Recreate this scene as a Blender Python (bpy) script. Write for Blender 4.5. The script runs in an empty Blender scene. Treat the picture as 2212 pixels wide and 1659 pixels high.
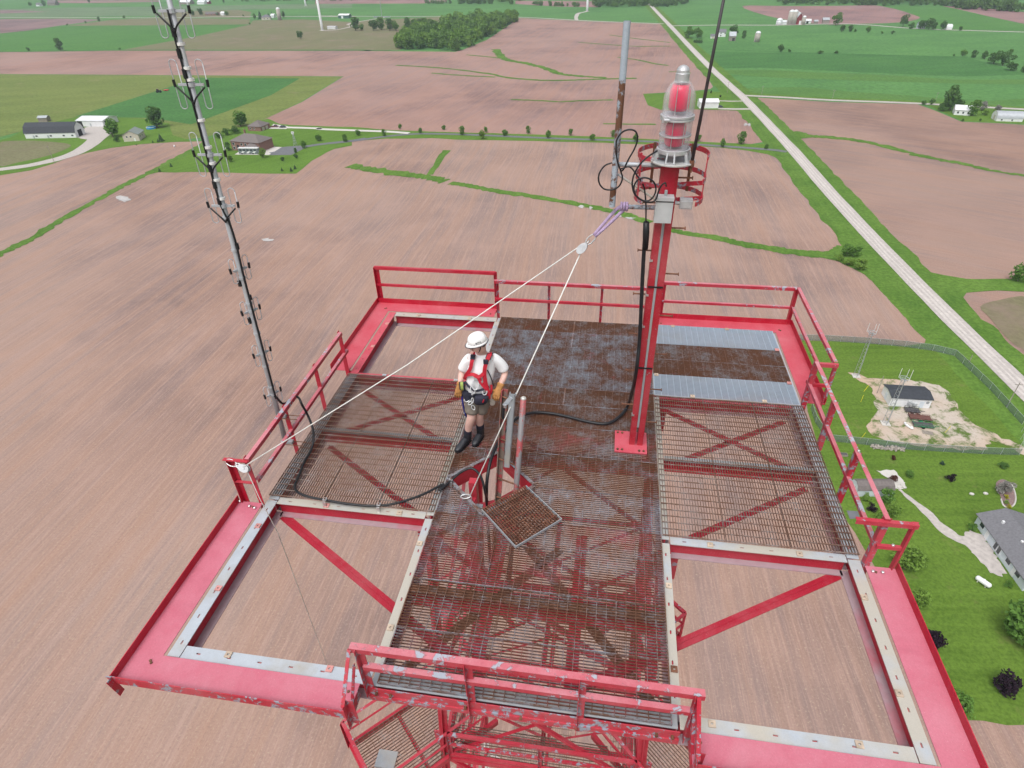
import bpy, math, random
import numpy as np
from mathutils import Vector, Matrix
random.seed(7); rng = np.random.default_rng(7)
scene = bpy.context.scene
COL = scene.collection
R_ = math.radians
# ------------------------------------------------------------------ camera, sky, sun, exposure
DECK = 94.0                                   # height of the tower's top deck above the field
FPX = 1324.95                                 # focal length in units of a 2212 px wide picture
CAM = np.array([0.0703910569*7, -0.911432328*7, 0.804893528*7 + DECK])
YAW, PITCH, ROLL = -0.167628379, 0.618241502, -0.0268233805
def cam_axes():
    cy, sy, cp, sp = math.cos(YAW), math.sin(YAW), math.cos(PITCH), math.sin(PITCH)
    F = np.array([sy*cp, cy*cp, -sp]); Rt = np.array([cy, -sy, 0]); U = np.cross(Rt, F)
    c, s = math.cos(ROLL), math.sin(ROLL)
    return c*Rt + s*U, -s*Rt + c*U, F
AX_R, AX_U, AX_F = cam_axes()
cam_data = bpy.data.cameras.new('camera'); cam = bpy.data.objects.new('camera', cam_data); COL.objects.link(cam)
cam_data.sensor_fit = 'HORIZONTAL'; cam_data.sensor_width = 36.0; cam_data.lens = FPX/2212*36
cam_data.clip_start = 0.1; cam_data.clip_end = 20000
cam.matrix_world = Matrix(((AX_R[0], AX_U[0], -AX_F[0], CAM[0]), (AX_R[1], AX_U[1], -AX_F[1], CAM[1]),
                           (AX_R[2], AX_U[2], -AX_F[2], CAM[2]), (0, 0, 0, 1)))
scene.camera = cam
SUN_EL, SUN_AZ = R_(62), R_(200)              # high, behind the cloud, a little behind the camera
world = bpy.data.worlds.new('World'); scene.world = world; world.use_nodes = True
wn = world.node_tree; wn.nodes.clear()
sky = wn.nodes.new('ShaderNodeTexSky'); sky.sky_type = 'NISHITA'; sky.sun_disc = False
sky.sun_elevation = SUN_EL; sky.sun_rotation = SUN_AZ
sky.air_density = 1.0; sky.dust_density = 6.0; sky.ozone_density = 1.0
hs = wn.nodes.new('ShaderNodeHueSaturation'); hs.inputs['Saturation'].default_value = 0.22   # overcast: nearly grey
bg = wn.nodes.new('ShaderNodeBackground'); bg.inputs['Strength'].default_value = 0.15
wo = wn.nodes.new('ShaderNodeOutputWorld')
wn.links.new(sky.outputs[0], hs.inputs['Color']); wn.links.new(hs.outputs[0], bg.inputs['Color']); wn.links.new(bg.outputs[0], wo.inputs['Surface'])
sun_d = bpy.data.lights.new('sun', 'SUN'); sun_d.energy = 1.2; sun_d.angle = R_(35); sun_d.color = (1, .965, .93)
sun = bpy.data.objects.new('sun', sun_d); COL.objects.link(sun)
sdir = Vector((math.sin(SUN_AZ)*math.cos(SUN_EL), math.cos(SUN_AZ)*math.cos(SUN_EL), math.sin(SUN_EL)))
sun.rotation_euler = sdir.to_track_quat('Z', 'Y').to_euler(); sun.location = (0, 0, DECK+40)
scene.view_settings.view_transform = 'Standard'; scene.view_settings.look = 'None'
scene.view_settings.gamma = 1.0; scene.view_settings.use_curve_mapping = False
scene.view_settings.exposure = 0.2
scene.render.engine = 'CYCLES'
scene.cycles.max_bounces = 8; scene.cycles.transparent_max_bounces = 24
scene.cycles.volume_bounces = 0; scene.cycles.caustics_reflective = False; scene.cycles.caustics_refractive = False

# ------------------------------------------------------------------ picture -> place
def ray(p):
    return AX_R*((p[0]-1106)/FPX) + AX_U*((829.5-p[1])/FPX) + AX_F
def onz(p, z): r = ray(p); return CAM + r*(z-CAM[2])/r[2]
def ony(p, y): r = ray(p); return CAM + r*(y-CAM[1])/r[1]
def onx(p, x): r = ray(p); return CAM + r*(x-CAM[0])/r[0]
def height_at(b, t):                          # height of the point above b that is seen at t
    r = ray(t); k = (r[0]*(b[0]-CAM[0]) + r[1]*(b[1]-CAM[1]))/(r[0]**2+r[1]**2); return CAM[2]+k*r[2]
def reg(x0, y0, s): return lambda x, y: ((x0+x*s)/1.4467, (y0+y*s)/1.4467)
D_ = lambda x, y: (x, y)
r1 = reg(0, 0, .4973); r2 = reg(1000, 0, .4973); r3 = reg(2100, 0, .4973)
r4 = reg(300, 800, .4973); r5 = reg(1300, 800, .4973); r6 = reg(2200, 800, .48216)
rr = reg(2200, 1500, .5426); rb = reg(1800, 180, 500/1338); rm = reg(1350, 1300, 500/1659)
rp = reg(1350, 1000, 400/1382)
def G(p, z=0.0): v = onz(p, z); return (float(v[0]), float(v[1]))

# ------------------------------------------------------------------ materials
class NT:
    def __init__(s, name):
        s.m = bpy.data.materials.new(name); s.m.use_nodes = True; s.t = s.m.node_tree
        s.b = s.t.nodes['Principled BSDF']; s.out = s.t.nodes['Material Output']
        s.geo = s.t.nodes.new('ShaderNodeNewGeometry'); s.pos = s.geo.outputs['Position']
    def n(s, k): return s.t.nodes.new(k)
    def l(s, a, b): s.t.links.new(a, b)
    def mapping(s, rot=0, scale=(1, 1, 1), src=None):
        r = s.n('ShaderNodeMapping'); r.inputs['Rotation'].default_value = (0, 0, rot); s.l(src or s.pos, r.inputs['Vector'])
        m = s.n('ShaderNodeMapping'); m.inputs['Scale'].default_value = scale; s.l(r.outputs[0], m.inputs['Vector']); return m.outputs[0]
    def noise(s, scale, vec=None, detail=3, rough=.55, dist=0):
        n = s.n('ShaderNodeTexNoise'); n.inputs['Scale'].default_value = scale; n.inputs['Detail'].default_value = detail
        n.inputs['Roughness'].default_value = rough; n.inputs['Distortion'].default_value = dist
        s.l(vec or s.pos, n.inputs['Vector']); return n.outputs['Fac']
    def ramp(s, fac, stops, mode='LINEAR'):
        r = s.n('ShaderNodeValToRGB'); e = r.color_ramp; e.interpolation = mode
        while len(e.elements) < len(stops): e.elements.new(.5)
        for i, (p, c) in enumerate(stops):
            e.elements[i].position = p; e.elements[i].color = (*c, 1) if not isinstance(c, (int, float)) else (c, c, c, 1)
        s.l(fac, r.inputs[0]); return r.outputs[0]
    def mix(s, fac, a, b, mode='MIX'):
        m = s.n('ShaderNodeMix'); m.data_type = 'RGBA'; m.blend_type = mode
        for inp, v in ((m.inputs[0], fac), (m.inputs[6], a), (m.inputs[7], b)):
            if isinstance(v, (int, float)): inp.default_value = v
            elif isinstance(v, tuple): inp.default_value = (*v, 1)
            else: s.l(v, inp)
        return m.outputs[2]
    def math(s, op, a, b=0.0):
        m = s.n('ShaderNodeMath'); m.operation = op
        for i, v in enumerate((a, b)):
            if isinstance(v, (int, float)): m.inputs[i].default_value = v
            else: s.l(v, m.inputs[i])
        return m.outputs[0]
    def bump(s, h, strength=.3, dist=.01):
        b = s.n('ShaderNodeBump'); b.inputs['Strength'].default_value = strength; b.inputs['Distance'].default_value = dist
        s.l(h, b.inputs['Height']); s.l(b.outputs[0], s.b.inputs['Normal'])
    def done(s, col, rough=.7, metal=0.0, spec=None):
        i = s.b.inputs
        if isinstance(col, tuple): i['Base Color'].default_value = (*col, 1)
        else: s.l(col, i['Base Color'])
        if isinstance(rough, (int, float)): i['Roughness'].default_value = rough
        else: s.l(rough, i['Roughness'])
        i['Metallic'].default_value = metal
        if spec is not None: i['Specular IOR Level'].default_value = spec
        return s.m
def plain(name, c, rough=.6, metal=0.0, var=.18, scale=6.0, spec=None, bump=0):
    t = NT(name); f = t.noise(scale, detail=4)
    a = tuple(x*(1-var) for x in c); b = tuple(min(1, x*(1+var)) for x in c)
    if bump: t.bump(f, bump, .02)
    return t.done(t.ramp(f, [(.3, a), (.7, b)]), rough, metal, spec)
def paint(name, base, chalk, wear, under=(.30, .33, .36), wear_scale=7., rough=.45, chalk_amt=.5):
    """weathered paint: chalked patches, and flakes down to galvanised steel"""
    t = NT(name)
    f = t.noise(2.3, detail=5, rough=.65); g = t.noise(wear_scale, detail=6, rough=.7, dist=.4)
    h = t.noise(60., detail=3)
    c = t.mix(t.ramp(f, [(.5-chalk_amt*.35, 0.), (.9-chalk_amt*.35, 1.)]), base, chalk)
    c = t.mix(t.ramp(h, [(.35, 0.), (.75, .25)]), c, tuple(x*.6 for x in base))
    bl = t.noise(1.1, detail=5, rough=.7, dist=.6); sp = t.noise(150., detail=1)
    c = t.mix(t.ramp(bl, [(.45, .0), (.75, .20)]), c, tuple(min(1, x*.55+.30) for x in chalk))          # dusty bloom
    c = t.mix(t.ramp(bl, [(.25, .38), (.45, 0.)]), c, tuple(x*.6 for x in base))                          # grimy areas
    c = t.mix(t.ramp(sp, [(.72, 0.), (.76, .6)]), c, (.66, .55, .52))                                     # specks
    u = t.mix(h, tuple(x*.75 for x in under), under)
    w = t.ramp(g, [(1-wear-.03, 0.), (1-wear, 1.)])
    rust = t.ramp(g, [(1-wear-.05, 0.), (1-wear-.025, .5), (1-wear, 0.)])
    c = t.mix(rust, c, (.10, .035, .025)); c = t.mix(w, c, u)
    t.bump(g, .15, .004)
    return t.done(c, rough, spec=.4)
def galv(name, a=(.38, .42, .47), b=(.54, .59, .65), dirt=(.40, .36, .30), dirt_amt=.35, rough=.45, metal=.25):
    t = NT(name); f = t.noise(9., detail=5, rough=.6); g = t.noise(1.7, detail=4, rough=.6); h = t.noise(90., detail=2)
    c = t.mix(f, a, b); c = t.mix(t.ramp(g, [(.62-dirt_amt*.4, 0.), (.78-dirt_amt*.3, .8)]), c, dirt)
    c = t.mix(t.ramp(h, [(.4, 0.), (.8, .18)]), c, (.25, .25, .25))
    t.bump(f, .1, .004)
    return t.done(c, rough, metal)
def grating_mat(name, rust, steel, red_amt, rust_amt, seed):
    t = NT(name)
    v = t.mapping(0, (1, 1, 1)); off = t.n('ShaderNodeVectorMath'); off.operation = 'ADD'; off.inputs[1].default_value = (seed*7.3, seed*3.1, 0)
    t.l(v, off.inputs[0]); v = off.outputs[0]
    a = t.noise(3.4, v, 7, .78); b = t.noise(2.4, v, 7, .75, .5); s = t.noise(38., v, 3, .6)
    rb_ = t.mix(s, tuple(x*.55 for x in rust), tuple(min(1, x*1.5) for x in rust))
    sb = t.mix(s, tuple(x*.75 for x in steel), tuple(x*1.1 for x in steel))
    c = t.mix(t.ramp(t.math('ADD', a, t.math('MULTIPLY', t.math('SUBTRACT', s, .5), .35)), [(.27+rust_amt*.32, 0.), (.50+rust_amt*.32, 1.)]), rb_, sb)
    c = t.mix(t.ramp(b, [(.66-red_amt*.22, 0.), (.80-red_amt*.2, .6)]), c, (.36, .045, .065))
    return t.done(c, .65, .15)
def soil(name, ang, base=(.27, .185, .155), seed=0., contrast=1.0):
    """tilled field: rows along ang, streaks of dry crust and damper, darker ground"""
    t = NT(name)
    off = t.n('ShaderNodeVectorMath'); off.operation = 'ADD'; off.inputs[1].default_value = (seed*311., seed*173., 0); t.l(t.pos, off.inputs[0]); P = off.outputs[0]
    # rows bend a little
    wob = t.n('ShaderNodeTexNoise'); wob.inputs['Scale'].default_value = .006; wob.inputs['Detail'].default_value = 1; t.l(P, wob.inputs['Vector'])
    wv = t.n('ShaderNodeVectorMath'); wv.operation = 'MULTIPLY_ADD'; t.l(wob.outputs['Color'], wv.inputs[0]); wv.inputs[1].default_value = (14, 14, 0); t.l(P, wv.inputs[2])
    P2 = wv.outputs[0]
    big = t.noise(.0125, P, 3, .5, .3); mid = t.noise(.05, P, 5, .62, .3)
    st1 = t.noise(1., t.mapping(-ang, (.006, .16, 0), P2), 4, .65)
    st2 = t.noise(1., t.mapping(-ang, (.03, 1.1, 0), P2), 3, .65)
    st3 = t.noise(1., t.mapping(-ang, (.25, 3.4, 0), P2), 2, .6)
    fine = t.noise(2.4, P, 3, .75)
    k = contrast
    dark = tuple(x*y for x, y in zip(base, (.60, .65, .76))); deep = tuple(x*y for x, y in zip(base, (.50, .53, .62))); light = tuple(min(1, x*y) for x, y in zip(base, (1.26, 1.24, 1.2)))
    c = t.mix(t.ramp(big, [(.38, 0.), (.60, 1.)]), deep, base)
    hue = t.noise(.0048, P, 3, .55, .8)
    c = t.mix(t.math('MULTIPLY', t.ramp(hue, [(.42, 0.), (.62, 1.)]), .7), c, tuple(x*y for x, y in zip(base, (1.0, 1.10, 1.14))))
    c = t.mix(t.math('MULTIPLY', t.ramp(hue, [(.30, 1.), (.48, 0.)]), .6), c, tuple(x*y for x, y in zip(base, (.93, .84, .74))))
    c = t.mix(t.math('MULTIPLY', t.ramp(mid, [(.45, 0.), (.75, 1.)]), .5*k), c, light)
    warm = tuple(x*y for x, y in zip(base, (1.08, .97, .84)))
    c = t.mix(t.math('MULTIPLY', t.ramp(st1, [(.38, 0.), (.68, 1.)]), .62*k), c, warm)
    c = t.mix(t.math('MULTIPLY', t.ramp(st1, [(.3, 1.), (.5, 0.)]), .22*k), c, dark)
    c = t.mix(t.math('MULTIPLY', t.ramp(st2, [(.5, 0.), (.78, 1.)]), .6*k), c, tuple(min(1, x*1.32) for x in base))
    c = t.mix(t.math('MULTIPLY', t.ramp(st2, [(.25, 1.), (.45, 0.)]), .25*k), c, dark)
    c = t.mix(t.math('MULTIPLY', t.ramp(st3, [(.52, 0.), (.75, 1.)]), .42*k), c, tuple(min(1, x*1.4) for x in base))
    c = t.mix(t.math('MULTIPLY', t.ramp(fine, [(.56, 0.), (.72, 1.)]), .55), c, (.46, .38, .29))
    c = t.mix(t.math('MULTIPLY', t.ramp(fine, [(.28, 1.), (.45, 0.)]), .5), c, tuple(x*.6 for x in base))
    t.bump(fine, .5, .06)
    return t.done(c, .95, spec=.1)
def grass(name, a, b, ang=0., stripe=.25, big=.03, dry=None, dry_amt=0., fine_scale=1.6, stripe_w=.35):
    t = NT(name)
    n1 = t.noise(big, detail=5, rough=.65, dist=.4); n2 = t.noise(fine_scale, detail=4, rough=.7)
    st = t.noise(1., t.mapping(-ang, (.012, stripe_w, 0)), 3, .6)
    c = t.mix(t.ramp(n1, [(.35, 0.), (.65, 1.)]), a, b)
    c = t.mix(t.math('MULTIPLY', t.ramp(st, [(.4, 0.), (.62, 1.)]), stripe), c, tuple(x*1.35 for x in b))
    c = t.mix(t.math('MULTIPLY', t.ramp(n2, [(.35, 1.), (.55, 0.)]), .5), c, tuple(x*.6 for x in a))
    c = t.mix(t.math('MULTIPLY', t.ramp(n2, [(.5, 0.), (.75, 1.)]), .35), c, tuple(x*1.5 for x in b))
    if dry:
        d = t.noise(big*3.1, detail=5, rough=.7)
        c = t.mix(t.ramp(d, [(.72-dry_amt*.4, 0.), (.85-dry_amt*.3, .85)]), c, dry)
    t.bump(n2, .5, .08)
    return t.done(c, .9, spec=.12)
def leaf(name, c, var=.35):
    t = NT(name)
    n = t.noise(.55, detail=3, rough=.6); f = t.noise(5., detail=2)
    col = t.mix(n, tuple(x*(1-var) for x in c), tuple(x*(1+var) for x in c)); col = t.mix(t.ramp(f, [(.55, 0.), (.8, .5)]), col, tuple(min(1, x*1.7) for x in c))
    t.done(col, .8, spec=.08)
    tr = t.n('ShaderNodeBsdfTranslucent'); t.l(col, tr.inputs[0]); mx = t.n('ShaderNodeMixShader'); mx.inputs[0].default_value = .3
    t.l(t.b.outputs[0], mx.inputs[1]); t.l(tr.outputs[0], mx.inputs[2]); t.l(mx.outputs[0], t.out.inputs['Surface'])
    return t.m
M = {}
RED, CHALK = (.43, .009, .030), (.56, .085, .12)
M['red'] = paint('red_paint', RED, (.46, .04, .065), .27, chalk_amt=.35)
M['red_brace'] = paint('red_paint_brace', (.33, .009, .026), (.37, .02, .04), .12, chalk_amt=.25)
M['red_sound'] = paint('red_paint_sound', RED, (.44, .02, .042), .12, chalk_amt=.25)
M['red_flaked'] = paint('red_paint_flaked', RED, (.47, .06, .085), .425, under=(.30, .34, .41), wear_scale=13., chalk_amt=.5)
M['red_chalk_lit'] = paint('red_paint_chalked_skylit', (.50, .125, .180), (.54, .175, .235), .12, chalk_amt=.45, rough=.5)  # flat plates: chalked red, with the sky's pale sheen painted into the colour
M['red_chalk_lit2'] = paint('red_paint_faded_skylit', (.50, .060, .088), (.53, .10, .135), .12, chalk_amt=.45, rough=.5)  # redder version for other flat plates; sky light on them also in the colour
M['rail_top'] = paint('red_paint_rail_chalked_skylit', (.50, .085, .115), (.56, .22, .26), .40, under=(.40, .43, .50), wear_scale=6., chalk_amt=.6)  # flat top legs: chalk wear plus sky light painted in as a paler red
M['red_rail'] = paint('red_paint_rail', (.42, .014, .036), (.48, .06, .085), .38, under=(.38, .40, .47), wear_scale=6., chalk_amt=.55)  # same rail paint without the painted sky light; hanging legs, lower rails
M['white_paint'] = paint('white_tower_paint', (.78, .77, .75), (.70, .68, .66), .2, chalk_amt=.3)
M['galv'] = galv('galvanised_steel'); M['galv_dirty'] = galv('galvanised_steel_stained', dirt=(.52, .47, .38), dirt_amt=.75)
M['galv_dark'] = galv('galvanised_steel_dull', (.26, .29, .32), (.40, .43, .46), dirt_amt=.3)
M['galv_purple'] = galv('overspray_steel', (.36, .26, .29), (.47, .38, .42), dirt=(.5, .12, .16), dirt_amt=.3)
M['grate_new'] = galv('new_grating', (.32, .40, .49), (.43, .51, .60), dirt=(.36, .40, .44), dirt_amt=.2, metal=.1)
M['grate_wing'] = grating_mat('wing_grating', (.165, .092, .064), (.30, .275, .27), .1, .62, 1)
M['grate_a'] = grating_mat('deck_grating_rusty', (.125, .058, .034), (.24, .26, .29), .25, .66, 2)
M['grate_b'] = grating_mat('deck_grating_grey', (.125, .060, .038), (.25, .285, .335), .25, .44, 3)
M['grate_c'] = grating_mat('deck_grating_overspray', (.135, .058, .036), (.24, .25, .28), .72, .58, 4)
M['rust'] = plain('rusty_steel', (.15, .065, .038), .8, .1, .5, 12)
M['pipe_rust'] = paint('rusty_galvanised_pipe', (.30, .36, .42), (.42, .49, .56), .46, under=(.15, .07, .04), wear_scale=3.5, rough=.6)
M['black'] = plain('black_rubber', (.012, .013, .016), .45, 0, .3, 20, spec=.4)
M['rope'] = plain('white_rope', (.68, .68, .66), .8, 0, .1, 60); M['rope_dull'] = plain('grey_line', (.50, .48, .45), .85, 0, .1, 30)
M['sling'] = plain('purple_webbing', (.36, .27, .42), .8, 0, .2, 30)
M['steel'] = plain('bright_steel', (.60, .61, .62), .32, .75, .12, 20); M['alu'] = plain('cast_aluminium', (.52, .53, .55), .42, .5, .12, 15)
M['box_grey'] = plain('grey_enclosure', (.44, .46, .47), .5, .1, .1, 6)
M['whip'] = plain('dark_rod', (.05, .045, .05), .5, .2, .3, 12)
M['antenna'] = galv('antenna_aluminium', (.36, .38, .41), (.46, .48, .51), dirt_amt=.1, rough=.5, metal=.15)
M['tape_white'] = plain('white_tape', (.75, .75, .74), .5, 0, .08, 20)
M['wash'] = plain('washer_plate', (.50, .40, .31), .6, .2, .3, 10)
M['washp'] = plain('washer_plate_pink', (.60, .27, .25), .6, .1, .3, 10)
t = NT('beacon_glass'); t.done((.86, .87, .90), .12, spec=.9)
_tp = t.n('ShaderNodeBsdfTransparent'); _tp.inputs[0].default_value = (.97, .97, .98, 1); _lw = t.n('ShaderNodeLayerWeight'); _lw.inputs['Blend'].default_value = .45
_mx = t.n('ShaderNodeMixShader'); t.l(t.math('ADD', t.math('MULTIPLY', _lw.outputs['Facing'], .46), .02), _mx.inputs[0]); t.l(_tp.outputs[0], _mx.inputs[1]); t.l(t.b.outputs[0], _mx.inputs[2]); t.l(_mx.outputs[0], t.out.inputs['Surface'])
M['glass'] = t.m
M['filter'] = plain('red_filter', (.85, .02, .10), .25, 0, .1, 8)
M['window'] = plain('window_glass', (.035, .045, .055), .12, 0, .3, .6, spec=.8)

# ------------------------------------------------------------------ mesh builder
def frame(d, up=(0, 0, 1)):
    d = np.asarray(d, float); d = d/np.linalg.norm(d); u = np.asarray(up, float)
    if abs(d@u) > .98: u = np.array([0, 1., 0])
    s = np.cross(d, u); s /= np.linalg.norm(s); return d, s, np.cross(s, d)
class MB:
    def __init__(s): s.v = []; s.f = []
    def add(s, vs, fs):
        o = len(s.v); s.v += [tuple(map(float, p)) for p in vs]; s.f += [tuple(i+o for i in f) for f in fs]; return s
    def box(s, x0, x1, y0, y1, z0, z1):
        return s.add([(x0, y0, z0), (x1, y0, z0), (x1, y1, z0), (x0, y1, z0), (x0, y0, z1), (x1, y0, z1), (x1, y1, z1), (x0, y1, z1)],
                     [(0, 3, 2, 1), (4, 5, 6, 7), (0, 1, 5, 4), (1, 2, 6, 5), (2, 3, 7, 6), (3, 0, 4, 7)])
    def cbox(s, c, sz): return s.box(c[0]-sz[0]/2, c[0]+sz[0]/2, c[1]-sz[1]/2, c[1]+sz[1]/2, c[2]-sz[2]/2, c[2]+sz[2]/2)
    def bar(s, a, b, w, h, up=(0, 0, 1), off=(0, 0)):
        a = np.asarray(a, float); b = np.asarray(b, float); d, sd, u = frame(b-a, up); o = sd*off[0]+u*off[1]; vs = []
        for p in (a+o, b+o):
            for i, j in ((-1, -1), (1, -1), (1, 1), (-1, 1)): vs.append(p+sd*(w/2*i)+u*(h/2*j))
        return s.add(vs, [(0, 3, 2, 1), (4, 5, 6, 7), (0, 1, 5, 4), (1, 2, 6, 5), (2, 3, 7, 6), (3, 0, 4, 7)])
    def angle(s, a, b, w=.05, t=.006, up=(0, 0, 1), sx=1, sz=-1):
        """angle iron: one leg flat on top, one leg hanging"""
        s.bar(a, b, w, t, up, (0, 0)); return s.bar(a, b, t, w, up, (sx*(w/2-t/2), sz*(w/2+t/2)))
    def tube(s, pts, r, n=8, cap=True):
        P = [np.asarray(p, float) for p in pts]; rs = r if isinstance(r, (list, tuple)) else [r]*len(P); o = len(s.v); prev = None
        for i, p in enumerate(P):
            d = (P[min(i+1, len(P)-1)]-P[max(i-1, 0)]); d = d/max(1e-9, np.linalg.norm(d))
            if prev is None: _, a, _ = frame(d)
            else:
                a = prev-d*(prev@d); a /= max(1e-9, np.linalg.norm(a))
            prev = a; b = np.cross(d, a)
            for k in range(n):
                t_ = 2*math.pi*k/n; s.v.append(tuple(p+rs[i]*(a*math.cos(t_)+b*math.sin(t_))))
        for i in range(len(P)-1):
            for k in range(n):
                k2 = (k+1) % n; s.f.append((o+i*n+k, o+i*n+k2, o+(i+1)*n+k2, o+(i+1)*n+k))
        if cap:
            s.f.append(tuple(o+k for k in range(n))[::-1]); s.f.append(tuple(o+(len(P)-1)*n+k for k in range(n)))
        return s
    def lathe(s, prof, c=(0, 0, 0), n=24, cap=True):
        o = len(s.v)
        for r, z in prof:
            for k in range(n):
                t_ = 2*math.pi*k/n; s.v.append((c[0]+r*math.cos(t_), c[1]+r*math.sin(t_), c[2]+z))
        for i in range(len(prof)-1):
            for k in range(n):
                k2 = (k+1) % n; s.f.append((o+i*n+k, o+i*n+k2, o+(i+1)*n+k2, o+(i+1)*n+k))
        if cap:
            s.f.append(tuple(o+k for k in range(n))[::-1]); s.f.append(tuple(o+(len(prof)-1)*n+k for k in range(n)))
        return s
    def prism(s, poly, z0, z1):
        n = len(poly); o = len(s.v)
        ar = sum(poly[i][0]*poly[(i+1) % n][1]-poly[(i+1) % n][0]*poly[i][1] for i in range(n))
        if ar < 0: poly = poly[::-1]
        s.v += [(p[0], p[1], z0) for p in poly]+[(p[0], p[1], z1) for p in poly]
        s.f.append(tuple(o+i for i in range(n))[::-1]); s.f.append(tuple(o+n+i for i in range(n)))
        for i in range(n): j = (i+1) % n; s.f.append((o+i, o+j, o+n+j, o+n+i))
        return s
    def ring_bar(s, c, r, a0, a1, w, h, n=24):
        """flat hoop standing on edge"""
        o = len(s.v)
        for i in range(n+1):
            t_ = a0+(a1-a0)*i/n; cs, sn = math.cos(t_), math.sin(t_)
            for rr_, zz in ((r-w/2, -h/2), (r+w/2, -h/2), (r+w/2, h/2), (r-w/2, h/2)): s.v.append((c[0]+rr_*cs, c[1]+rr_*sn, c[2]+zz))
        for i in range(n):
            for k in range(4): k2 = (k+1) % 4; s.f.append((o+i*4+k, o+(i+1)*4+k, o+(i+1)*4+k2, o+i*4+k2))
        s.f.append((o, o+1, o+2, o+3)); s.f.append(tuple(o+n*4+k for k in (3, 2, 1, 0))); return s
    def sphere(s, c, r, n=12, m=8, sc=(1, 1, 1)):
        prof = [(max(1e-4, math.sin(math.pi*i/m))*r, -math.cos(math.pi*i/m)*r) for i in range(m+1)]; o = len(s.v)
        s.lathe(prof, (0, 0, 0), n); s.v[o:] = [(c[0]+x*sc[0], c[1]+y*sc[1], c[2]+z*sc[2]) for x, y, z in s.v[o:]]; return s
    def xf(s, mat):
        s.v = [tuple(mat @ Vector(p)) for p in s.v]; return s
    def build(s, name, mat, parent=None, local=False, smooth=False):
        me = bpy.data.meshes.new(name); off = np.zeros(3); p = parent
        while p is not None and not local: off += np.array(p.location); p = p.parent
        me.from_pydata((np.array(s.v)-off).tolist() if not local else s.v, [], s.f); me.validate()
        me.materials.append(M[mat] if isinstance(mat, str) else mat)
        if smooth: me.polygons.foreach_set('use_smooth', [True]*len(me.polygons))
        o = bpy.data.objects.new(name, me); COL.objects.link(o)
        if parent is not None: o.parent = parent
        return o
def tag(o, label=None, cat=None, group=None, kind=None):
    if label: o['label'] = label
    if cat: o['category'] = cat
    if group: o['group'] = group
    if kind: o['kind'] = kind
    return o
def thing(name, label, cat, loc=(0, 0, 0), rz=0.0, group=None):
    o = bpy.data.objects.new(name, None); COL.objects.link(o); o.location = [float(x) for x in loc]; o.rotation_euler = (0, 0, rz)
    o.empty_display_size = .2
    return tag(o, label, cat, group)
def child_copy(src, parent):
    c = src.copy(); COL.objects.link(c); c.parent = parent; return c
def copy_tree(o, parent=None):
    c = o.copy(); COL.objects.link(c); c.parent = parent
    for ch in [x for x in o.children]: copy_tree(ch, c)
    return c
def catmull(P, k=8):
    P = [np.asarray(p, float) for p in P]; Q = [2*P[0]-P[1]]+P+[2*P[-1]-P[-2]]; out = []
    for i in range(1, len(Q)-2):
        for j in range(k):
            t_ = j/k; a, b, c, d = Q[i-1:i+3]
            out.append(.5*((2*b)+(-a+c)*t_+(2*a-5*b+4*c-d)*t_**2+(-a+3*b-3*c+d)*t_**3))
    out.append(P[-1]); return out
# ------------------------------------------------------------------ the setting: fields, lawns, roads
M['soil_near'] = soil('tilled_soil_rows', R_(91), (.310, .212, .180), 0., 1.2)
M['soil_mid'] = soil('tilled_soil_lane_field', R_(84), (.305, .195, .172), 2., 1.0)
M['soil_east'] = soil('tilled_soil_east', R_(150), (.290, .192, .162), 4., .9)
M['soil_far'] = soil('tilled_soil_far', R_(70), (.275, .165, .158), 5., .6)
M['soil_dark'] = soil('damp_soil_far', R_(10), (.225, .150, .148), 6., .6)
M['tan_crop'] = grass('thin_tan_crop', (0.180, 0.158, 0.095), (0.149, 0.158, 0.077), R_(80), .3, .008, (0.225, 0.171, 0.135), .5, .5, .05)
M['lawn'] = grass('mown_lawn', (.074, .138, .017), (.105, .178, .026), R_(8), .4, .05, (.16, .17, .06), .3, 1.6, .5)
M['lawn2'] = grass('green_lawn', (.075, .150, .020), (.105, .195, .028), R_(60), .3, .03, (.14, .17, .05), .1, 1.2, .3)
M['verge'] = grass('rough_verge_grass', (.060, .135, .018), (.110, .200, .034), R_(90), .3, .06, (.12, .15, .05), .15, .8, .25)
M['base'] = grass('crop_green', (.066, .172, .050), (.088, .208, .056), R_(5), .4, .006, (.13, .20, .05), .2, .25, .03)
M['alfalfa'] = grass('pale_hay_field', (0.122, 0.167, 0.041), (0.149, 0.184, 0.050), R_(20), .45, .012, (0.207, 0.194, 0.090), .35, .4, .05)
M['crop_dark'] = grass('dark_green_crop', (.046, .135, .036), (.062, .165, .042), R_(20), .3, .015, (.10, .19, .04), .18, .4, .06)
M['crop_bright'] = grass('bright_green_crop', (.060, .165, .038), (.080, .195, .042), R_(15), .2, .012, (.12, .2, .04), .2, .3, .05)
M['crop_yellow'] = grass('yellow_green_band', (0.070, 0.167, 0.038), (0.086, 0.180, 0.041), R_(3), .3, .02, None, 0, .4, .05)
M['crop_grey'] = grass('grey_green_crop', (0.108, 0.171, 0.090), (0.135, 0.198, 0.099), R_(5), .4, .008, (0.198, 0.180, 0.126), .3, .2, .03)
M['gravel'] = plain('pale_gravel_road', (.43, .395, .375), .95, 0, .16, 1.1, spec=.1, bump=.3)
M['concrete'] = plain('pale_concrete', (.52, .50, .47), .85, 0, .08, .5)
M['asphalt'] = plain('old_asphalt', (.13, .135, .15), .9, 0, .15, .6)
M['water'] = plain('muddy_puddle', (.45, .43, .42), .25, 0, .12, .3)
t = NT('worn_gravel_yard')
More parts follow.
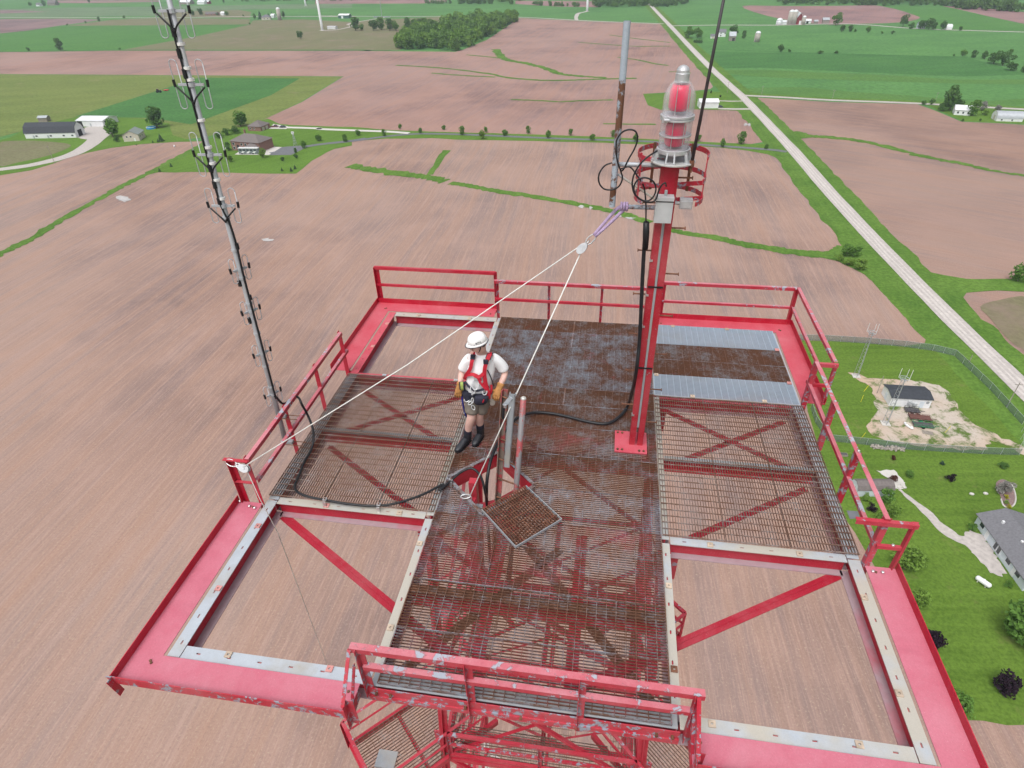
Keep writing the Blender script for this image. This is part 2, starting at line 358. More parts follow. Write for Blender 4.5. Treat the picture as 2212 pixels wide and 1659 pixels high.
_a = t.noise(.22, detail=6, rough=.72, dist=.5); _b = t.noise(1.3, detail=4, rough=.7); _c = t.noise(.05, detail=2)
_g = t.mix(_b, (.36, .29, .23), (.56, .51, .46)); _g = t.mix(t.ramp(_c, [(.4, 0.), (.6, 1.)]), _g, (.47, .35, .27))
_f = t.ramp(_a, [(.40, 0.), (.52, 1.)]); M['yard'] = t.done(t.mix(_f, t.mix(_b, (.06, .12, .02), (.13, .17, .05)), _g), .95, spec=.1)

def rough_poly(poly, step, amp, seed=0):
    rs = np.random.default_rng(seed+11); out = []; n = len(poly)
    for i in range(n):
        a = np.array(poly[i]); b = np.array(poly[(i+1) % n]); k = max(1, min(60, int(np.linalg.norm(b-a)/step)))
        d = b-a; L = np.linalg.norm(d); nn = np.array([-d[1], d[0]])/max(L, 1e-6)
        for j in range(k): out.append(tuple(a+d*j/k+nn*rs.normal(0, amp if j else 0)))
    return out
def smooth_poly(poly, k=4):
    P = [np.array(p, float) for p in poly]; n = len(P); out = []
    for i in range(n):
        a, b, c, d = P[i-1], P[i], P[(i+1) % n], P[(i+2) % n]
        for j in range(k):
            t_ = j/k; out.append(tuple(.5*((2*b)+(-a+c)*t_+(2*a-5*b+4*c-d)*t_**2+(-a+3*b-3*c+d)*t_**3)))
    return out
_zn = [0]
def nz(z): _zn[0] += 1; return z+.0004*_zn[0]
def sheet(name, poly, z, mat, label=None):
    z = nz(z) if z else z
    n = len(poly); ar = sum(poly[i][0]*poly[(i+1) % n][1]-poly[(i+1) % n][0]*poly[i][1] for i in range(n))
    if ar < 0: poly = poly[::-1]
    me = bpy.data.meshes.new(name); me.from_pydata([(x, y, z) for x, y in poly], [], [tuple(range(n))]); me.materials.append(M[mat])
    o = bpy.data.objects.new(name, me); COL.objects.link(o); o['kind'] = 'structure'
    if label: o['label'] = label
    return o
def ribbon(name, pts, w, z, mat, amp=0., seed=0, k=6, label=None, wend=None):
    """strip of ground along a centre line; pts are world xy"""
    z = nz(z)
    P = catmull([(p[0], p[1], 0) for p in pts], k*3 if amp > .3 else k); rs = np.random.default_rng(seed+5); L = []; Rr = []; n = len(P)
    ker = np.array([1, 2, 3, 2, 1])/9*1.9; off = [np.convolve(rs.normal(0, amp, n+4), ker, 'valid') for _ in range(2)]
    for i, p in enumerate(P):
        d = P[min(i+1, n-1)]-P[max(i-1, 0)]; d /= np.linalg.norm(d); s = np.array([-d[1], d[0], 0])
        ww = w if wend is None else w+(wend-w)*i/(n-1)
        L.append(p+s*max(.1, ww/2+off[0][i])); Rr.append(p-s*max(.1, ww/2+off[1][i]))
    me = bpy.data.meshes.new(name); V = [(a[0], a[1], z) for a in L]+[(a[0], a[1], z) for a in Rr]
    me.from_pydata(V, [], [(n+i, n+i+1, i+1, i) for i in range(n-1)]); me.materials.append(M[mat])
    o = bpy.data.objects.new(name, me); COL.objects.link(o); o['kind'] = 'structure'
    if label: o['label'] = label
    return o
def T(f, pts): return [G(f(*p)) for p in pts]

sheet('ground', [(-9000, -3000), (9000, -3000), (9000, 12000), (-9000, 12000)], 0.0, 'base')
Z1, Z2, Z3, Z4, Z5 = .02, .06, .10, .14, .19
# bare fields
near = [(-900, -500), (-900, 260)] + T(r1, [(0, 1102), (200, 1070), (330, 1030), (450, 985), (560, 958), (700, 930), (900, 905), (1100, 893), (1280, 888), (1500, 910), (2212, 890)]) \
    + T(r2, [(200, 850), (500, 835), (1000, 845), (2000, 885)]) + T(r3, [(400, 920), (690, 960)]) + [(104, 380)]
sheet('field', near + [(110, 250), (114, 140), (120, 60), (200, -200), (300, -500)], Z1, 'soil_near')
east = T(r3, [(505, 612), (1000, 641), (1540, 655), (1640, 690), (1820, 765), (2060, 775), (2212, 785)]) + [(330, 430), (420, 300), (420, -100), (150, -100), (120, 60), (114, 140), (112, 250), (107, 380)]
sheet('field', east, Z1, 'soil_east')
mid = T(r1, [(-60, 325), (700, 318), (2212, 318)]) + T(r2, [(300, 320), (850, 326), (900, 312), (1050, 250), (1200, 150), (1240, 112), (1700, 135), (2150, 152), (2190, 180)]) \
    + T(r3, [(-5, 200), (60, 290), (130, 380), (180, 440), (230, 500), (258, 545), (240, 560), (150, 570)]) + T(r2, [(2030, 590), (2060, 660), (2140, 690)]) \
    + T(r3, [(140, 687), (400, 695), (450, 710), (485, 745), (500, 790), (560, 830), (598, 868), (590, 890), (500, 905), (110, 888)]) \
    + T(r2, [(1700, 857), (1250, 842), (700, 828), (400, 815)]) + T(r1, [(2212, 800), (1750, 782), (1690, 770), (1660, 750), (1900, 640), (2160, 480), (1480, 475), (0, 465), (-60, 465)])
sheet('field', mid, Z1, 'soil_mid')
sheet('field', T(r1, [(-100, 120), (400, 116), (650, 123), (520, 142), (350, 165), (180, 192), (0, 212), (-100, 222)]), Z1, 'soil_dark')
sheet('field', T(r1, [(770, 313), (1000, 272), (1240, 228), (1570, 155), (1590, 128), (1900, 122), (2212, 138)]) + T(r2, [(330, 125), (640, 112), (760, 105), (800, 130), (620, 200), (500, 315), (0, 315)]), Z1, 'tan_crop')
sheet('field', T(r1, [(420, 162), (700, 125), (1000, 112), (1570, 120), (1570, 153), (1100, 158)]), Z1, 'tan_crop')
sheet('field', T(r1, [(-80, 60), (400, 48), (1010, 42), (1600, 30), (2212, 22), (2212, 50), (1500, 60), (1010, 100), (-80, 108)]), Z1, 'crop_grey')
sheet('field', T(r1, [(1010, 75), (1500, 62), (1580, 75), (1570, 112), (1010, 108)]), Z2, 'tan_crop')
sheet('field', T(r1, [(-80, 62), (150, 66), (300, 75), (0, 85), (-80, 88)]), Z2, 'soil_dark')
sheet('field', T(r2, [(-30, 0), (800, 0), (800, 12), (640, 22), (0, 24), (-30, 26)]), Z1, 'soil_far')
sheet('field', T(r1, [(300, 3), (1000, 2), (1010, 12), (500, 20), (340, 18)]), Z2, 'soil_far')
sheet('field', T(r2, [(1228, 5), (1740, 8), (1745, 45), (1500, 42), (1228, 25)]), Z1, 'soil_far')
sheet('field', smooth_poly(T(r3, [(440, 38), (700, 38), (1000, 37), (1290, 35), (1430, 65), (1560, 108), (1440, 140), (1150, 150), (900, 150), (600, 100)]), 3), Z1, 'soil_far')
sheet('field', T(r3, [(1700, 38), (1900, 42), (2260, 82), (2260, 160), (2000, 105), (1850, 70)]), Z1, 'soil_far')
# standing crops
sheet('field', T(r1, [(-60, 216), (180, 192), (350, 168), (420, 164), (1100, 160), (1560, 155), (1240, 227), (1000, 270), (765, 312), (350, 320), (-60, 324)]), Z1, 'crop_bright')
sheet('field', T(r1, [(-80, 467), (1480, 477), (2150, 482), (1890, 640), (1650, 755), (1560, 790), (1300, 860), (1100, 885), (880, 770), (480, 740), (-80, 880)]), Z1, 'alfalfa')
sheet('field', T(r1, [(470, 733), (1250, 488), (1885, 493), (1700, 600), (1200, 782), (960, 742), (700, 738)]), Z2, 'crop_dark')
sheet('field', smooth_poly(T(r1, [(-20, 905), (120, 885), (300, 890), (430, 905), (430, 930), (300, 980), (120, 1020), (-20, 1040)]), 3), Z3, 'tan_crop')
sheet('field', smooth_poly(T(r3, [(300, 445), (600, 440), (900, 455), (1300, 470), (1800, 500), (2230, 500), (2230, 530), (1600, 520), (1000, 500), (500, 480)]), 3), Z1, 'crop_yellow')
sheet('field', smooth_poly(T(r3, [(400, 560), (800, 548), (1100, 575), (1500, 600), (1900, 635), (2240, 620), (2240, 655), (1900, 660), (1500, 640), (1000, 610), (520, 590)]), 3), Z1, 'crop_yellow')
sheet('field', T(r3, [(250, 325), (900, 335), (1500, 352), (1860, 362), (2000, 400), (2230, 470), (1800, 480), (1200, 455), (560, 425), (270, 430)]), Z1, 'crop_dark')
sheet('field', T(r3, [(1290, 34), (1700, 38), (1850, 72), (2240, 165), (2240, 195), (1700, 185), (1560, 140), (1560, 108), (1430, 62)]), Z1, 'crop_bright')
sheet('field', smooth_poly(T(r6, [(1790, 330), (1900, 290), (2120, 280), (2160, 620), (2050, 600), (1950, 520), (1850, 400)]), 3), Z3, 'tan_crop')
# lawns and rough grass
lawn_lane = T(r1, [(1275, 888), (1200, 945), (1100, 1000), (1000, 1050), (930, 1095), (1000, 1083), (1300, 1083), (1700, 1092), (1860, 1092), (1900, 1062), (1960, 1010), (2050, 960), (2100, 937), (2212, 915)]) \
    + T(r2, [(200, 888), (400, 872), (700, 868), (850, 878), (1200, 884), (1700, 895), (2000, 906)]) + T(r3, [(110, 918), (300, 928), (460, 945), (600, 970), (700, 1010), (780, 1015), (720, 950), (600, 903), (500, 908), (110, 888)]) \
    + T(r2, [(1700, 857), (1250, 842), (700, 828), (400, 815)]) + T(r1, [(2212, 798), (1900, 790), (1760, 780), (1680, 745), (1560, 790), (1420, 820), (1330, 865)])
sheet('lawn', rough_poly(lawn_lane, 8, .35), Z2, 'lawn2')
sheet('lawn', rough_poly(T(r1, [(-60, 895), (60, 865), (140, 815), (480, 735), (650, 735), (900, 745), (1060, 775), (1085, 850), (1200, 885), (1275, 888), (1100, 893), (900, 905), (700, 930), (560, 958), (450, 985), (330, 1030), (200, 1070), (0, 1102), (-60, 1112)]), 8, .4, 3), Z2, 'lawn2')
yard_lawn = T(D_, [(1745, 890), (1790, 1060)]) + [(58, 70), (60.3, 50.9), (90, 52.4), (135, 52), (132, 100), (116, 152), (108, 168), (100, 168)] + T(r6, [(1440, 565), (1300, 585), (1000, 562), (590, 548), (600, 700)])
sheet('lawn', rough_poly(yard_lawn, 3, .18, 5), Z2, 'lawn')
sheet('lawn', T(r3, [(150, 572), (320, 578), (420, 620), (470, 690), (400, 694), (140, 687)]) + T(r2, [(2140, 690), (2060, 662), (2030, 590), (2150, 588)]), Z2, 'lawn2')
sheet('lawn', T(r3, [(1600, 660), (2230, 690), (2230, 780), (2060, 772), (1830, 762), (1700, 705)]), Z2, 'lawn2')
# main road and its verges (a straight section road), side road, lanes
road_c = [(123, 60), (113.6, 150), (109, 215), (105.5, 300), (104.0, 380), (101.0, 470), (98, 540), (92.5, 620), (84.5, 760), (72, 1045), (52, 1500)]
ribbon('verge', [(120, 60), (112, 150), (106.5, 215), (104, 300), (103.0, 380), (100.0, 470), (97, 540), (91.5, 620), (84.0, 760), (72, 1045), (52, 1500)], 24, Z2+.005, 'verge', .4, 1, 14)
ribbon('gravel_road', road_c, 7.0, Z5, 'gravel', .12, 2, 14)
M['track'] = plain('packed_gravel', (.52, .485, .46), .95, 0, .14, .7, spec=.1)
for o_ in (-1.7, -.1, 1.5): ribbon('wheel_track', [(x+o_, y) for x, y in road_c], .75, Z5+.03, 'track', .16, 60+int(o_*3), 24)
ribbon('gravel_road', [(100, 544), (130, 537), (161, 528), (218, 518.5), (281, 501), (420, 470)], 5.5, Z4, 'gravel', .1, 3)
ribbon('verge', [(95, 555), (130, 543), (161, 534), (218, 524.5), (281, 507), (420, 476)], 9, Z2+.01, 'verge', .3, 4)
ribbon('lane', T(r2, [(0, 908), (200, 888), (400, 860), (560, 845), (700, 842), (1000, 850), (1500, 872), (2000, 888)]) + T(r3, [(200, 912), (600, 940), (720, 955)]), 4.0, Z4, 'asphalt', .06, 5)
ribbon('lane', T(r1, [(1700, 965), (1850, 935), (2000, 910), (2212, 885), (2300, 870)]), 4.5, Z4-.005, 'asphalt', .06, 6)
ribbon('driveway', T(r2, [(560, 838), (420, 828), (200, 820), (0, 812)]) + T(r1, [(2000, 808), (1800, 802), (1700, 805)]), 4.5, Z4+.005, 'concrete', .03, 7)
ribbon('driveway', T(r1, [(-60, 1078), (0, 1066), (200, 1038), (400, 990), (520, 940), (600, 880), (650, 830), (640, 790)]), 6.5, Z4, 'gravel', .15, 8, 8, None, 13)
sheet('farm_yard', smooth_poly(T(r1, [(480, 862), (500, 820), (560, 795), (640, 790), (660, 830), (640, 865), (580, 880)]), 3), Z3, 'gravel')
sheet('driveway', T(r1, [(1690, 810), (1720, 780), (1810, 795), (1800, 812)]), Z4+.002, 'concrete')
sheet('driveway', T(r1, [(1475, 972), (1500, 955), (1700, 922), (1772, 925), (1690, 975)]), Z3, 'concrete')
sheet('driveway', T(r1, [(1690, 976), (1772, 925), (1900, 915), (1920, 930), (1830, 975)]), Z3, 'asphalt')
ribbon('driveway', T(r3, [(290, 683), (400, 686), (490, 686)]), 4.5, Z3, 'gravel', .2, 9)
ribbon('driveway', T(r3, [(290, 634), (380, 637), (440, 636)]), 3.0, Z3, 'gravel', .2, 10)
ribbon('driveway', T(r1, [(2020, 193), (2100, 190), (2212, 165)]) + T(r2, [(180, 150), (330, 122), (420, 108)]), 5, Z3, 'gravel', .3, 11)
ribbon('driveway', T(r2, [(1612, 127), (1610, 105), (1625, 85), (1680, 72)]), 7, Z3, 'gravel', .3, 12)
ribbon('country_road', T(r1, [(-100, 110), (400, 110), (1000, 112), (1500, 104), (2100, 104), (2300, 102)]), 8, Z3, 'gravel', .3, 13)
ribbon('country_road', T(r2, [(0, 100), (350, 103), (640, 104), (760, 104), (1240, 108), (1700, 132), (2160, 150)]), 7, Z3, 'gravel', .3, 14)
ribbon('country_road', T(r3, [(-30, 163), (300, 158), (700, 158), (1100, 150), (1500, 178), (1800, 190), (2250, 203)]), 7, Z3, 'gravel', .3, 15)
ribbon('verge', T(r1, [(-60, 326), (350, 322), (770, 316), (1300, 316), (2212, 316)]) + T(r2, [(300, 318), (440, 318)]), 9, Z2, 'crop_dark', .6, 16)
ribbon('verge', T(r3, [(240, 308), (560, 322), (900, 335), (1400, 348), (1860, 360)]), 6, Z2, 'crop_dark', .6, 17)
# grassed waterways and ditch
ribbon('grass_waterway', T(r1, [(-200, 1700), (0, 1600), (200, 1500), (400, 1375), (640, 1240), (800, 1155), (940, 1085), (1100, 1000), (1280, 905)]), 4.6, Z3, 'verge', .5, 20, 10)
def strip(f, pts, w, seed, wend=None): ribbon('grass_waterway', T(f, pts), w, Z3, 'verge', w*.09, seed, 10, None, wend)
strip(r2, [(185, 1042), (330, 1068), (560, 1100), (690, 1118), (790, 1140)], 8.5, 21, 7)
strip(r2, [(690, 1098), (730, 1035), (765, 980), (800, 945)], 3.2, 22, 5)
strip(r2, [(820, 1150), (950, 1170), (1100, 1200), (1330, 1235), (1600, 1280), (1820, 1325), (2080, 1400)], 5.0, 23, 5.5)
strip(r3, [(-10, 1438), (60, 1462), (300, 1500), (420, 1530), (620, 1562), (800, 1590), (1000, 1600), (1100, 1560)], 4.0, 24, 7)
strip(r3, [(760, 830), (880, 856), (1050, 868), (1250, 900), (1450, 950), (1600, 988), (1800, 1025), (2000, 1070), (2240, 1108)], 7.0, 25, 4)
sheet('rough_grass', rough_poly(T(r3, [(400, 695), (480, 690), (560, 790), (690, 930), (600, 905), (592, 880), (560, 832), (500, 790), (485, 745), (450, 712)]), 4, .4, 26), Z3, 'verge')
sheet('rough_grass', rough_poly(T(r3, [(740, 1015), (790, 1010), (960, 1230), (1110, 1420), (1290, 1620), (1330, 1700), (1250, 1680), (1060, 1640), (1040, 1590), (1068, 1530), (1040, 1470), (980, 1400), (900, 1290), (830, 1180)]), 3, .3, 27), Z3, 'verge')
sheet('rough_grass', rough_poly(T(r6, [(700, 0), (870, 35), (1000, 100), (1150, 205), (1300, 335), (1400, 450), (1442, 520), (1430, 570), (1650, 640), (1750, 700), (1560, 480), (1320, 230), (1115, 5), (1000, -40), (850, -40)]), 3, .25, 28), Z3, 'verge')
sheet('rough_grass', rough_poly(T(r6, [(1240, 10), (1330, 60), (1480, 110), (1700, 150), (1990, 150), (2100, 110), (2140, 235), (1900, 225), (1700, 240), (1680, 270), (1800, 420), (1950, 600), (2090, 730), (2090, 800), (1850, 570), (1450, 205)]), 3, .25, 29), Z3, 'verge')
sheet('rough_grass', rough_poly(T(r3, [(490, 608), (520, 620), (600, 720), (700, 810), (800, 845), (900, 862), (790, 875), (830, 930), (800, 945), (690, 840), (580, 720)]), 4, .3, 30), Z3, 'verge')
strip(r2, [(1105, 310), (1130, 345), (1170, 375), (1300, 400), (1420, 430), (1500, 462), (1620, 478), (1800, 490)], 10, 31, 7)
strip(r2, [(480, 410), (760, 428), (1050, 462), (1180, 488), (1400, 505), (1620, 503), (1780, 497), (1990, 492)], 4.5, 32, 6)
strip(r2, [(700, 460), (900, 475), (1100, 485)], 4, 33); strip(r2, [(1200, 626), (1400, 634), (1500, 640), (1640, 634), (1840, 628)], 3.5, 34)
strip(r2, [(1780, 778), (1900, 780), (2110, 782)], 3, 35); strip(r2, [(1620, 266), (1800, 280), (2000, 292), (2200, 290)], 4, 36); strip(r2, [(920, 345), (1050, 357), (1150, 368)], 4, 37)
strip(r2, [(1870, 360), (2000, 378), (2100, 400), (2190, 412)], 4, 38); strip(r2, [(1820, 220), (2000, 245), (2200, 268)], 3.5, 39); strip(r3, [(-20, 452), (60, 452), (120, 460)], 3, 40)
# puddles and pale outcrops in the fields
for k, (f, cx, cy, w_, h_) in enumerate([(r1, 768, 1252, 52, 16), (r1, 1680, 1508, 40, 9), (r2, 1640, 1300, 16, 9), (r2, 1700, 1308, 9, 8), (r3, 462, 782, 12, 9), (r3, 486, 784, 10, 9), (r2, 1950, 1372, 30, 6), (r2, 1885, 1360, 14, 6)]):
    rs = np.random.default_rng(k); sheet('puddle', T(f, [(cx+w_*math.cos(a)*(1+rs.normal(0, .30)), cy+h_*math.sin(a)*(1+rs.normal(0, .30))) for a in np.linspace(0, 6.28, 15)[:-1]]), Z4, 'water')
# compound gravel and its track, path by the house, bare soil strip
sheet('gravel_yard', rough_poly(T(r6, [(930, 757), (1000, 762), (1060, 795), (1200, 800), (1400, 812), (1520, 838), (1600, 900), (1690, 1040), (1760, 1100), (1900, 1160), (2090, 1250), (2090, 1300), (1960, 1235), (1850, 1195), (1800, 1262), (1500, 1245), (1250, 1215), (1090, 1165), (1050, 1105), (1130, 1000), (1100, 960), (1090, 860), (1010, 815)]), 1.2, .35, 41), Z3, 'yard')
ribbon('gravel_path', T(rr, [(1130, 55), (1200, 120), (1290, 200), (1370, 280), (1450, 330), (1540, 370), (1620, 440), (1690, 540)]), 1.1, Z3, 'gravel', .2, 42, 6, None, 3.4)
sheet('gravel_path', rough_poly(T(rr, [(1490, 330), (1530, 290), (1620, 330), (1700, 470), (1720, 560), (1640, 520), (1540, 420)]), .6, .22, 43), Z3, 'gravel')
sheet('stone_patio', rough_poly(T(r6, [(1115, 1392), (1230, 1388), (1275, 1440), (1305, 1490), (1290, 1512), (1225, 1512), (1215, 1455), (1170, 1430)]), .7, .1, 44), Z3, 'concrete')
sheet('concrete_pad', T(rr, [(820, 178), (885, 182), (897, 222), (840, 228)]), Z3, 'asphalt')
# ------------------------------------------------------------------ the tower and its top deck
tower = thing('lattice_tower', 'red steel lattice tower with a cross-shaped grating deck on top', 'tower', (0, 0, 0))
ZD = DECK
E1 = 1.38                                     # edge of the middle strip
GX = 3.54                                     # outer edge of the grating
HC, HH = (-.77, -.76), .575                   # hatch: a square set on its corner
def cut(c, axis, a, b):
    """pieces of the bar along axis, at cross position c, that the hatch leaves"""
    k = HH-abs(c-HC[1-axis])
    if k <= 0: return [(a, b)]
    lo, hi = HC[axis]-k, HC[axis]+k
    return [(p, q) for p, q in ((a, min(b, lo)), (max(a, hi), b)) if q-p > .01]
def panel(x0, x1, y0, y1, along, mat, z=0.0, pitch=.033, rod=.1016):
    mb = MB(); t_ = .0042 if along == 'x' else .0035; zz = ZD+z
    if along == 'x':
        n = max(1, round((y1-y0)/pitch))
        for i in range(n+1):
            y = y0+.004+(y1-y0-.008)*i/n
            for a, b in cut(y, 0, x0, x1): mb.box(a, b, y-t_/2, y+t_/2, zz-.022, zz)
        n = max(1, round((x1-x0)/rod))
        for i in range(n+1):
            x = x0+.004+(x1-x0-.008)*i/n; w = .012 if i in (0, n) else .007
            for a, b in cut(x, 1, y0, y1): mb.box(x-w/2, x+w/2, a, b, zz-.010, zz+.0015)
    else:
        n = max(1, round((x1-x0)/pitch))
        for i in range(n+1):
            x = x0+.004+(x1-x0-.008)*i/n; mb.box(x-t_/2, x+t_/2, y0, y1, zz-.025, zz)
        n = max(1, round((y1-y0)/rod))
        for i in range(n+1):
            y = y0+.004+(y1-y0-.008)*i/n; w = .014 if i in (0, n) else .009
            mb.box(x0, x1, y-w/2, y+w/2, zz-.010, zz+.0015)
    o = mb.build('grating_panel', mat, tower)
    if along == 'x' and not (y0 < -.14 and y1 > -1.36) and int(abs(y0)*100) % 3: MB().box(x0, x1, y0-.001, y0+.008, zz-.028, zz+.002).build('banding_bar', 'grate_b' if mat != 'grate_new' else 'galv', o)
    return o
ys = [-3.54, -2.94, -2.34, -1.75, -1.36, -.78, -.14, .46, .98, 1.42, 2.02, 2.62, 3.12, 3.56]
cen = 'grate_c grate_a grate_c grate_c grate_b grate_a grate_c grate_a grate_a grate_b grate_b grate_b grate_a'.split()
for i in range(len(ys)-1):
    xs = (-1.36, .02, 1.37) if i in (3, 4, 8, 11, 12) else (-1.36, 1.37)
    for j in range(len(xs)-1): panel(xs[j]+.002, xs[j+1]-.002, ys[i]+.002, ys[i+1]-.002, 'x', cen[i], z=.002*((i*7+j*3) % 3))
for s in (-1, 1):
    xs = (1.38, 2.10, 2.82, 3.55)
    for j in range(3):
        a, b = sorted((s*xs[j], s*xs[j+1])); panel(a+.003, b-.003, -1.36, 1.40, 'y', 'grate_wing', z=.002*j)
panel(1.385, 3.50, 2.94, 3.57, 'x', 'grate_new', .012); panel(1.385, 3.50, 1.40, 1.97, 'x', 'grate_new', .012)
panel(1.385, 3.50, 2.44, 2.93, 'x', 'grate_a'); panel(1.385, 3.50, 1.98, 2.43, 'x', 'grate_a', .002)

def flange(a, b, w, name_parent, mat='galv', slots=True, z=-.035):
    """top flange with a row of slots cut through it"""
    a = np.array([*a, ZD+z]); b = np.array([*b, ZD+z]); d, s, u = frame(b-a); L = np.linalg.norm(b-a); mb = MB()
    sw = .016
    mb.bar(a, b, (w-sw)/2, .010, off=((w+sw)/4, 0)); mb.bar(a, b, (w-sw)/2, .010, off=(-(w+sw)/4, 0))
    n = max(1, int(L/.30)) if slots else 0; c = 0.
    for i in range(n):
        m_ = (i+.5)*L/n; mb.bar(a+d*c, a+d*(m_-.022), sw, .010); c = m_+.022
    mb.bar(a+d*c, b, sw, .010)
    return mb.build('top_flange', mat, name_parent)
def ibeam(a, b, w=.13, depth=.20, mat='red_sound', fmat='galv', slots=True, low='galv_purple', z=-.035):
    A = (*a, ZD+z-depth/2); B = (*b, ZD+z-depth/2)
    web = MB().bar(A, B, .012, depth-.02).build('deck_beam', mat, tower)
    flange(a, b, w, web, fmat, slots, z)
    MB().bar((*a, ZD+z-depth), (*b, ZD+z-depth), w*1.5, .012).build('bottom_flange', low, web)
    return web
Rg = 3.475
rings = [((-Rg, -3.55), (-Rg, -1.42), 'galv'), ((-Rg, 1.44), (-Rg, 3.55), 'red_chalk_lit2'), ((-Rg, -1.40), (-Rg, 1.42), 'galv'),
         ((Rg, -3.55), (Rg, -1.42), 'galv_dirty'), ((Rg, -1.40), (Rg, 1.42), 'galv'), ((Rg, 1.44), (Rg, 3.55), 'galv'),
         ((-3.40, -3.49), (-1.44, -3.49), 'galv'), ((-1.42, -3.49), (1.42, -3.49), 'galv_dark'), ((1.44, -3.49), (3.40, -3.49), 'galv_dirty'),
         ((-3.40, 3.49), (-1.44, 3.49), 'galv_dirty'), ((-1.42, 3.49), (1.42, 3.49), 'galv'), ((1.44, 3.49), (3.40, 3.49), 'galv')]
for a, b, m_ in rings: ibeam(a, b, .13, .20, 'red_sound', m_)
for x in (-1.41, 1.41): ibeam((x, -3.42), (x, -1.46), .10, .20, 'red_sound', 'galv_dirty'); ibeam((x, -1.40), (x, 1.40), .10, .2, 'red_sound', 'galv_dirty', False); ibeam((x, 1.46), (x, 3.42), .10, .2, 'red_sound', 'galv_dirty')
for y in (-1.41, 1.43):
    for s in (-1, 1): ibeam((s*1.47, y), (s*3.40, y), .11, .20, 'red_sound', 'galv_dirty' if y < 0 else 'red_chalk_lit2')
for s in (-1, 1): ibeam((s*1.47, .02), (s*3.40, .02), .09, .17, 'red_sound', 'galv_dark', False, 'red_sound', -.037)
for y in (-2.45, -.1, 1.3, 2.5): ibeam((-1.35, y), (1.35, y), .10, .17, 'red_sound', 'rust', False, 'red_sound', -.042)
# flat bracing under the deck
def brace(a, b, z, w=.075, mat='red_sound', name='brace'):
    mb = MB(); A = np.array([*a, ZD+z]); B = np.array([*b, ZD+z]); mb.bar(A, B, w, .008, off=(w/2+.005, 0)); mb.bar(A, B, w, .008, off=(-w/2-.005, 0)); mb.bar(A, B, .012, w, off=(0, -w/2)); return mb.build(name, mat, tower)
for s in (-1, 1):
    brace((s*3.36, -1.47), (s*.35, -3.30), -.25, .052, 'red_brace')
    brace((s*1.50, 1.34), (s*3.32, .10), -.20, .04, 'red_brace'); brace((s*1.50, .10), (s*3.32, 1.34), -.28, .04, 'red_brace')
    brace((s*1.50, -1.30), (s*3.32, -.08), -.28, .04, 'red_brace')
    brace((s*1.3, -3.3), (s*-.2, -1.5), -.30, .05, 'rust')
for s in (-.5, .45): brace((s, -3.4), (s, -1.3), -.24, .06); brace((s, 1.3), (s, 3.4), -.24, .06)
# toe plates round the four corners: mitred, turned up along the outside
TI, TO, TZ = 3.565, 3.88, -.012
def toe(x0, x1, side, mat='red_chalk_lit', fmat='red_sound'):
    """plate along x for side front/back or along y for side left/right; mitred at the corner end"""
    def m(u, v): return {'front': (u, -v), 'back': (u, v), 'left': (-v, u), 'right': (v, u)}[side]
    def corner(u, v): return math.copysign(v, u) if abs(u) > 3 else u
    poly = [m(corner(x0, TI), TI), m(corner(x1, TI), TI), m(corner(x1, TO), TO), m(corner(x0, TO), TO)]
    o = MB().prism(poly, ZD+TZ-.008, ZD+TZ).build('toe_plate', mat, tower)
    a, b = m(corner(x0, TO), TO), m(corner(x1, TO), TO)
    MB().bar((*a, ZD+TZ+.040), (*b, ZD+TZ+.040), .009, .115).build('upturned_edge', fmat, o)
    a, b = m(corner(x0, TI), TI), m(corner(x1, TI), TI)
    for u in (x0, x1):
        p = m(corner(u, TI+.07) if abs(u) > 3 else u-math.copysign(.08, u-(x0+x1)/2), TI+.09); MB().lathe([(.013, 0), (.013, .012), (.008, .014)], (*p, ZD+TZ), 8).build('bolt', 'rust', o)
    return o
for args in ((-4, -1.52, 'front'), (1.52, 4, 'front')): toe(*args, fmat='red_flaked')
for args in ((-4, -1.5, 'left'), (-4, -1.5, 'right')): toe(*args)
for args in ((-4, -1.5, 'back'), (1.5, 4, 'back'), (1.5, 4, 'left'), (1.5, 4, 'right')): toe(*args, mat='red_chalk_lit2')
# square clip plates with a hole, sitting on the flanges
def clip(x, y, mat='wash', z=-.028):
    mb = MB(); a, h, zz = .032, .010, ZD+z
    for bx in ((-a, -h, -a, a), (h, a, -a, a), (-h, h, -a, -h), (-h, h, h, a)): mb.box(x+bx[0], x+bx[1], y+bx[2], y+bx[3], zz, zz+.012)
    mb.build('clip_plate', mat, tower)
for p in ((-1.87, -3.46, 'washp'), (-2.93, -3.46), (-3.45, -1.85, 'washp'), (-3.45, -2.75, 'washp'), (-1.42, -1.85), (-1.42, -2.95), (1.42, -2.05), (1.42, -3.0, 'rust'),
          (1.72, -3.47), (2.95, -3.47), (3.44, -1.92), (3.44, -2.95), (1.92, -1.42), (2.9, -1.42), (-2.75, -1.42, 'washp'), (-1.8, -1.42), (-2.95, 3.47), (-1.95, 3.47), (-3.44, 3.1, 'washp'), (-3.44, 2.3, 'washp'),
          (-2.95, 1.45, 'galv'), (-1.75, 1.45, 'galv'), (-1.42, 3.2, 'galv')): clip(*p)
for p in ((1.78, 3.53), (2.72, 3.53), (1.95, 1.42), (3.0, 1.42), (3.46, 2.93, 'washp'), (3.46, 1.95, 'washp'), (1.43, 1.94)): clip(*p, z=.014)
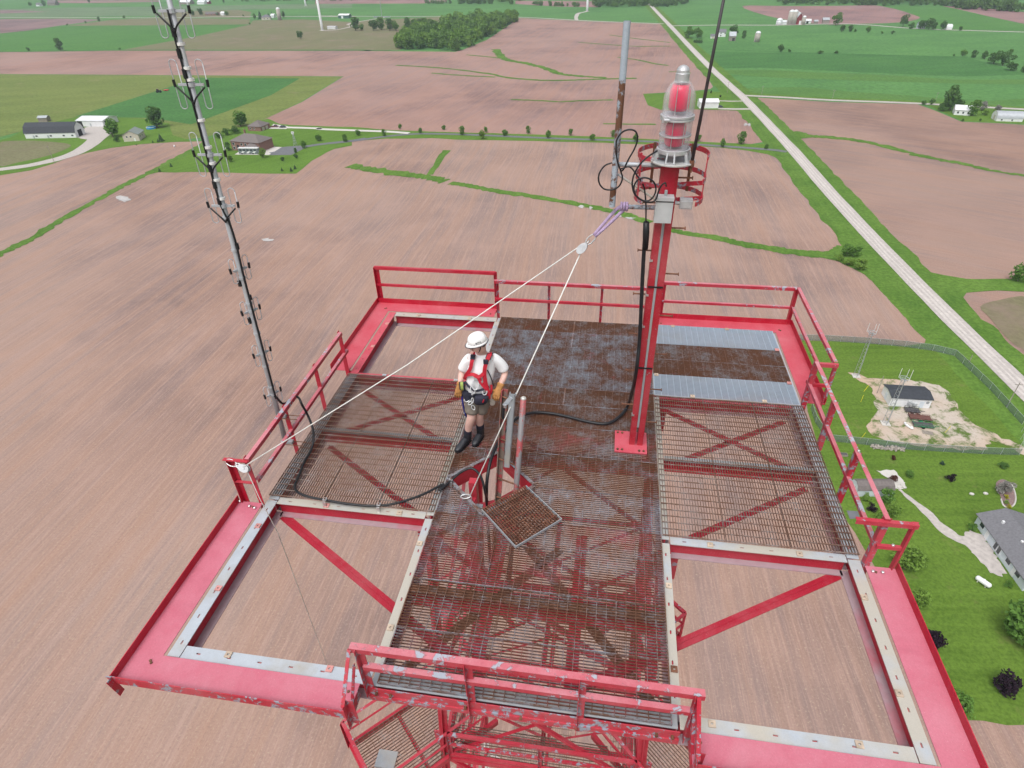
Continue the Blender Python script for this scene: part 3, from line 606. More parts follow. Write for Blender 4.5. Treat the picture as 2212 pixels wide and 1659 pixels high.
# guard rails
def rail(a, b, z, mat, name='top_rail', sx=1, w=.052):
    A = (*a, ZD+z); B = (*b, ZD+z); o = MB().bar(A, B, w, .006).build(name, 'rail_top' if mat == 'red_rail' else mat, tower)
    MB().bar(A, B, .006, w, off=(sx*(w/2-.003), -w/2-.003)).build('hanging_leg', mat, o); return o
def post(x, y, z0, z1, mat, w=.055, rot=0, name='rail_post'):
    u = (math.cos(rot), math.sin(rot), 0); mb = MB(); a = (x, y, ZD+z0); b = (x, y, ZD+z1)
    mb.bar(a, b, w, .007, up=u); mb.bar(a, b, .007, w, up=u, off=(w/2, w/2)); return mb.build(name, mat, tower)
ZT, ZM = .735, .375
rail((-3.86, 3.92), (-1.50, 3.92), ZT, 'red', sx=1); rail((-3.86, 3.92), (-1.50, 3.92), ZM, 'red', 'mid_rail', 1, .04)
post(-3.86, 3.90, -.06, ZT, 'red_sound', .08); post(-1.53, 3.90, -.12, ZT, 'red', .05)
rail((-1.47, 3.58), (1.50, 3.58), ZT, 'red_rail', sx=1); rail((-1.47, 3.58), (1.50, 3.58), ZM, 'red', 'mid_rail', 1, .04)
for x in (-1.44, -.49, .46, 1.47): post(x, 3.60, -.10, ZT, 'red_flaked', .042)
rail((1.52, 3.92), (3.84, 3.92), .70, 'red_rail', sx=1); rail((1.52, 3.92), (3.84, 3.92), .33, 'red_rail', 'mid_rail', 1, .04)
post(1.56, 3.90, -.10, .70, 'red', .05); post(3.80, 3.90, -.06, .70, 'red_sound', .08)
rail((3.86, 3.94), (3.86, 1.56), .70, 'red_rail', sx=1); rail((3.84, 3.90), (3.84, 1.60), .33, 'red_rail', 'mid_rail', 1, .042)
for s in (-1, 1):
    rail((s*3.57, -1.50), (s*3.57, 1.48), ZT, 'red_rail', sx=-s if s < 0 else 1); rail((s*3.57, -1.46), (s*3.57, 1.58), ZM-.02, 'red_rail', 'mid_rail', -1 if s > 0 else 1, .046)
    for y in (-1.49, -.47, .52, 1.47): post(s*3.585, y, -.16 if abs(y) > 1 else -.10, ZT, 'red' if s < 0 else 'red_flaked', .062, math.pi/2)
    # end frames: a second, outboard post with two short ties
    for y in ((-1.50, 1.50) if s > 0 else (-1.50,)):
        post(s*3.83, y, -.05, .70, 'red_sound' if y < 0 else 'red_flaked', .062, 0)
        MB().angle((s*(3.27 if (s > 0 and y < 0) else 3.56), y, ZD+.70), (s*3.88, y, ZD+.70), .05, .006).build('rail_tie', 'red_rail' if s > 0 else 'red_sound', tower)
        MB().angle((s*3.58, y, ZD+.34), (s*3.84, y, ZD+.34), .04, .006).build('rail_tie', 'red_sound', tower)
    MB().box(s*3.50-.1*(s < 0), s*3.50+.1*(s > 0)+.0, 1.43, 1.56, ZD-.17, ZD-.05).build('corner_bracket', 'red_sound', tower)
# front rail on the near arm, heavily flaked
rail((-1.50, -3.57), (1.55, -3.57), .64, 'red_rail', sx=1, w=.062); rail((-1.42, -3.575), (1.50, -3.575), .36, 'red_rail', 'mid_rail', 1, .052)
for x in (-1.44, -.46, .53, 1.47): post(x, -3.60, -.30 if abs(x) < 1 else -.12, .64, 'red_flaked', .06)
for s in (-1, 1):
    post(s*1.53, -3.86, -.22, .17, 'red_flaked', .07, 0); MB().angle((s*1.50, -3.60, ZD+.62), (s*1.54, -3.88, ZD+.15), .035, .006).build('rail_tie', 'red_flaked', tower)
    MB().angle((s*1.50, -3.60, ZD+.36), (s*1.53, -3.80, ZD-.10), .03, .006).build('rail_tie', 'red_flaked', tower)
    MB().bar((s*1.52, -3.62, ZD-.07), (s*1.54, -3.88, ZD-.16), .012, .12).build('corner_bracket', 'red_flaked', tower)
MB().box(-1.44, 1.44, -3.585, -3.575, ZD-.14, ZD-.03).build('fascia_plate', 'red_flaked', tower)
MB().box(-1.44, 1.44, -3.60, -3.57, ZD-.215, ZD-.142).build('fascia_plate', 'red_flaked', tower)
MB().angle((-3.885, -3.885, ZD+.09), (-3.86, -3.87, ZD-.16), .06, .007).build('corner_bracket', 'red_flaked', tower)
for x, z in ((-1.36, -.09), (-1.22, -.09), (-.50, -.11), (.02, -.15), (.53, -.19), (1.24, -.10), (1.38, -.10)): MB().tube([(x, -3.58, ZD+z), (x, -3.615, ZD+z)], .014, 8).build('bolt', 'rust', tower)
for x, y, z in ((-3.86, -1.52, .005), (-3.70, -1.58, 0), (-3.62, -1.60, 0), (3.62, -1.58, 0), (3.72, -1.58, 0), (3.74, -1.5, .35), (3.80, 3.86, .70), (3.86, 1.58, .71), (3.57, .52, .745), (3.58, -.45, .745), (3.84, 1.52, .02)):
    MB().lathe([(.016, -.004), (.016, .012), (.009, .016)], (x, y, ZD+z), 8).build('bolt', 'steel', tower)
# hatch rim, ladder frame below it
mb = MB(); cs = [(HC[0]-HH, HC[1]), (HC[0], HC[1]+HH), (HC[0]+HH, HC[1]), (HC[0], HC[1]-HH)]
for i in range(4): a, b = cs[i], cs[(i+1) % 4]; mb.angle((*a, ZD+.008), (*b, ZD+.008), .045, .006, sx=-1)
mb.build('hatch_rim', 'grate_b', tower)
for i in (0, 1): a, b = cs[i], cs[(i+1) % 4]; MB().bar((*a, ZD-.14), (*b, ZD-.14), .012, .2).build('hatch_beam', 'red_sound', tower)
for a, b, z in (((-1.25, -.9), (-.35, -.45), -.5), ((-1.2, -.55), (-.4, -1.0), -.62), ((-1.1, -1.1), (-1.0, -.4), -.8), ((-.55, -1.15), (-.5, -.3), -.7)):
    brace(a, b, z, .05, 'red')
MB().bar((-1.02, -.72, ZD-.05), (-1.0, -.74, ZD-2.2), .10, .10).build('hatch_column', 'red', tower)
MB().bar((-.98, -1.05, ZD-.05), (-.98, -1.05, ZD-2.2), .12, .06).build('hatch_column', 'red', tower)
MB().cbox((-.9, -.98, ZD-.33), (.10, .06, .2)).build('splice_box', 'galv_dark', tower)
# lattice below: four legs, cross bracing, seven colour bands
def half(z): return 1.42+(DECK-z)*.042
bands = [(DECK*(6-i)/7, DECK*(7-i)/7) for i in range(7)]
for i, (z0, z1) in enumerate(bands):
    m_ = 'red' if i % 2 == 0 else 'white_paint'; z1 = z1-(.22 if i == 0 else 0)
    for sx in (-1, 1):
        for sy in (-1, 1):
            a = half(z0); b = half(z1); mb = MB(); mb.bar((sx*a, sy*a, z0), (sx*b, sy*b, z1), .15, .018, up=(1, 0, 0)); mb.bar((sx*a, sy*a, z0), (sx*b, sy*b, z1), .018, .15, up=(1, 0, 0)); mb.build('leg', m_, tower)
zs = [DECK-.35]
while zs[-1] > 8: zs.append(zs[-1]-(2.75 if zs[-1] > 80 else 2*half(zs[-1])*.95))
for i in range(len(zs)-1):
    za, zb = zs[i], max(zs[i+1], .3); m_ = 'red' if int((DECK-(za+zb)/2)//(DECK/7)) % 2 == 0 else 'white_paint'; a, b = half(za), half(zb)
    for q in range(4):
        c, s = [(1, 0), (0, 1), (-1, 0), (0, -1)][q]
        def W(u, r, z): return (c*r-s*u, s*r+c*u, z)
        MB().angle(W(-a, a, za), W(b, b, zb), .055, .008).build('brace', m_, tower); MB().angle(W(a, a-.03, za), W(-b, b-.03, zb), .055, .008).build('brace', m_, tower)
        MB().angle(W(-b, b, zb), W(b, b, zb), .09, .009).build('strut', m_, tower)
    if i < 3: MB().angle((-b, 0, zb), (b, 0, zb), .08, .008).build('strut', m_, tower); MB().angle((0, -b, zb), (0, b, zb-.1), .08, .008).build('strut', m_, tower)
# gussets where the legs meet the deck and lower deck
for sx in (-1, 1):
    for sy in (-1, 1):
        for z in (DECK-.45, DECK-5.3):
            h = half(z); MB().box(sx*h-.16, sx*h+.16, sy*h-.012-.02*sy, sy*h+.012-.02*sy, z-.25, z+.2).build('gusset', 'red_flaked' if sy < 0 else 'red', tower)
# lower deck: a ring round the shaft and four diagonal arms
ZL = DECK-5.75; hl = 1.68
def grate_poly(o0, ux, uy, L, W_, mat, pitch=.05, rod=.11):
    """grating in a rotated rectangle: o0 corner, ux along L, uy along W_"""
    mb = MB(); o0 = np.array([*o0, ZL]); ux = np.array([*ux, 0.]); uy = np.array([*uy, 0.])
    n = int(W_/pitch)
    for i in range(n+1): p = o0+uy*(W_*i/n); mb.bar(p, p+ux*L, .006, .03)
    n = int(L/rod)
    for i in range(n+1): p = o0+ux*(L*i/n); mb.bar(p, p+uy*W_, .008, .008, off=(0, .012))
    return mb.build('lower_grating', mat, tower)
for q in range(4):
    c, s = [(1, 0), (0, 1), (-1, 0), (0, -1)][q]
    def W2(u, r): return (c*u-s*r, s*u+c*r)
    grate_poly(W2(-hl, -hl), (c, s), (-s, c), 2*hl-.55, .5, 'grate_wing', .042, .1)
k = math.sqrt(.5)
for sx in (-1, 1):
    for sy in (-1, 1):
        UE, VE = (1.62, 1.14) if sy < 0 else (.62, .95)
        d = np.array([sx*k, sy*k]); n_ = np.array([sx*k, -sy*k])      # out along the diagonal, and sideways towards the flank
        base = d*(2.0); o0 = base-n_*.05
        grate_poly(tuple(o0), tuple(d), tuple(n_), UE-.02, VE+.01, 'grate_wing', .05, .1)
        def at(u, v, z): p = base+d*u+n_*v; return (p[0], p[1], ZL+z)
        for v in (-.08, VE): MB().bar(at(-.7, v, -.09), at(UE, v, -.09), .07, .14).build('arm_beam', 'red', tower)
        MB().bar(at(UE, -.08, -.09), at(UE, VE, -.09), .07, .14).build('arm_beam', 'red', tower)
        MB().bar(at(UE*.43, -.08, -.12), at(UE*.43, VE, -.12), .06, .08).build('arm_beam', 'red_sound', tower)
        for v in (-.08, VE):
            MB().angle(at(-.5, v, .74), at(UE, v, .74), .05, .006).build('top_rail', 'red_rail', tower); MB().angle(at(-.5, v, .38), at(UE, v, .38), .035, .006).build('mid_rail', 'red', tower)
            MB().angle(at(UE, v, -.1), at(UE, v, .74), .055, .006).build('rail_post', 'red', tower)
        MB().angle(at(UE, -.08, .74), at(UE, VE, .74), .06, .006).build('top_rail', 'red_rail', tower); MB().angle(at(UE, -.08, .38), at(UE, VE, .38), .035, .006).build('mid_rail', 'red', tower)
for sy in (-1, 1):
    for z, m_, n_, w in ((.74, 'red_rail', 'top_rail', .055), (.38, 'red_flaked', 'mid_rail', .04), (.03, 'red', 'mid_rail', .05)):
        MB().angle((-hl+.12, sy*hl, ZL+z), (hl-.12, sy*hl, ZL+z), w, .006).build(n_, m_, tower)
    for x in (-hl+.14, 0, hl-.14): MB().angle((x, sy*hl, ZL-.1), (x, sy*hl, ZL+.74), .06, .006).build('rail_post', 'red_flaked', tower)
MB().cbox((-2.62, -1.95, ZL+.06), (.34, .28, .04)).build('antenna_bracket', 'galv_dark', tower)
mb = MB()
for i in range(26): x = -.52+i*.04; mb.bar((x, -hl+.05, ZL+.004), (x, -.9, ZL+.004), .006, .03)
for i in range(8): y = -hl+.08+i*.1; mb.bar((-.52, y, ZL+.016), (.5, y, ZL+.016), .008, .008)
mb.build('lower_grating', 'grate_wing', tower)

# loose hatch cover lying half over the opening
hatch = thing('hatch_cover', 'rusty square grating cover lying flipped beside the open deck hatch', 'hatch cover', (-.28, -1.34, ZD))
p0, p1, p2, p3 = [np.array([*p, ZD+z]) for p, z in (((-.78, -1.31), .05), ((-.30, -.84), .05), ((.20, -1.38), .10), ((-.28, -1.86), .10))]
mb = MB(); n = 20
for i in range(n+1): t_ = i/n; mb.bar(p0+(p1-p0)*t_, p3+(p2-p3)*t_, .0065, .030, up=(0, 0, 1))
mb.build('bearing_bars', 'rust', hatch)
mb = MB(); n = 8
for i in range(n+1): t_ = i/n; mb.bar(p0+(p3-p0)*t_, p1+(p2-p1)*t_, .008, .008, off=(0, .014))
mb.build('cross_rods', 'rust', hatch)
up_ = np.array([0, 0, .004])
mb = MB()
for a, b in ((p3, p2), (p0, p3), (p1, p2)): mb.bar(a+up_, b+up_, .009, .036)
mb.build('banding_bar', 'galv_dark', hatch)
# ------------------------------------------------------------------ beacon mast and what hangs on it
MX, MY = 1.085, .225
def mp(f, x, y, yy=MY): return ony(f(x, y), yy)          # point seen at f(x, y), on the plane through the mast
M['mast_red'] = paint('mast_red_paint', (.36, .008, .022), (.40, .03, .045), .33, wear_scale=5.)
mast = thing('beacon_mast', 'tall red steel mast bolted to a square base plate on the deck', 'mast', (MX, MY, ZD))
mb = MB(); z1 = ZD+3.80
for s in (-1, 1):                                        # two channels back to back
    x = MX+s*.053; mb.box(x-.038, x+.038, MY-.062, MY-.054, ZD+.01, z1); mb.box(x-.038, x+.038, MY+.054, MY+.062, ZD+.01, z1); mb.box(x+s*.030, x+s*.038, MY-.054, MY+.054, ZD+.01, z1); mb.box(x-s*.038, x-s*.030, MY-.054, MY+.054, ZD+.01, z1)
mb.build('mast_column', 'mast_red', mast)
MB().box(MX-.012, MX+.012, MY-.070, MY-.05, ZD+.35, ZD+3.3).build('conduit', 'galv_dark', mast)
MB().box(MX-.06, MX+.06, MY-.066, MY-.0625, ZD+3.45, z1).build('cover_plate', 'red_sound', mast)
MB().box(.80, 1.235, .0, .445, ZD+.012, ZD+.032).build('base_plate', 'red_chalk_lit2', mast)
for x in (.84, .90, 1.13, 1.19):
    for y in (.045, .40): MB().lathe([(.018, 0), (.018, .012), (.01, .02)], (x, y, ZD+.032), 6).build('bolt', 'rust', mast)
for i in range(13):                                      # climbing pegs, left and right in turn
    z = ZD+.42+i*.27; s = -1 if i % 2 else 1
    if abs(z-ZD-3.4) < .12 and s > 0: continue
    o = MB().tube([(MX+s*.07, MY-.02, z), (MX+s*.235, MY-.02, z)], .0095, 8).build('climbing_peg', 'rust', mast)
    MB().tube([(MX+s*.235, MY-.02, z), (MX+s*.243, MY-.02, z)], .021, 8).build('peg_head', 'rust', o)
for i, z in enumerate((.55, 1.9, 2.32, 2.75)):
    MB().cbox((MX-.085, MY-.05, ZD+z), (.035, .05, .022)).build('hose_clamp', 'steel', mast)
for z in (1.30, 2.42): MB().box(MX-.085, MX+.083, MY-.076, MY+.068, ZD+z, ZD+z+.016).build('cable_tie', 'black', mast)
MB().lathe([(.215, 0), (.225, .004), (.225, .016), (.215, .02)], (MX+.02, MY, ZD+3.815), 32).build('top_plate', 'galv_dirty', mast)
CC = (MX+.02, MY+.03)
for z, a0, a1, m_ in ((3.885, -.35, 3.75, 'red_flaked'), (3.66, -.55, 3.75, 'red_flaked'), (3.45, -.75, 3.8, 'red_flaked')):
    MB().ring_bar((*CC, ZD+z), .355, a0, a1, .007, .05, 30).build('cage_hoop', m_, mast)
for a in (-.30, .9, 2.1, 3.5):
    x, y = CC[0]+.347*math.cos(a), CC[1]+.347*math.sin(a); MB().bar((x, y, ZD+3.42), (x, y, ZD+3.92), .032, .008, up=(math.cos(a), math.sin(a), 0)).build('cage_bar', 'red' if a in (-.30, 3.5) else 'rust', mast)
for s, z in ((1, 3.58), (-1, 3.56), (1, 3.42), (-1, 3.82)): MB().bar((MX+s*.07, MY, ZD+z), (CC[0]+s*.34, MY+.02, ZD+z+.02), .008, .045).build('cage_arm', 'red_flaked', mast)
for z, xe in ((3.775, .50), (3.33, .66)): MB().tube([(MX-.06, MY, ZD+z), (xe, MY, ZD+z)], .024, 12).build('side_arm', 'pipe_rust' if z < 3.5 else 'galv', mast, smooth=True)
MB().tube([(MX-.10, MY-.03, ZD+3.42), (.56, MY-.02, ZD+3.68)], .013, 8).build('stay_rod', 'galv_dirty', mast)
jb = MB().box(MX-.115, MX+.062, MY-.20, MY-.085, ZD+3.235, ZD+3.50).build('junction_box', 'box_grey', mast)
MB().box(MX-.119, MX+.066, MY-.205, MY-.082, ZD+3.470, ZD+3.505).build('box_lid', 'box_grey', jb)
MB().box(MX-.117, MX+.064, MY-.203, MY-.088, ZD+3.458, ZD+3.4695).build('gasket', 'black', jb)
MB().tube([(MX-.02, MY-.13, ZD+3.50), (MX-.02, MY-.13, ZD+3.56)], .016, 8).build('gland', 'galv', jb)
sb = MB().box(MX+.14, MX+.27, MY-.08, MY+.0, ZD+3.35, ZD+3.45).build('socket_box', 'alu', mast); MB().box(MX+.15, MX+.26, MY-.09, MY-.08, ZD+3.365, ZD+3.435).build('box_lid', 'alu', sb)
MB().tube([(MX+.06, MY-.04, ZD+3.40), (MX+.14, MY-.04, ZD+3.40)], .018, 8).build('conduit', 'galv_dark', mast)
# beacon
BX, BY, BZ = MX+.01, MY, ZD+3.835
beacon = thing('obstruction_beacon', 'clear ribbed glass aircraft warning beacon with red filters on the mast', 'beacon', (BX, BY, BZ))
MB().lathe([(.165, .075), (.168, .085), (.168, .115), (.150, .12)], (BX, BY, BZ), 40).build('base_casting', 'alu', beacon, smooth=False)
for a in (-1.75, -.55, .9, 2.1, 3.3):
    c, s = math.cos(a), math.sin(a); mb = MB()
    for q in (-1, 1): mb.bar((BX+.16*c-q*.035*s, BY+.16*s+q*.035*c, BZ+.095), (BX+.185*c-q*.042*s, BY+.185*s+q*.042*c, BZ), .014, .03, up=(c, s, 0))
    mb.bar((BX+.185*c+.045*s, BY+.185*s-.045*c, BZ+.006), (BX+.185*c-.045*s, BY+.185*s+.045*c, BZ+.006), .045, .012); mb.build('foot', 'alu', beacon)
def ribs(r, z0, z1, n, top=False):
    out = [];
    for i in range(n*2+1):
        t_ = i/(n*2); z = z0+(z1-z0)*t_; rr_ = r+(.0055 if i % 2 else 0)
        if top: rr_ = (r-.085*max(0, (t_-.45)/.55)**2.0*1.0)+(.005 if i % 2 else 0)
        out.append((rr_, z))
    return out
lo = ribs(.150, .12, .385, 14); up_r = ribs(.150, .435, .735, 15, True)
for nm, pr_ in (('lower_lens', lo), ('upper_lens', up_r)):
    inner = [(r-.012, z) for r, z in ((pr_[0]), (pr_[len(pr_)//3]), (pr_[2*len(pr_)//3]), pr_[-1])][::-1]
    MB().lathe(pr_+inner+[pr_[0]], (BX, BY, BZ), 40, cap=False).build(nm, 'glass', beacon, smooth=True)
MB().lathe([(.157, .385), (.166, .388), (.166, .402), (.158, .408), (.166, .414), (.166, .43), (.157, .434)], (BX, BY, BZ), 40).build('clamp_ring', 'alu', beacon)
hg = MB().cbox((BX-.125, BY-.12, BZ+.408), (.05, .05, .05)).build('hinge', 'alu', beacon); MB().tube([(BX-.135, BY-.155, BZ+.408), (BX-.085, BY-.155, BZ+.408)], .014, 10).build('hinge_bolt', 'alu', hg)
MB().lathe([(.150, .236), (.158, .238), (.158, .250), (.150, .252)], (BX, BY, BZ), 40).build('lens_band', 'alu', beacon)
for z0, z1 in ((.14, .372), (.47, .70)):
    o = MB().lathe([(.085, z0), (.100, z0+.03), (.100, z1-.05), (.078, z1)], (BX, BY, BZ), 28).build('red_filter', 'filter', beacon, smooth=True)
for a in (-1.9, -.9): MB().tube([(BX+.118*math.cos(a), BY+.118*math.sin(a), BZ+.13), (BX+.118*math.cos(a), BY+.118*math.sin(a), BZ+.70)], .004, 6).build('filter_rod', 'steel', beacon)
MB().lathe([(.070, .722), (.070, .735), (.066, .737), (.066, .795), (.061, .80), (.060, .825), (.050, .845), (.030, .860), (.008, .866)], (BX, BY, BZ), 28).build('vent_cap', 'alu', beacon)
# pipe, rod
pp = [ony((1355, 45), MY-.05), ony((1322, 446), MY-.05)]
o = MB().tube([pp[1], pp[0]], .033, 14, cap=False).build('galvanised_pipe', 'pipe_rust', smooth=True); tag(o, 'tall rust-patched galvanised pipe clamped to the arms of the beacon mast', 'pipe')
o.location = (0, 0, 0)
w0 = mp(rb, 968, 885, MY-.12); w1 = ony((1563, 0), MY-.05); w1 = w0+(w1-w0)*1.35
o = thing('lightning_rod', 'thin dark lightning rod rising from the edge of the beacon plate', 'lightning rod', tuple(w0))
MB().tube([w0, w1], [.017, .013], 10).build('rod', 'whip', o, smooth=True); MB().lathe([(.026, -.03), (.026, .03)], tuple(w0), 8).build('clamp', 'rust', o); MB().tube([w0-np.array([0, 0, .09]), w0], .012, 8).build('stud', 'rust', o)
# black leads tangled round the arm and pipe
def cable(name, label, pts, r, mat='black', k=10, n=8, cat='cable', group=None):
    o = MB().tube(catmull(pts, k), r, n).build(name, mat, smooth=True); return tag(o, label, cat, group)
L1 = [mp(rb, x, y, MY-d) for x, y, d in ((680, 780, .17), (600, 830, .24), (530, 900, .26), (485, 980, .26), (470, 1060, .26), (490, 1140, .27), (545, 1190, .27), (610, 1195, .27), (655, 1150, .27), (668, 1085, .27), (640, 1030, .28), (580, 1005, .28), (520, 1020, .29), (485, 1080, .29), (500, 1150, .29), (560, 1195, .28), (620, 1210, .27), (665, 1190, .25), (690, 1120, .23), (715, 1070, .23), (745, 1048, .22), (755, 1075, .17))]
cable('beacon_lead', 'coiled black lead from the beacon foot to the grey junction box', L1, .0085)
L2 = [mp(rb, x, y, MY-d) for x, y, d in ((375, 950, .10), (345, 860, .12), (335, 750, .12), (345, 680, .12), (390, 622, .12), (450, 602, .12), (500, 620, .12), (515, 680, .12), (490, 760, .12), (440, 850, .14), (400, 930, .14), (372, 955, .12))]
cable('antenna_lead', 'black lead looped in a tall teardrop against the galvanised pipe', L2, .0085)
L3 = [mp(rb, x, y, MY-d) for x, y, d in ((300, 880, .10), (240, 905, .11), (195, 970, .12), (192, 1040, .12), (230, 1095, .12), (300, 1105, .12), (360, 1075, .12), (388, 1010, .12), (375, 950, .11))]
cable('antenna_lead', 'black lead wound in a low ring round the galvanised pipe', L3, .0085)
L4 = [mp(rb, x, y, MY-d) for x, y, d in ((375, 930, .13), (450, 915, .14), (510, 985, .15), (560, 1060, .15), (578, 1140, .15), (585, 1240, .15), (585, 1330, .14), (585, 1375, .13))]
cable('antenna_lead', 'black lead dropping from the side arm to the thick feed line', L4, .008)
# thick coax down the mast, across the deck and into the hatch
C1 = [mp(rb, 585, 1370, MY-.10), ony((1390, 560), MY-.10), ony((1386, 640), MY-.12), ony((1381, 740), MY-.13), ony((1373, 810), MY-.15)] + \
     [onz(p, ZD+z) for p, z in (((1358, 872), .16), ((1338, 900), .06), ((1310, 915), .04), ((1270, 911), .035), ((1230, 901), .035), ((1190, 893), .035), ((1150, 892), .06), ((1115, 905), .16), ((1085, 940), .20), ((1063, 985), .16), ((1053, 1030), .02), ((1051, 1065), -.25), ((1052, 1095), -.6))]
C1.append(C1[-1]+np.array([0, -.05, -1.6]))
cable('coaxial_feed_line', 'thick black coaxial line running down the mast and across the deck', C1, .022, k=12, n=10)
o = MB().tube([mp(rb, 588, 1375, MY-.10), mp(rb, 586, 1470, MY-.10), mp(rb, 580, 1600, MY-.10)], [.032, .036, .03], 10).build('weatherproof_joint', 'black', smooth=True); tag(o, 'fat black taped joint at the top of the thick coaxial line', 'cable joint')

# ------------------------------------------------------------------ dipole antenna on the left rail
ab = onx(r4(1186, 1145), -3.70); at_ = ony((365, 0), -.32); 
adir = (at_-ab)/np.linalg.norm(at_-ab); alen = np.linalg.norm(at_-ab)
ant = thing('dipole_antenna', 'tall grey mast with folded dipole loops strapped outside the deck guard rail', 'antenna', tuple(ab))
MB().tube([ab-adir*.05, ab+adir*1.7, ab+adir*alen*.62, ab+adir*(alen*.62+.02), ab+adir*(alen+2.4)], [.034, .034, .030, .026, .022], 14).build('antenna_mast', 'antenna', ant, smooth=True)
def along(p):                                            # distance up the mast of the point seen at p
    best = min(np.linspace(-.1, alen+2.4, 1200), key=lambda u: abs(proj_y(ab+adir*u)-p[1])); return best
def proj_y(X):
    v = np.asarray(X)-CAM; return 829.5-FPX*(v@AX_U)/(v@AX_F)
ang_list = []
def loops(u, a, L=.34, w=.036, arm=.125, mat='antenna', fed=True):
    """a pair of folded dipoles on a cross arm at u along the mast, turned by a"""
    c = ab+adir*u; h = np.array([math.cos(a), math.sin(a), 0]); h -= adir*(h@adir); h /= np.linalg.norm(h); f = np.cross(adir, h)
    o = MB().bar(c-h*arm, c+h*arm, .022, .022).build('cross_arm', 'antenna', ant)
    MB().tube([c-adir*.018, c+adir*.018], .040, 12).build('clamp', 'antenna', o)
    for s in (-1, 1):
        e = c+h*(s*arm); pts = []
        for k_ in range(17):
            t_ = 2*math.pi*k_/16; x = w*math.cos(t_); y = L/2-w; pts.append(e+h*x+adir*(w*math.sin(t_)+math.copysign(y, math.sin(t_) if abs(math.sin(t_)) > 1e-6 else (1 if k_ < 4 or k_ == 8 else -1))))
        pts[-1] = pts[0]; MB().tube(pts+[pts[0]], .0048, 6, cap=False).build('dipole_loop', 'antenna', o, smooth=True)
        MB().tube([e-adir*.02+h*s*w, e+adir*.045+h*s*(w+.004)], .014, 8).build('feed_boot', 'black', o)
        if fed: MB().tube(catmull([e+h*s*.01-adir*.02-f*.02, e-h*s*.05-adir*.075-f*.04, c+h*s*.03-adir*.12-f*.05, c-adir*.17-f*.045], 6), .009, 6).build('feed_lead', 'black', o, smooth=True)
camh = math.atan2(AX_R[1], AX_R[0])
for y in (23, 182, 335, 445): loops(along((0, y)), camh, .44 if y < 400 else .38)
for y in (582, 672, 763, 850): loops(along((0, y)), camh+.9, .30, .03, .085, fed=False)
for y in (95, 147, 172, 260, 318, 352, 388, 428, 470, 540, 600, 655, 720, 790, 835): MB().tube([ab+adir*(along((0, y))-.013), ab+adir*(along((0, y))+.013)], .041, 12).build('cable_strap', 'tape_white' if y < 460 else 'antenna', ant)
fa = -AX_F - adir*(-AX_F@adir); fa /= np.linalg.norm(fa); ha = np.cross(fa, adir)
def side(y, hx, fx=.03): u = along((0, y)); return ab+adir*u+ha*hx+fa*fx
MB().tube(catmull([side(20, .02, .035), side(100, .025), side(200, .02), side(320, .02), side(430, .018), side(480, -.03), side(520, -.045)], 8), .011, 6).build('feed_line', 'black', ant, smooth=True)
MB().tube(catmull([side(470, -.03), side(520, -.045), side(600, -.035), side(700, -.035), side(800, -.035), side(858, -.036)], 8), .013, 6).build('feed_line', 'black', ant, smooth=True)
for y, hx, L in ((70, .022, 20), (115, .022, 20), (158, .02, 20), (362, .02, 16), (397, .02, 15), (433, .018, 14), (530, -.05, 12), (610, .035, 12), (690, .035, 12), (640, -.045, 10)):
    MB().tube([side(y-L/2, hx), side(y+L/2, hx)], .021, 8).build('splitter', 'black', ant)
for z in (.60, .15):
    for q in (-.03, .05):
        zc = ab+adir*((z-ab[2]+ZD)/adir[2]); MB().tube([zc+np.array([-.02, -.045+q, 0]), zc+np.array([.30, -.045+q, .0])], .006, 6).build('clamp_rod', 'rust', ant)
    MB().cbox(zc+np.array([.07, 0, 0]), (.10, .09, .04)).build('clamp_block', 'galv_dark', ant)
# feed line from the antenna over the rail, round the deck and into the hatch
C2 = [side(852, -.03)] + [onx(r4(1175, 928), -3.66), onx(r4(1220, 905), -3.60), onx(r4(1245, 882), -3.57), onx(r4(1275, 893), -3.52), onx(r4(1292, 930), -3.47), onx(r4(1330, 1000), -3.44), onx(r4(1362, 1085), -3.36)] + \
     [onz(r4(x, y), ZD+z) for x, y, z in ((1365, 1170, .10), (1345, 1230, .05), (1310, 1290, .03), (1275, 1380, .03), (1250, 1440, .03), (1262, 1480, .03), (1320, 1508, .03), (1430, 1532, .03), (1600, 1560, .03), (1760, 1570, .03), (1900, 1550, .03), (2050, 1500, .03), (2180, 1435, .04))] + \
     [onz(rm(x, y), ZD+z) for x, y, z in ((80, 770, .04), (180, 685, .05), (290, 590, .09), (390, 543, .12), (460, 570, .10), (515, 650, .02), (550, 790, -.15), (570, 950, -.5))]
C2.append(C2[-1]+np.array([0.02, -.05, -1.7]))
cable('coaxial_feed_line', 'long black coaxial line curving from the dipole antenna to the hatch', C2, .0165, k=10, n=8)
for p, l_ in ((r4(1440, 1535), 'bright steel clip holding the black line on the beam, towards the antenna'), (r4(1778, 1568), 'bright steel clip holding the black line on the beam, middle of three'), (rm(200, 668), 'bright steel clip holding the black line at the hatch corner')):
    c = onz(p, ZD+.045); o = thing('line_hanger', l_, 'hanger clip', tuple(c), 0, 'hanger clips on the antenna feed line')
    MB().cbox(c+np.array([0, 0, .02]), (.045, .045, .012)).build('strap', 'steel', o); MB().cbox(c+np.array([0, -.04, -.035]), (.035, .012, .09)).build('bracket', 'steel', o); MB().lathe([(.012, .02), (.012, .036)], tuple(c), 6).build('nut', 'rust', o)

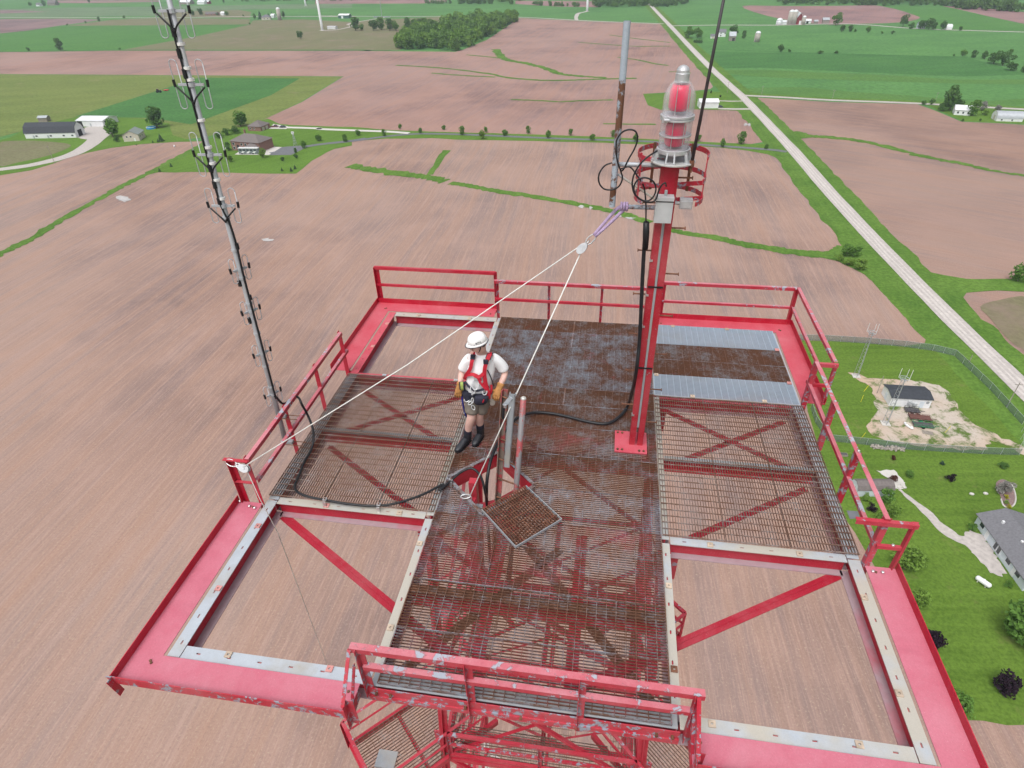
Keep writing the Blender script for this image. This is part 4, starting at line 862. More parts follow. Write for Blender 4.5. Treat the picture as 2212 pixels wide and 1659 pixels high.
# ------------------------------------------------------------------ rigging
tip = mp(rb, 395, 1245); pul = ony(rb(45, 1600), MY-.12)
sl = thing('web_sling', 'lilac webbing sling choked on the side arm of the mast', 'sling', tuple(tip))
dn = (pul-tip); dn /= np.linalg.norm(dn); e_ = tip+dn*(np.linalg.norm(pul-tip)-.20)
sd_ = np.cross(dn, AX_F); sd_ /= np.linalg.norm(sd_)
for q, (w0_, w1_) in enumerate(((.028, .012), (-.028, -.010))):
    mid_ = (tip+e_)/2+sd_*w0_*.9; MB().tube(catmull([tip+sd_*w0_*.6+np.array([.05, 0, .02]), tip+sd_*w0_+dn*.06, mid_, e_+sd_*w1_], 6), [.020]*12+[.018]*7, 8).build('webbing', 'sling', sl, smooth=True)
for q in range(3): MB().tube([tip+np.array([-.02+q*.03, -.035, .0])+np.array([.028*math.cos(a), 0, 0])*0+np.array([0, .04*math.cos(a)+.035, .04*math.sin(a)]) for a in np.linspace(0, 6.2, 14)], .013, 6).build('choke_wrap', 'sling', sl, smooth=True)
def oval(c, ax, wd, L, w, r, n=16):
    """closed steel link round c, long axis ax, wide axis wd"""
    return MB().tube([c+ax*(L/2*math.cos(t_))+wd*(w/2*math.sin(t_)) for t_ in np.linspace(0, 2*math.pi, n+1)], r, 6, cap=False)
ck = thing('carabiner', 'steel carabiner linking the lilac sling to its pulley', 'carabiner', tuple(e_)); c = e_+dn*.055
oval(c, dn, sd_, .14, .07, .007).build('carabiner_body', 'steel', ck, smooth=True); MB().tube([c+sd_*.033-dn*.03, c+sd_*.033+dn*.03], .009, 8).build('gate', 'steel', ck)
def pulley(label, c, ax, face):
    """block: two cheek plates, sheave, eye; ax points to its eye"""
    p = thing('pulley', label, 'pulley', tuple(c)); wd = np.cross(ax, face); wd /= np.linalg.norm(wd); face = np.cross(wd, ax)
    for s in (-1, 1):
        poly = [(ax*math.cos(t_)*(.062 if abs(t_) > 1.57 else .085)+wd*math.sin(t_)*.046) for t_ in np.linspace(-math.pi, math.pi, 21)[:-1]]
        mb = MB(); n = len(poly); mb.add([c+face*(s*.018)+v for v in poly]+[c+face*(s*.026)+v for v in poly], [tuple(range(n)), tuple(range(n, 2*n))[::-1]]+[(i, (i+1) % n, n+(i+1) % n, n+i) for i in range(n)]); mb.build('cheek_plate', 'alu', p)
    MB().tube([c-face*.014, c+face*.014], .040, 16).build('sheave', 'steel', p); MB().tube([c-face*.034, c+face*.034], .012, 10).build('axle', 'steel', p)
    oval(c+ax*.095, ax, face, .06, .045, .007).build('eye', 'steel', p, smooth=True); return p
pulley('steel pulley hanging under the lilac sling', pul, -dn, -AX_F)
lp = ony(r4(935, 1335), -1.55); fr = ony(r4(850, 1300), -1.52); la = (fr-lp)/np.linalg.norm(fr-lp)
pulley('steel pulley clipped to the end post of the antenna guard rail', lp, la, -AX_F)
ck2 = thing('carabiner', 'steel carabiner hooked over the end post of the antenna guard rail', 'carabiner', tuple(fr)); wd2 = np.cross(la, AX_F); wd2 /= np.linalg.norm(wd2)
oval(fr+la*.0, la, wd2, .15, .075, .008).build('carabiner_body', 'steel', ck2, smooth=True)
oval(fr-la*.10, la, wd2, .09, .05, .007).build('link', 'steel', ck2, smooth=True)
he = onz(rm(390, 838), ZD+.03)
def ropef(name, label, pts, r, mat='rope'): return tag(MB().tube(pts, r, 8).build(name, mat, smooth=True), label, 'rope')
ropef('hauling_rope', 'taut white rope from the sling pulley to the pulley on the guard rail', [pul+np.array([-.02, 0, .03]), (pul+lp)/2+np.array([0, 0, -.03]), lp+np.array([.0, -.01, .035])], .0066)
ropef('hauling_rope', 'taut white rope from the sling pulley down to the deck hatch', [pul+np.array([0, 0, -.03]), he], .0074)
ck3 = thing('carabiner', 'steel carabiner clipped to the hatch edge at the white rope end', 'carabiner', tuple(he)); oval(he+np.array([-.05, .0, -.0]), np.array([1., 0, .2]), np.array([0, 1., .2]), .13, .06, .007).build('carabiner_body', 'steel', ck3, smooth=True)
oval(he+np.array([.0, .0, -.02]), np.array([0, 0, 1.]), np.array([1., 0, 0]), .08, .05, .006).build('eye', 'steel', ck3, smooth=True)
dpts = [lp+np.array([.02, 0, -.03]), ony((560, 1075), -1.62), ony((600, 1150), -1.72)]
d0 = dpts[-1]; g0 = np.array([*G((790, 1655)), .2])
tail = [d0+(g0-d0)*t_+np.array([0, 0, -6*t_*(1-t_)]) for t_ in (.03, .1, .25, .5, .75, 1)]
ropef('tag_line', 'thin grey tag line falling from the guard rail pulley to the field', dpts+tail, .0055, 'rope_dull')

# ------------------------------------------------------------------ hatch ladder
M['ladder_l'] = paint('ladder_worn_red', (.40, .02, .035), (.34, .13, .12), .50, under=(.20, .155, .13), wear_scale=3.)
M['ladder_r'] = paint('ladder_rose', (.34, .05, .06), (.36, .16, .15), .50, under=(.22, .21, .22), wear_scale=3.)
ladder = thing('hatch_ladder', 'faded red ladder standing up through the open deck hatch', 'ladder', (-.5, -.6, ZD))
b_l, t_l = np.array([-.70, -.62, ZD+.10]), np.array([-.635, -.42, ZD+1.24]); b_r, t_r = np.array([-.43, -.72, ZD+.10]), np.array([-.36, -.55, ZD+1.22])
def ext(a, b, k): return a+(b-a)*k
lrail = [ext(b_l, t_l, -1.6), t_l]; rrail = [ext(b_r, t_r, -1.6), t_r]
up2 = np.array([1., -.2, 0])
mb = MB(); mb.bar(*lrail, .07, .012, up=up2); mb.bar(*lrail, .012, .06, up=up2, off=(.03, .03)); mb.build('side_rail', 'ladder_l', ladder)
MB().tube(rrail, .037, 12).build('side_rail', 'ladder_r', ladder, smooth=True); 
MB().lathe([(.037, 0), (.035, .015), (.022, .028), (.001, .032)], tuple(t_r), 12).build('rail_cap', 'galv_dirty', ladder, smooth=True)
for i in range(9):
    k_ = .92-i*.26; MB().tube([ext(b_l, t_l, k_), ext(b_r, t_r, k_)], .011, 8).build('rung', 'rust', ladder)
ct, cb = ony(rp(868, 800), -.60), ony(rp(805, 1590), -.72)
o = MB(); o.bar(ct, cb, .07, .010, up=(0, -1, .2)); o.bar(ct, cb, .010, .05, up=(0, -1, .2), off=(.032, -.02)); o.bar(ct, cb, .010, .05, up=(0, -1, .2), off=(-.032, -.02)); o.build('extension_channel', 'galv_dark', ladder)
lt = MB().bar(ony(rp(852, 835), -.62), ony(rp(780, 925), -.60), .012, .05).build('latch_arm', 'galv', ladder); MB().bar(ony(rp(775, 940), -.62), ony(rp(768, 1065), -.64), .03, .03, up=(1, 0, 0)).build('latch_bar', 'black', lt); MB().cbox(ony(rp(790, 930), -.64), (.035, .03, .04)).build('latch_knob', 'steel', lt)
# ------------------------------------------------------------------ trees and shrubs
M['leaf_mid'] = leaf('leaves_mid', (.125, .245, .05)); M['leaf_dark'] = leaf('leaves_dark', (.095, .19, .05)); M['leaf_light'] = leaf('leaves_light', (.175, .29, .055))
M['leaf_conifer'] = leaf('needles', (.055, .105, .07)); M['leaf_purple'] = leaf('purple_leaves', (.030, .018, .028)); M['leaf_pale'] = leaf('blossom', (.30, .29, .27)); M['leaf_red'] = leaf('red_leaves', (.12, .045, .035))
M['leaf_wood'] = leaf('wood_leaves', (.175, .30, .06)); M['leaf_wood2'] = leaf('wood_leaves_dark', (.125, .23, .055)); M['leaf_yellow'] = leaf('yellow_flowers', (.38, .36, .03)); M['bark'] = plain('bark', (.10, .075, .058), .9, 0, .3, 3)
def crown_arrays(shape, nq, size, rs, lobes=9):
    """leaf-sized quads scattered through a lumpy crown of height 1, centred on z .5"""
    if shape == 'cone':
        z = 1-np.sqrt(rs.random(nq)); z = z*.97; r = (1-z)*.30*(.55+.45*np.sqrt(rs.random(nq)))*(1+.25*np.sin(z*40)); a = rs.random(nq)*6.283
        P = np.stack([r*np.cos(a), r*np.sin(a), z], 1)
    else:
        lc = []; sq = {'round': (.36, .40), 'tall': (.24, .44), 'wide': (.50, .36), 'bush': (.55, .40), 'willow': (.46, .42)}[shape]
        for _ in range(lobes):
            v = rs.normal(size=3); v /= np.linalg.norm(v); k_ = rs.uniform(.35, .8); lc.append((np.array([v[0]*sq[0], v[1]*sq[0], .55+v[2]*sq[1]*.95])*np.array([k_, k_, 1])+np.array([0, 0, 0]), rs.uniform(.12, .23)))
        lc.append((np.array([0, 0, .55]), .24)); P = []
        per = nq//len(lc)+1
        for c, r in lc:
            v = rs.normal(size=(per, 3)); v /= np.linalg.norm(v, axis=1)[:, None]; rad = r*(.62+.45*rs.random(per))**.7
            P.append(c+v*rad[:, None]*np.array([1.1, 1.1, .9]))
        P = np.concatenate(P)[:nq]; P[:, 2] = np.clip(P[:, 2], .06 if shape == 'bush' else .14, 1.0)
    n = len(P); u = rs.normal(size=(n, 3)); u /= np.linalg.norm(u, axis=1)[:, None]; w = np.cross(u, rs.normal(size=(n, 3))); w /= np.linalg.norm(w, axis=1)[:, None]
    s = size*(.6+.8*rs.random(n))[:, None]
    return np.stack([P-u*s-w*s*.6, P+u*s-w*s*.5, P+u*s*.8+w*s*.6, P-u*s*.7+w*s*.6], 1)
def quads_mesh(name, Q, mat):
    me = bpy.data.meshes.new(name); n = len(Q); V = Q.reshape(-1, 3).astype(np.float32)
    me.vertices.add(n*4); me.vertices.foreach_set('co', V.ravel()); me.loops.add(n*4); me.loops.foreach_set('vertex_index', np.arange(n*4, dtype=np.int32))
    me.polygons.add(n); me.polygons.foreach_set('loop_start', np.arange(0, n*4, 4, dtype=np.int32)); me.update(calc_edges=True); me.materials.append(M[mat]); return me
CR = {}; rs_t = np.random.default_rng(31)
def crown_mesh(shape, mat, v):
    k_ = (shape, mat, v)
    if k_ not in CR: CR[k_] = quads_mesh('crown', crown_arrays(shape, 900 if shape != 'cone' else 600, .042 if shape != 'cone' else .03, np.random.default_rng(hash(shape) % 7*0+v*13+len(shape)), 9+v), mat)
    return CR[k_]
TR = {}
def trunk_mesh(v):
    if v not in TR:
        rs = np.random.default_rng(v); mb = MB(); mb.tube([(0, 0, -.01), (.004, .003, .18), (.0, .006, .42), (.006, 0, .68)], [.030, .022, .016, .006], 7)
        for a in range(5):
            t_ = a*1.26+rs.random(); z = .22+.07*a; mb.tube([(0, 0, z), (.12*math.cos(t_), .12*math.sin(t_), z+.10), (.22*math.cos(t_), .22*math.sin(t_), z+.22)], [.012, .008, .003], 5)
        me = bpy.data.meshes.new('trunk'); me.from_pydata(mb.v, [], mb.f); me.materials.append(M['bark']); TR[v] = me
    return TR[v]
_tn = [0]
def tree(xy, h, shape, mat, label, cat='tree', name=None, group=None, wide=1.0):
    _tn[0] += 1; v = _tn[0] % 4
    o = thing(name or {'cone': 'conifer', 'bush': 'shrub'}.get(shape, 'broadleaf_tree'), label, cat, (xy[0], xy[1], 0.0), _tn[0]*2.399, group); o.scale = (h*wide, h*wide, h)
    c = bpy.data.objects.new('crown', crown_mesh(shape, mat, v)); COL.objects.link(c); c.parent = o
    t_ = bpy.data.objects.new('trunk', trunk_mesh(v % 2)); COL.objects.link(t_); t_.parent = o
    return o
def T_(f, x, yb, yt, shape, mat, label, cat='tree', name=None, group=None, wide=1.0):
    b = G(f(x, yb)); h = max(.5, height_at(b, f(x, yt))); return tree(b, h, shape, mat, label, cat, name, group, wide)
# round the left farm
T_(r1, 990, 803, 665, 'tall', 'leaf_dark', 'tall leaning dark tree beside the blue pool', wide=1.25)
T_(r1, 712, 862, 742, 'round', 'leaf_mid', 'big round tree between the farm track and the cream house', wide=1.25)
T_(r1, 735, 892, 850, 'bush', 'leaf_dark', 'dark low shrub under the round tree by the cream house', 'shrub')
T_(r1, 1515, 795, 660, 'round', 'leaf_mid', 'tall leafy tree behind the brick house and its garage', wide=1.05)
for x, yb, yt, l in ((1380, 868, 825, 'bushy shrub at the field end of the overgrown fence line'), (1430, 850, 805, 'middle bushy shrub of the overgrown fence line'), (1487, 838, 788, 'bushy shrub at the foot of the tall tree by the brick house')): T_(r1, x, yb, yt, 'bush', 'leaf_dark', l, 'shrub', wide=1.3)
for x, yb, yt, l in ((1015, 888, 832, 'tall blue-green conifer in a row near the blue pool'), (995, 893, 868, 'short blue-green conifer beside the tall one near the pool'), (962, 897, 878, 'lowest spreading conifer near the blue pool'), (858, 914, 902, 'tiny conifer on the lawn below the cream house'),
                    (1077, 1048, 1020, 'small conifer on the lawn beside the ditch'), (1005, 1080, 1052, 'small pale conifer at the lawn tip beside the ditch'), (1773, 1075, 1050, 'small dark conifer on the front lawn, on its own'), (1832, 1078, 1048, 'small dark conifer, shorter of a pair on the front lawn'), (1855, 1063, 1033, 'dark conifer, taller of a pair on the front lawn')):
    T_(r1, x, yb, yt, 'cone', 'leaf_conifer', l, wide=1.1)
for x, yb, yt, m_, l in ((1437, 946, 893, 'leaf_dark', 'dark round tree against the gable end of the brick house'), (1655, 993, 930, 'leaf_light', 'light green young tree beside the motorhome'), (1447, 1020, 968, 'leaf_light', 'light green young tree on the lawn below the brick house'),
                      (1778, 1012, 975, 'leaf_dark', 'dark young tree on the lawn below the blacktop drive'), (1860, 962, 930, 'leaf_dark', 'dark young tree just below the blacktop drive'), (1862, 997, 963, 'leaf_dark', 'dark young tree lowest below the blacktop drive'), (1915, 932, 880, 'leaf_mid', 'young tree beside the small windmill'),
                      (2003, 887, 826, 'leaf_mid', 'young tree between the windmill and the concrete drive'), (2170, 892, 845, 'leaf_mid', 'young tree on the grass above the blacktop lane')):
    T_(r1, x, yb, yt, 'round', m_, l)
LN = 'young trees lining the long lane'
for f, x, yb, yt in ((r2, 505, 812, 778), (r2, 630, 840, 800), (r2, 780, 816, 776), (r2, 895, 850, 794), (r2, 1017, 874, 815), (r2, 1043, 832, 792), (r2, 1160, 855, 800), (r2, 1307, 840, 793), (r2, 1437, 870, 818), (r2, 1575, 852, 806), (r2, 1713, 882, 828),
                     (r2, 1842, 862, 818), (r2, 1978, 892, 836), (r2, 158, 890, 846), (r2, 238, 852, 803), (r2, 403, 857, 813), (r3, 320, 925, 870), (r3, 168, 890, 843), (r3, 592, 936, 893)):
    T_(f, x, yb, yt, 'round', 'leaf_mid' if x != 1017 else 'leaf_light', 'young green tree planted beside the long lane', group=LN, wide=.95)
T_(r3, 435, 906, 828, 'round', 'leaf_mid', 'largest tree beside the long lane, near the gravel road')
# far left farms
for f, x, yb, yt, s, m_, l in ((r1, 385, 320, 238, 'tall', 'leaf_dark', 'dark upright tree at the edge of the bright green crop'), (r1, 180, 320, 294, 'bush', 'leaf_dark', 'low shrub on the crop edge, short neighbour of the upright tree'), (r1, 755, 314, 299, 'bush', 'leaf_dark', 'lone low shrub at the point of the green crop'),
        (r1, 625, 137, 104, 'tall', 'leaf_dark', 'dark tree at the tip of the dark bare wedge'), (r1, 540, 147, 131, 'bush', 'leaf_dark', 'shrub on the edge of the dark bare wedge'), (r1, 424, 161, 147, 'bush', 'leaf_dark', 'round shrub on the lower edge of the dark bare wedge'), (r1, 783, 116, 90, 'round', 'leaf_mid', 'small tree beside the far country road'),
        (r1, 1887, 245, 190, 'wide', 'leaf_dark', 'lone spreading tree in the tan field'), (r1, 1212, 102, 60, 'round', 'leaf_mid', 'pale tree next to the dark tall one by the ranch house'), (r1, 1262, 97, 47, 'round', 'leaf_dark', 'dark tall tree beside the far ranch house'), (r1, 1425, 98, 58, 'round', 'leaf_mid', 'round tree beside the small white garage of the ranch house'),
        (r1, 1365, 97, 78, 'bush', 'leaf_dark', 'shrub between the far ranch house and its garage'), (r1, 1605, 120, 84, 'round', 'leaf_mid', 'low pale tree beside the far grey farmhouse'), (r1, 1638, 120, 62, 'cone', 'leaf_conifer', 'pointed conifer behind the far grey farmhouse'), (r1, 1690, 108, 76, 'cone', 'leaf_conifer', 'small conifer behind the far grey farmhouse'), (r1, 1712, 108, 70, 'cone', 'leaf_conifer', 'conifer between the grey farmhouse and the silo'), (r1, 1780, 110, 68, 'round', 'leaf_dark', 'tree standing against the tall lone far silo'),
        (r1, 560, 18, -10, 'round', 'leaf_dark', 'tree on the far skyline field, standing alone'), (r1, 190, 38, 2, 'round', 'leaf_mid', 'pale round tree beside the tiny white far house'), (r1, 280, 40, 2, 'round', 'leaf_dark', 'dark tree before the purple-roofed far barn'), (r1, 1410, 20, -8, 'round', 'leaf_dark', 'tree behind the far ranch house, by the road'),
        (r1, 1530, 103, 90, 'bush', 'leaf_mid', 'shrub on the roadside near the far ranch house'), (r1, 1570, 155, 142, 'bush', 'leaf_dark', 'shrub where the green crop meets the tan field')):
    T_(f, x, yb, yt, s, m_, l)
for i, (x, yb, yt) in enumerate(((225, 192, 106), (262, 192, 148), (335, 192, 118), (385, 188, 108), (440, 192, 118), (478, 192, 128), (555, 185, 108), (600, 172, 98), (628, 170, 118))):
    T_(r2, x, yb, yt, 'tall' if i % 3 == 0 else 'round', ('leaf_dark', 'leaf_mid')[i % 2], 'tree in the ragged clump beside the dense wood', group='trees in the clump by the wood', wide=1.2)
# right-hand farms
for x, yb, yt, s, m_, l, w in ((100, 240, 168, 'willow', 'leaf_mid', 'willow of a pair beside the gravel road, touching the road', 1.2), (160, 240, 172, 'willow', 'leaf_mid', 'willow of a pair beside the gravel road, away from the road', 1.2), (385, 230, 158, 'wide', 'leaf_dark', 'broad dark tree behind the small grey barn', 1.2), (450, 245, 193, 'round', 'leaf_dark', 'slim tree between the small grey barn and the concrete silo', .9),
        (680, 327, 277, 'round', 'leaf_dark', 'round tree in the green crop hedge line', 1.1), (737, 327, 308, 'bush', 'leaf_dark', 'shrub beside the round hedge-line tree', 1.4), (930, 337, 318, 'bush', 'leaf_dark', 'long low shrub in the green hedge line', 2.6), (1030, 337, 318, 'bush', 'leaf_dark', 'short low shrub in the green hedge line', 1.8),
        (1028, 160, 78, 'wide', 'leaf_mid', 'large tree next to the blue-grey shed of the red barn farm', 1.0), (1065, 200, 152, 'round', 'leaf_dark', 'bushy tree below the red barn farm', 1.1), (1118, 200, 156, 'tall', 'leaf_dark', 'upright tree below the red barn farm', 1.3), (1150, 202, 180, 'bush', 'leaf_dark', 'small shrub below the red barn farm', 1.), (1228, 207, 163, 'round', 'leaf_mid', 'tree in the crop below the far road', 1.), (1318, 212, 194, 'bush', 'leaf_mid', 'smaller of two small shrubs in the crop below the far road', 1.), (1385, 215, 192, 'bush', 'leaf_dark', 'larger of two small shrubs in the crop below the far road', 1.3),
        (1450, 167, 86, 'wide', 'leaf_dark', 'lone spreading tree on the far bare field', .9), (1500, 182, 142, 'bush', 'leaf_dark', 'lowest tree of the dark grove round the blue house', 1.2), (1560, 184, 122, 'round', 'leaf_dark', 'tree of the dark grove standing over the blue house', 1.1), (1612, 184, 90, 'round', 'leaf_dark', 'tallest tree of the dark grove round the blue house', 1.), (1645, 187, 140, 'round', 'leaf_dark', 'low tree of the dark grove behind the white shed', 1.1), (1695, 187, 128, 'round', 'leaf_dark', 'tree of the dark grove that stands against the white shed', 1.1), (1810, 192, 163, 'round', 'leaf_dark', 'round tree on the far road beyond the rounded white shed', 1.2),
        (1825, 352, 298, 'round', 'leaf_mid', 'pale outlying tree of the crop-edge thicket', 1.1), (1890, 365, 316, 'round', 'leaf_dark', 'dark round tree in the crop-edge thicket', 1.1), (1962, 372, 318, 'round', 'leaf_dark', 'medium dark tree of the crop-edge thicket next to the largest', 1.1), (2020, 400, 312, 'wide', 'leaf_dark', 'largest spreading tree of the crop-edge thicket', 1.2), (2075, 412, 325, 'wide', 'leaf_dark', 'dense tree behind the largest of the crop-edge thicket', 1.1), (2115, 362, 308, 'round', 'leaf_mid', 'bare-topped pale tree behind the crop-edge thicket', .9), (2145, 374, 343, 'bush', 'leaf_dark', 'shrub behind the crop-edge thicket', 1.3), (2125, 442, 382, 'bush', 'leaf_dark', 'low spreading tree at the crop corner end of the thicket', 1.4), (2205, 455, 395, 'round', 'leaf_dark', 'last tree of the crop-edge thicket, by the crop corner', 1.1), (1770, 354, 338, 'bush', 'leaf_dark', 'small shrub standing apart from the crop-edge thicket', 1.),
        (1745, 695, 533, 'round', 'leaf_dark', 'tallest dark tree over the white farmhouse', .95), (1700, 698, 635, 'bush', 'leaf_dark', 'dense shrub at the foot of the tallest farmhouse tree', 1.1), (1800, 690, 600, 'round', 'leaf_dark', 'dark tree leaning over the white farmhouse roof', 1.), (1885, 728, 628, 'round', 'leaf_mid', 'green tree between the farmhouse and the arched barn', 1.), (1945, 695, 632, 'wide', 'leaf_pale', 'white blossoming tree by the arched barn', 1.), (2040, 702, 652, 'wide', 'leaf_pale', 'pale blossoming tree behind the arched barn', 1.), (1965, 725, 690, 'bush', 'leaf_light', 'yellow-green shrub before the blossoming tree', 1.5),
        (1580, 658, 630, 'bush', 'leaf_dark', 'wider shrub where the side road meets the farmhouse', 1.3), (1630, 658, 620, 'bush', 'leaf_dark', 'taller shrub where the side road meets the farmhouse', 1.), (1825, 765, 744, 'bush', 'leaf_dark', 'small shrub at the edge of the farmhouse lawn', .9), (1935, 762, 744, 'bush', 'leaf_dark', 'small shrub in the middle of the farmhouse lawn', .9), (303, 612, 596, 'bush', 'leaf_purple', 'purple shrub on the pole-barn lawn', .9), (243, 588, 568, 'round', 'leaf_purple', 'purple tree behind the pole barn', .8)):
    T_(r3, x, yb, yt, s, m_, l, 'shrub' if s == 'bush' else 'tree', wide=w)
for i in range(5): T_(r3, 140+i*11, 270+i*.5, 247, 'bush', 'leaf_dark', 'dark clipped shrub of a short row by the willows', 'shrub', group='short row of clipped shrubs', wide=.9)
# ditch bushes and yard planting
for f, x, yb, yt, s, m_, l, w in ((r3, 1090, 1612, 1532, 'bush', 'leaf_mid', 'tall bush where the waterway meets the gravel road', 1.0), (r3, 1145, 1612, 1540, 'bush', 'leaf_mid', 'second bush where the waterway meets the gravel road', 1.0), (r6, 870, 30, -12, 'bush', 'leaf_light', 'low bush at the end of the waterway', 1.3), (r6, 935, 60, 5, 'bush', 'leaf_light', 'yellow-green bush above the rounded field corner', 1.4), (r6, 1010, 88, 18, 'bush', 'leaf_light', 'pale bush on the road side of the rounded field corner', 1.3),
        (r6, 2030, 165, 45, 'bush', 'leaf_mid', 'bush on the far side of the gravel road', 1.), (r6, 1225, 1322, 1288, 'round', 'leaf_red', 'thin reddish sapling on the lawn', 1.), (r6, 1543, 1352, 1328, 'bush', 'leaf_conifer', 'small grey-green shrub on the lawn', 1.2), (r6, 1330, 1428, 1374, 'round', 'leaf_mid', 'thin young tree on the lawn behind the patio', 1.2), (r6, 1590, 1457, 1403, 'bush', 'leaf_purple', 'small purple-leaved tree on the lawn', 1.), (r6, 1930, 1372, 1332, 'bush', 'leaf_dark', 'round green shrub on the upper lawn', 1.3), (r6, 1218, 1462, 1410, 'bush', 'leaf_red', 'bare reddish shrub on the stone patio', .9),
        (rr, 1045, 125, 50, 'bush', 'leaf_mid', 'large round bush in front of the garden shed', 1.1), (rr, 930, 120, 75, 'bush', 'leaf_light', 'small bright bush against the garden shed wall', 1.), (rr, 880, 75, 30, 'bush', 'leaf_red', 'red-leaved shrub at the garden shed door', 1.), (rr, 965, 175, 135, 'bush', 'leaf_purple', 'low purple shrub between the shed and the concrete pad', 1.2), (rr, 1075, 210, 128, 'bush', 'leaf_light', 'bright green bush below the large round bush', .95), (rr, 1000, 240, 180, 'bush', 'leaf_light', 'low bright bush beside the dark concrete pad', 1.), (rr, 1150, 515, 378, 'round', 'leaf_light', 'bright green tree midway between the concrete pad and propane tank', 1.2), (rr, 1205, 722, 610, 'round', 'leaf_light', 'small bright tree on the field edge level with the propane tank', 1.1), (rr, 1470, 1330, 1228, 'bush', 'leaf_mid', 'green bush at the lower end of the lawn', 1.1), (rr, 1390, 1215, 1140, 'bush', 'leaf_light', 'narrow green bush on the field edge of the lower lawn', .8),
        (rr, 1312, 940, 846, 'round', 'leaf_purple', 'smaller dark purple tree on the field edge of the lawn', 1.25), (rr, 1732, 1210, 1092, 'round', 'leaf_purple', 'larger dark purple tree out on the lower lawn', 1.3), (rr, 1800, 905, 600, 'round', 'leaf_mid', 'big green maple beside the grey-roofed house', 1.0), (rr, 1748, 615, 575, 'bush', 'leaf_mid', 'shrub at the near corner of the grey-roofed house', 1.), (rr, 1535, 290, 245, 'bush', 'leaf_mid', 'shrub at the far corner of the grey-roofed house', 1.),
        (r6, 1930, 1540, 1440, 'bush', 'leaf_pale', 'pale flowering bush in the round garden bed', .9), (r6, 1955, 1572, 1545, 'bush', 'leaf_yellow', 'upper yellow flower clump in the garden bed', 1.1), (r6, 1972, 1635, 1605, 'bush', 'leaf_yellow', 'lower yellow flower clump in the garden bed', 1.1), (r6, 1955, 1605, 1580, 'bush', 'leaf_light', 'low green plant between the yellow flower clumps', 1.2)):
    T_(f, x, yb, yt, s, m_, l, 'shrub' if s == 'bush' else 'tree', wide=w)
# woods: too many crowns to tell apart
def wood(name, label, front, depth, h, n, seed, mats=('leaf_wood', 'leaf_wood2'), back=None):
    """fill the ground between a front line (world xy) and a back line with crowns"""
    rs = np.random.default_rng(seed); F = [np.array(p) for p in front]; B = [np.array(p) for p in back] if back else [p+np.array([0, depth]) for p in F]
    for mi, mat in enumerate(mats):
        Q = []
        for i in range(n//len(mats)):
            t_ = rs.random()*(len(F)-1); k_ = int(t_); t_ -= k_; a = F[k_]*(1-t_)+F[min(k_+1, len(F)-1)]*t_; b = B[min(k_, len(B)-2)]*(1-t_)+B[min(k_+1, len(B)-1)]*t_
            p = a+(b-a)*(rs.random()**1.15); hh = h*rs.uniform(.75, 1.15); q = crown_arrays('round' if rs.random() < .7 else 'wide', 230, .062, rs, 6)*hh
            q[:, :, 2] -= hh*.08; q[:, :, :2] += p; Q.append(q)
        o = bpy.data.objects.new(name, quads_mesh(name, np.concatenate(Q), mat)); COL.objects.link(o); tag(o, label if mi == 0 else label.replace('green', 'darker green'), 'woodland', kind='stuff')
wood('woodland', 'dense green wood standing at the edge of the bare field', T(r2, [(470, 305), (640, 315), (850, 322), (960, 290), (1060, 235), (1140, 185), (1225, 140)]), 0, 17, 260, 1, back=T(r2, [(500, 260), (640, 200), (760, 165), (850, 145), (960, 130), (1100, 122), (1225, 118)]))
for i, (f, pts, dep, h, n) in enumerate(((r2, [(830, 26), (1020, 27), (1222, 27)], 160, 15, 90), (r2, [(1720, 47), (1900, 46), (2110, 44), (2240, 40)], 150, 17, 120), (r3, [(700, 30), (1000, 32), (1300, 36), (1725, 38)], 140, 15, 160), (r3, [(1825, 58), (2000, 68), (2250, 82)], 160, 17, 90),
                                     (r2, [(660, 26), (760, 25), (820, 24)], 12, 9, 18), (r2, [(1340, 35), (1500, 40), (1655, 46)], 10, 9, 26), (r1, [(1450, 12), (1800, 8), (2212, 6)], 60, 10, 60), (r3, [(-40, 32), (60, 30), (110, 26)], 100, 14, 30))):
    wood('far_woodland', ('green wood far off behind the lone wind turbine', 'green wood far off at the head of the gravel road', 'long green wood far off behind the red barn farm', 'green wood far off beyond the two bare fields', 'thin green hedge far off beside a distant wood', 'thin green hedge far off across a bare field', 'green tree belt far off behind the lone tall silo', 'small green wood far off between the turbine and red barn farm')[i], T(f, pts), dep, h, n, 40+i, ('leaf_wood2',))

# ------------------------------------------------------------------ buildings
M['siding_white'] = plain('white_siding', (.74, .75, .77), .6, 0, .05, .8); M['siding_cream'] = plain('cream_siding', (.55, .50, .43), .7, 0, .06, .8); M['siding_pale'] = plain('pale_blue_siding', (.60, .66, .72), .6, 0, .05, .8)
M['brick'] = plain('red_brick', (.24, .13, .105), .85, 0, .2, 4); M['roof_black'] = plain('black_roofing', (.035, .04, .05), .8, 0, .2, 1.5); M['roof_brown'] = plain('brown_shingles', (.15, .13, .125), .85, 0, .18, 2); M['roof_grey'] = plain('grey_shingles', (.15, .15, .165), .85, 0, .18, 2.5)
M['roof_green'] = plain('grey_green_shingles', (.20, .235, .22), .85, 0, .12, 1.5); M['roof_white'] = plain('white_steel_roof', (.70, .72, .74), .4, .1, .05, .5); M['roof_silver'] = plain('silver_roof', (.42, .45, .48), .45, .2, .1, .6); M['barn_red'] = plain('barn_red', (.20, .022, .025), .8, 0, .2, .8)
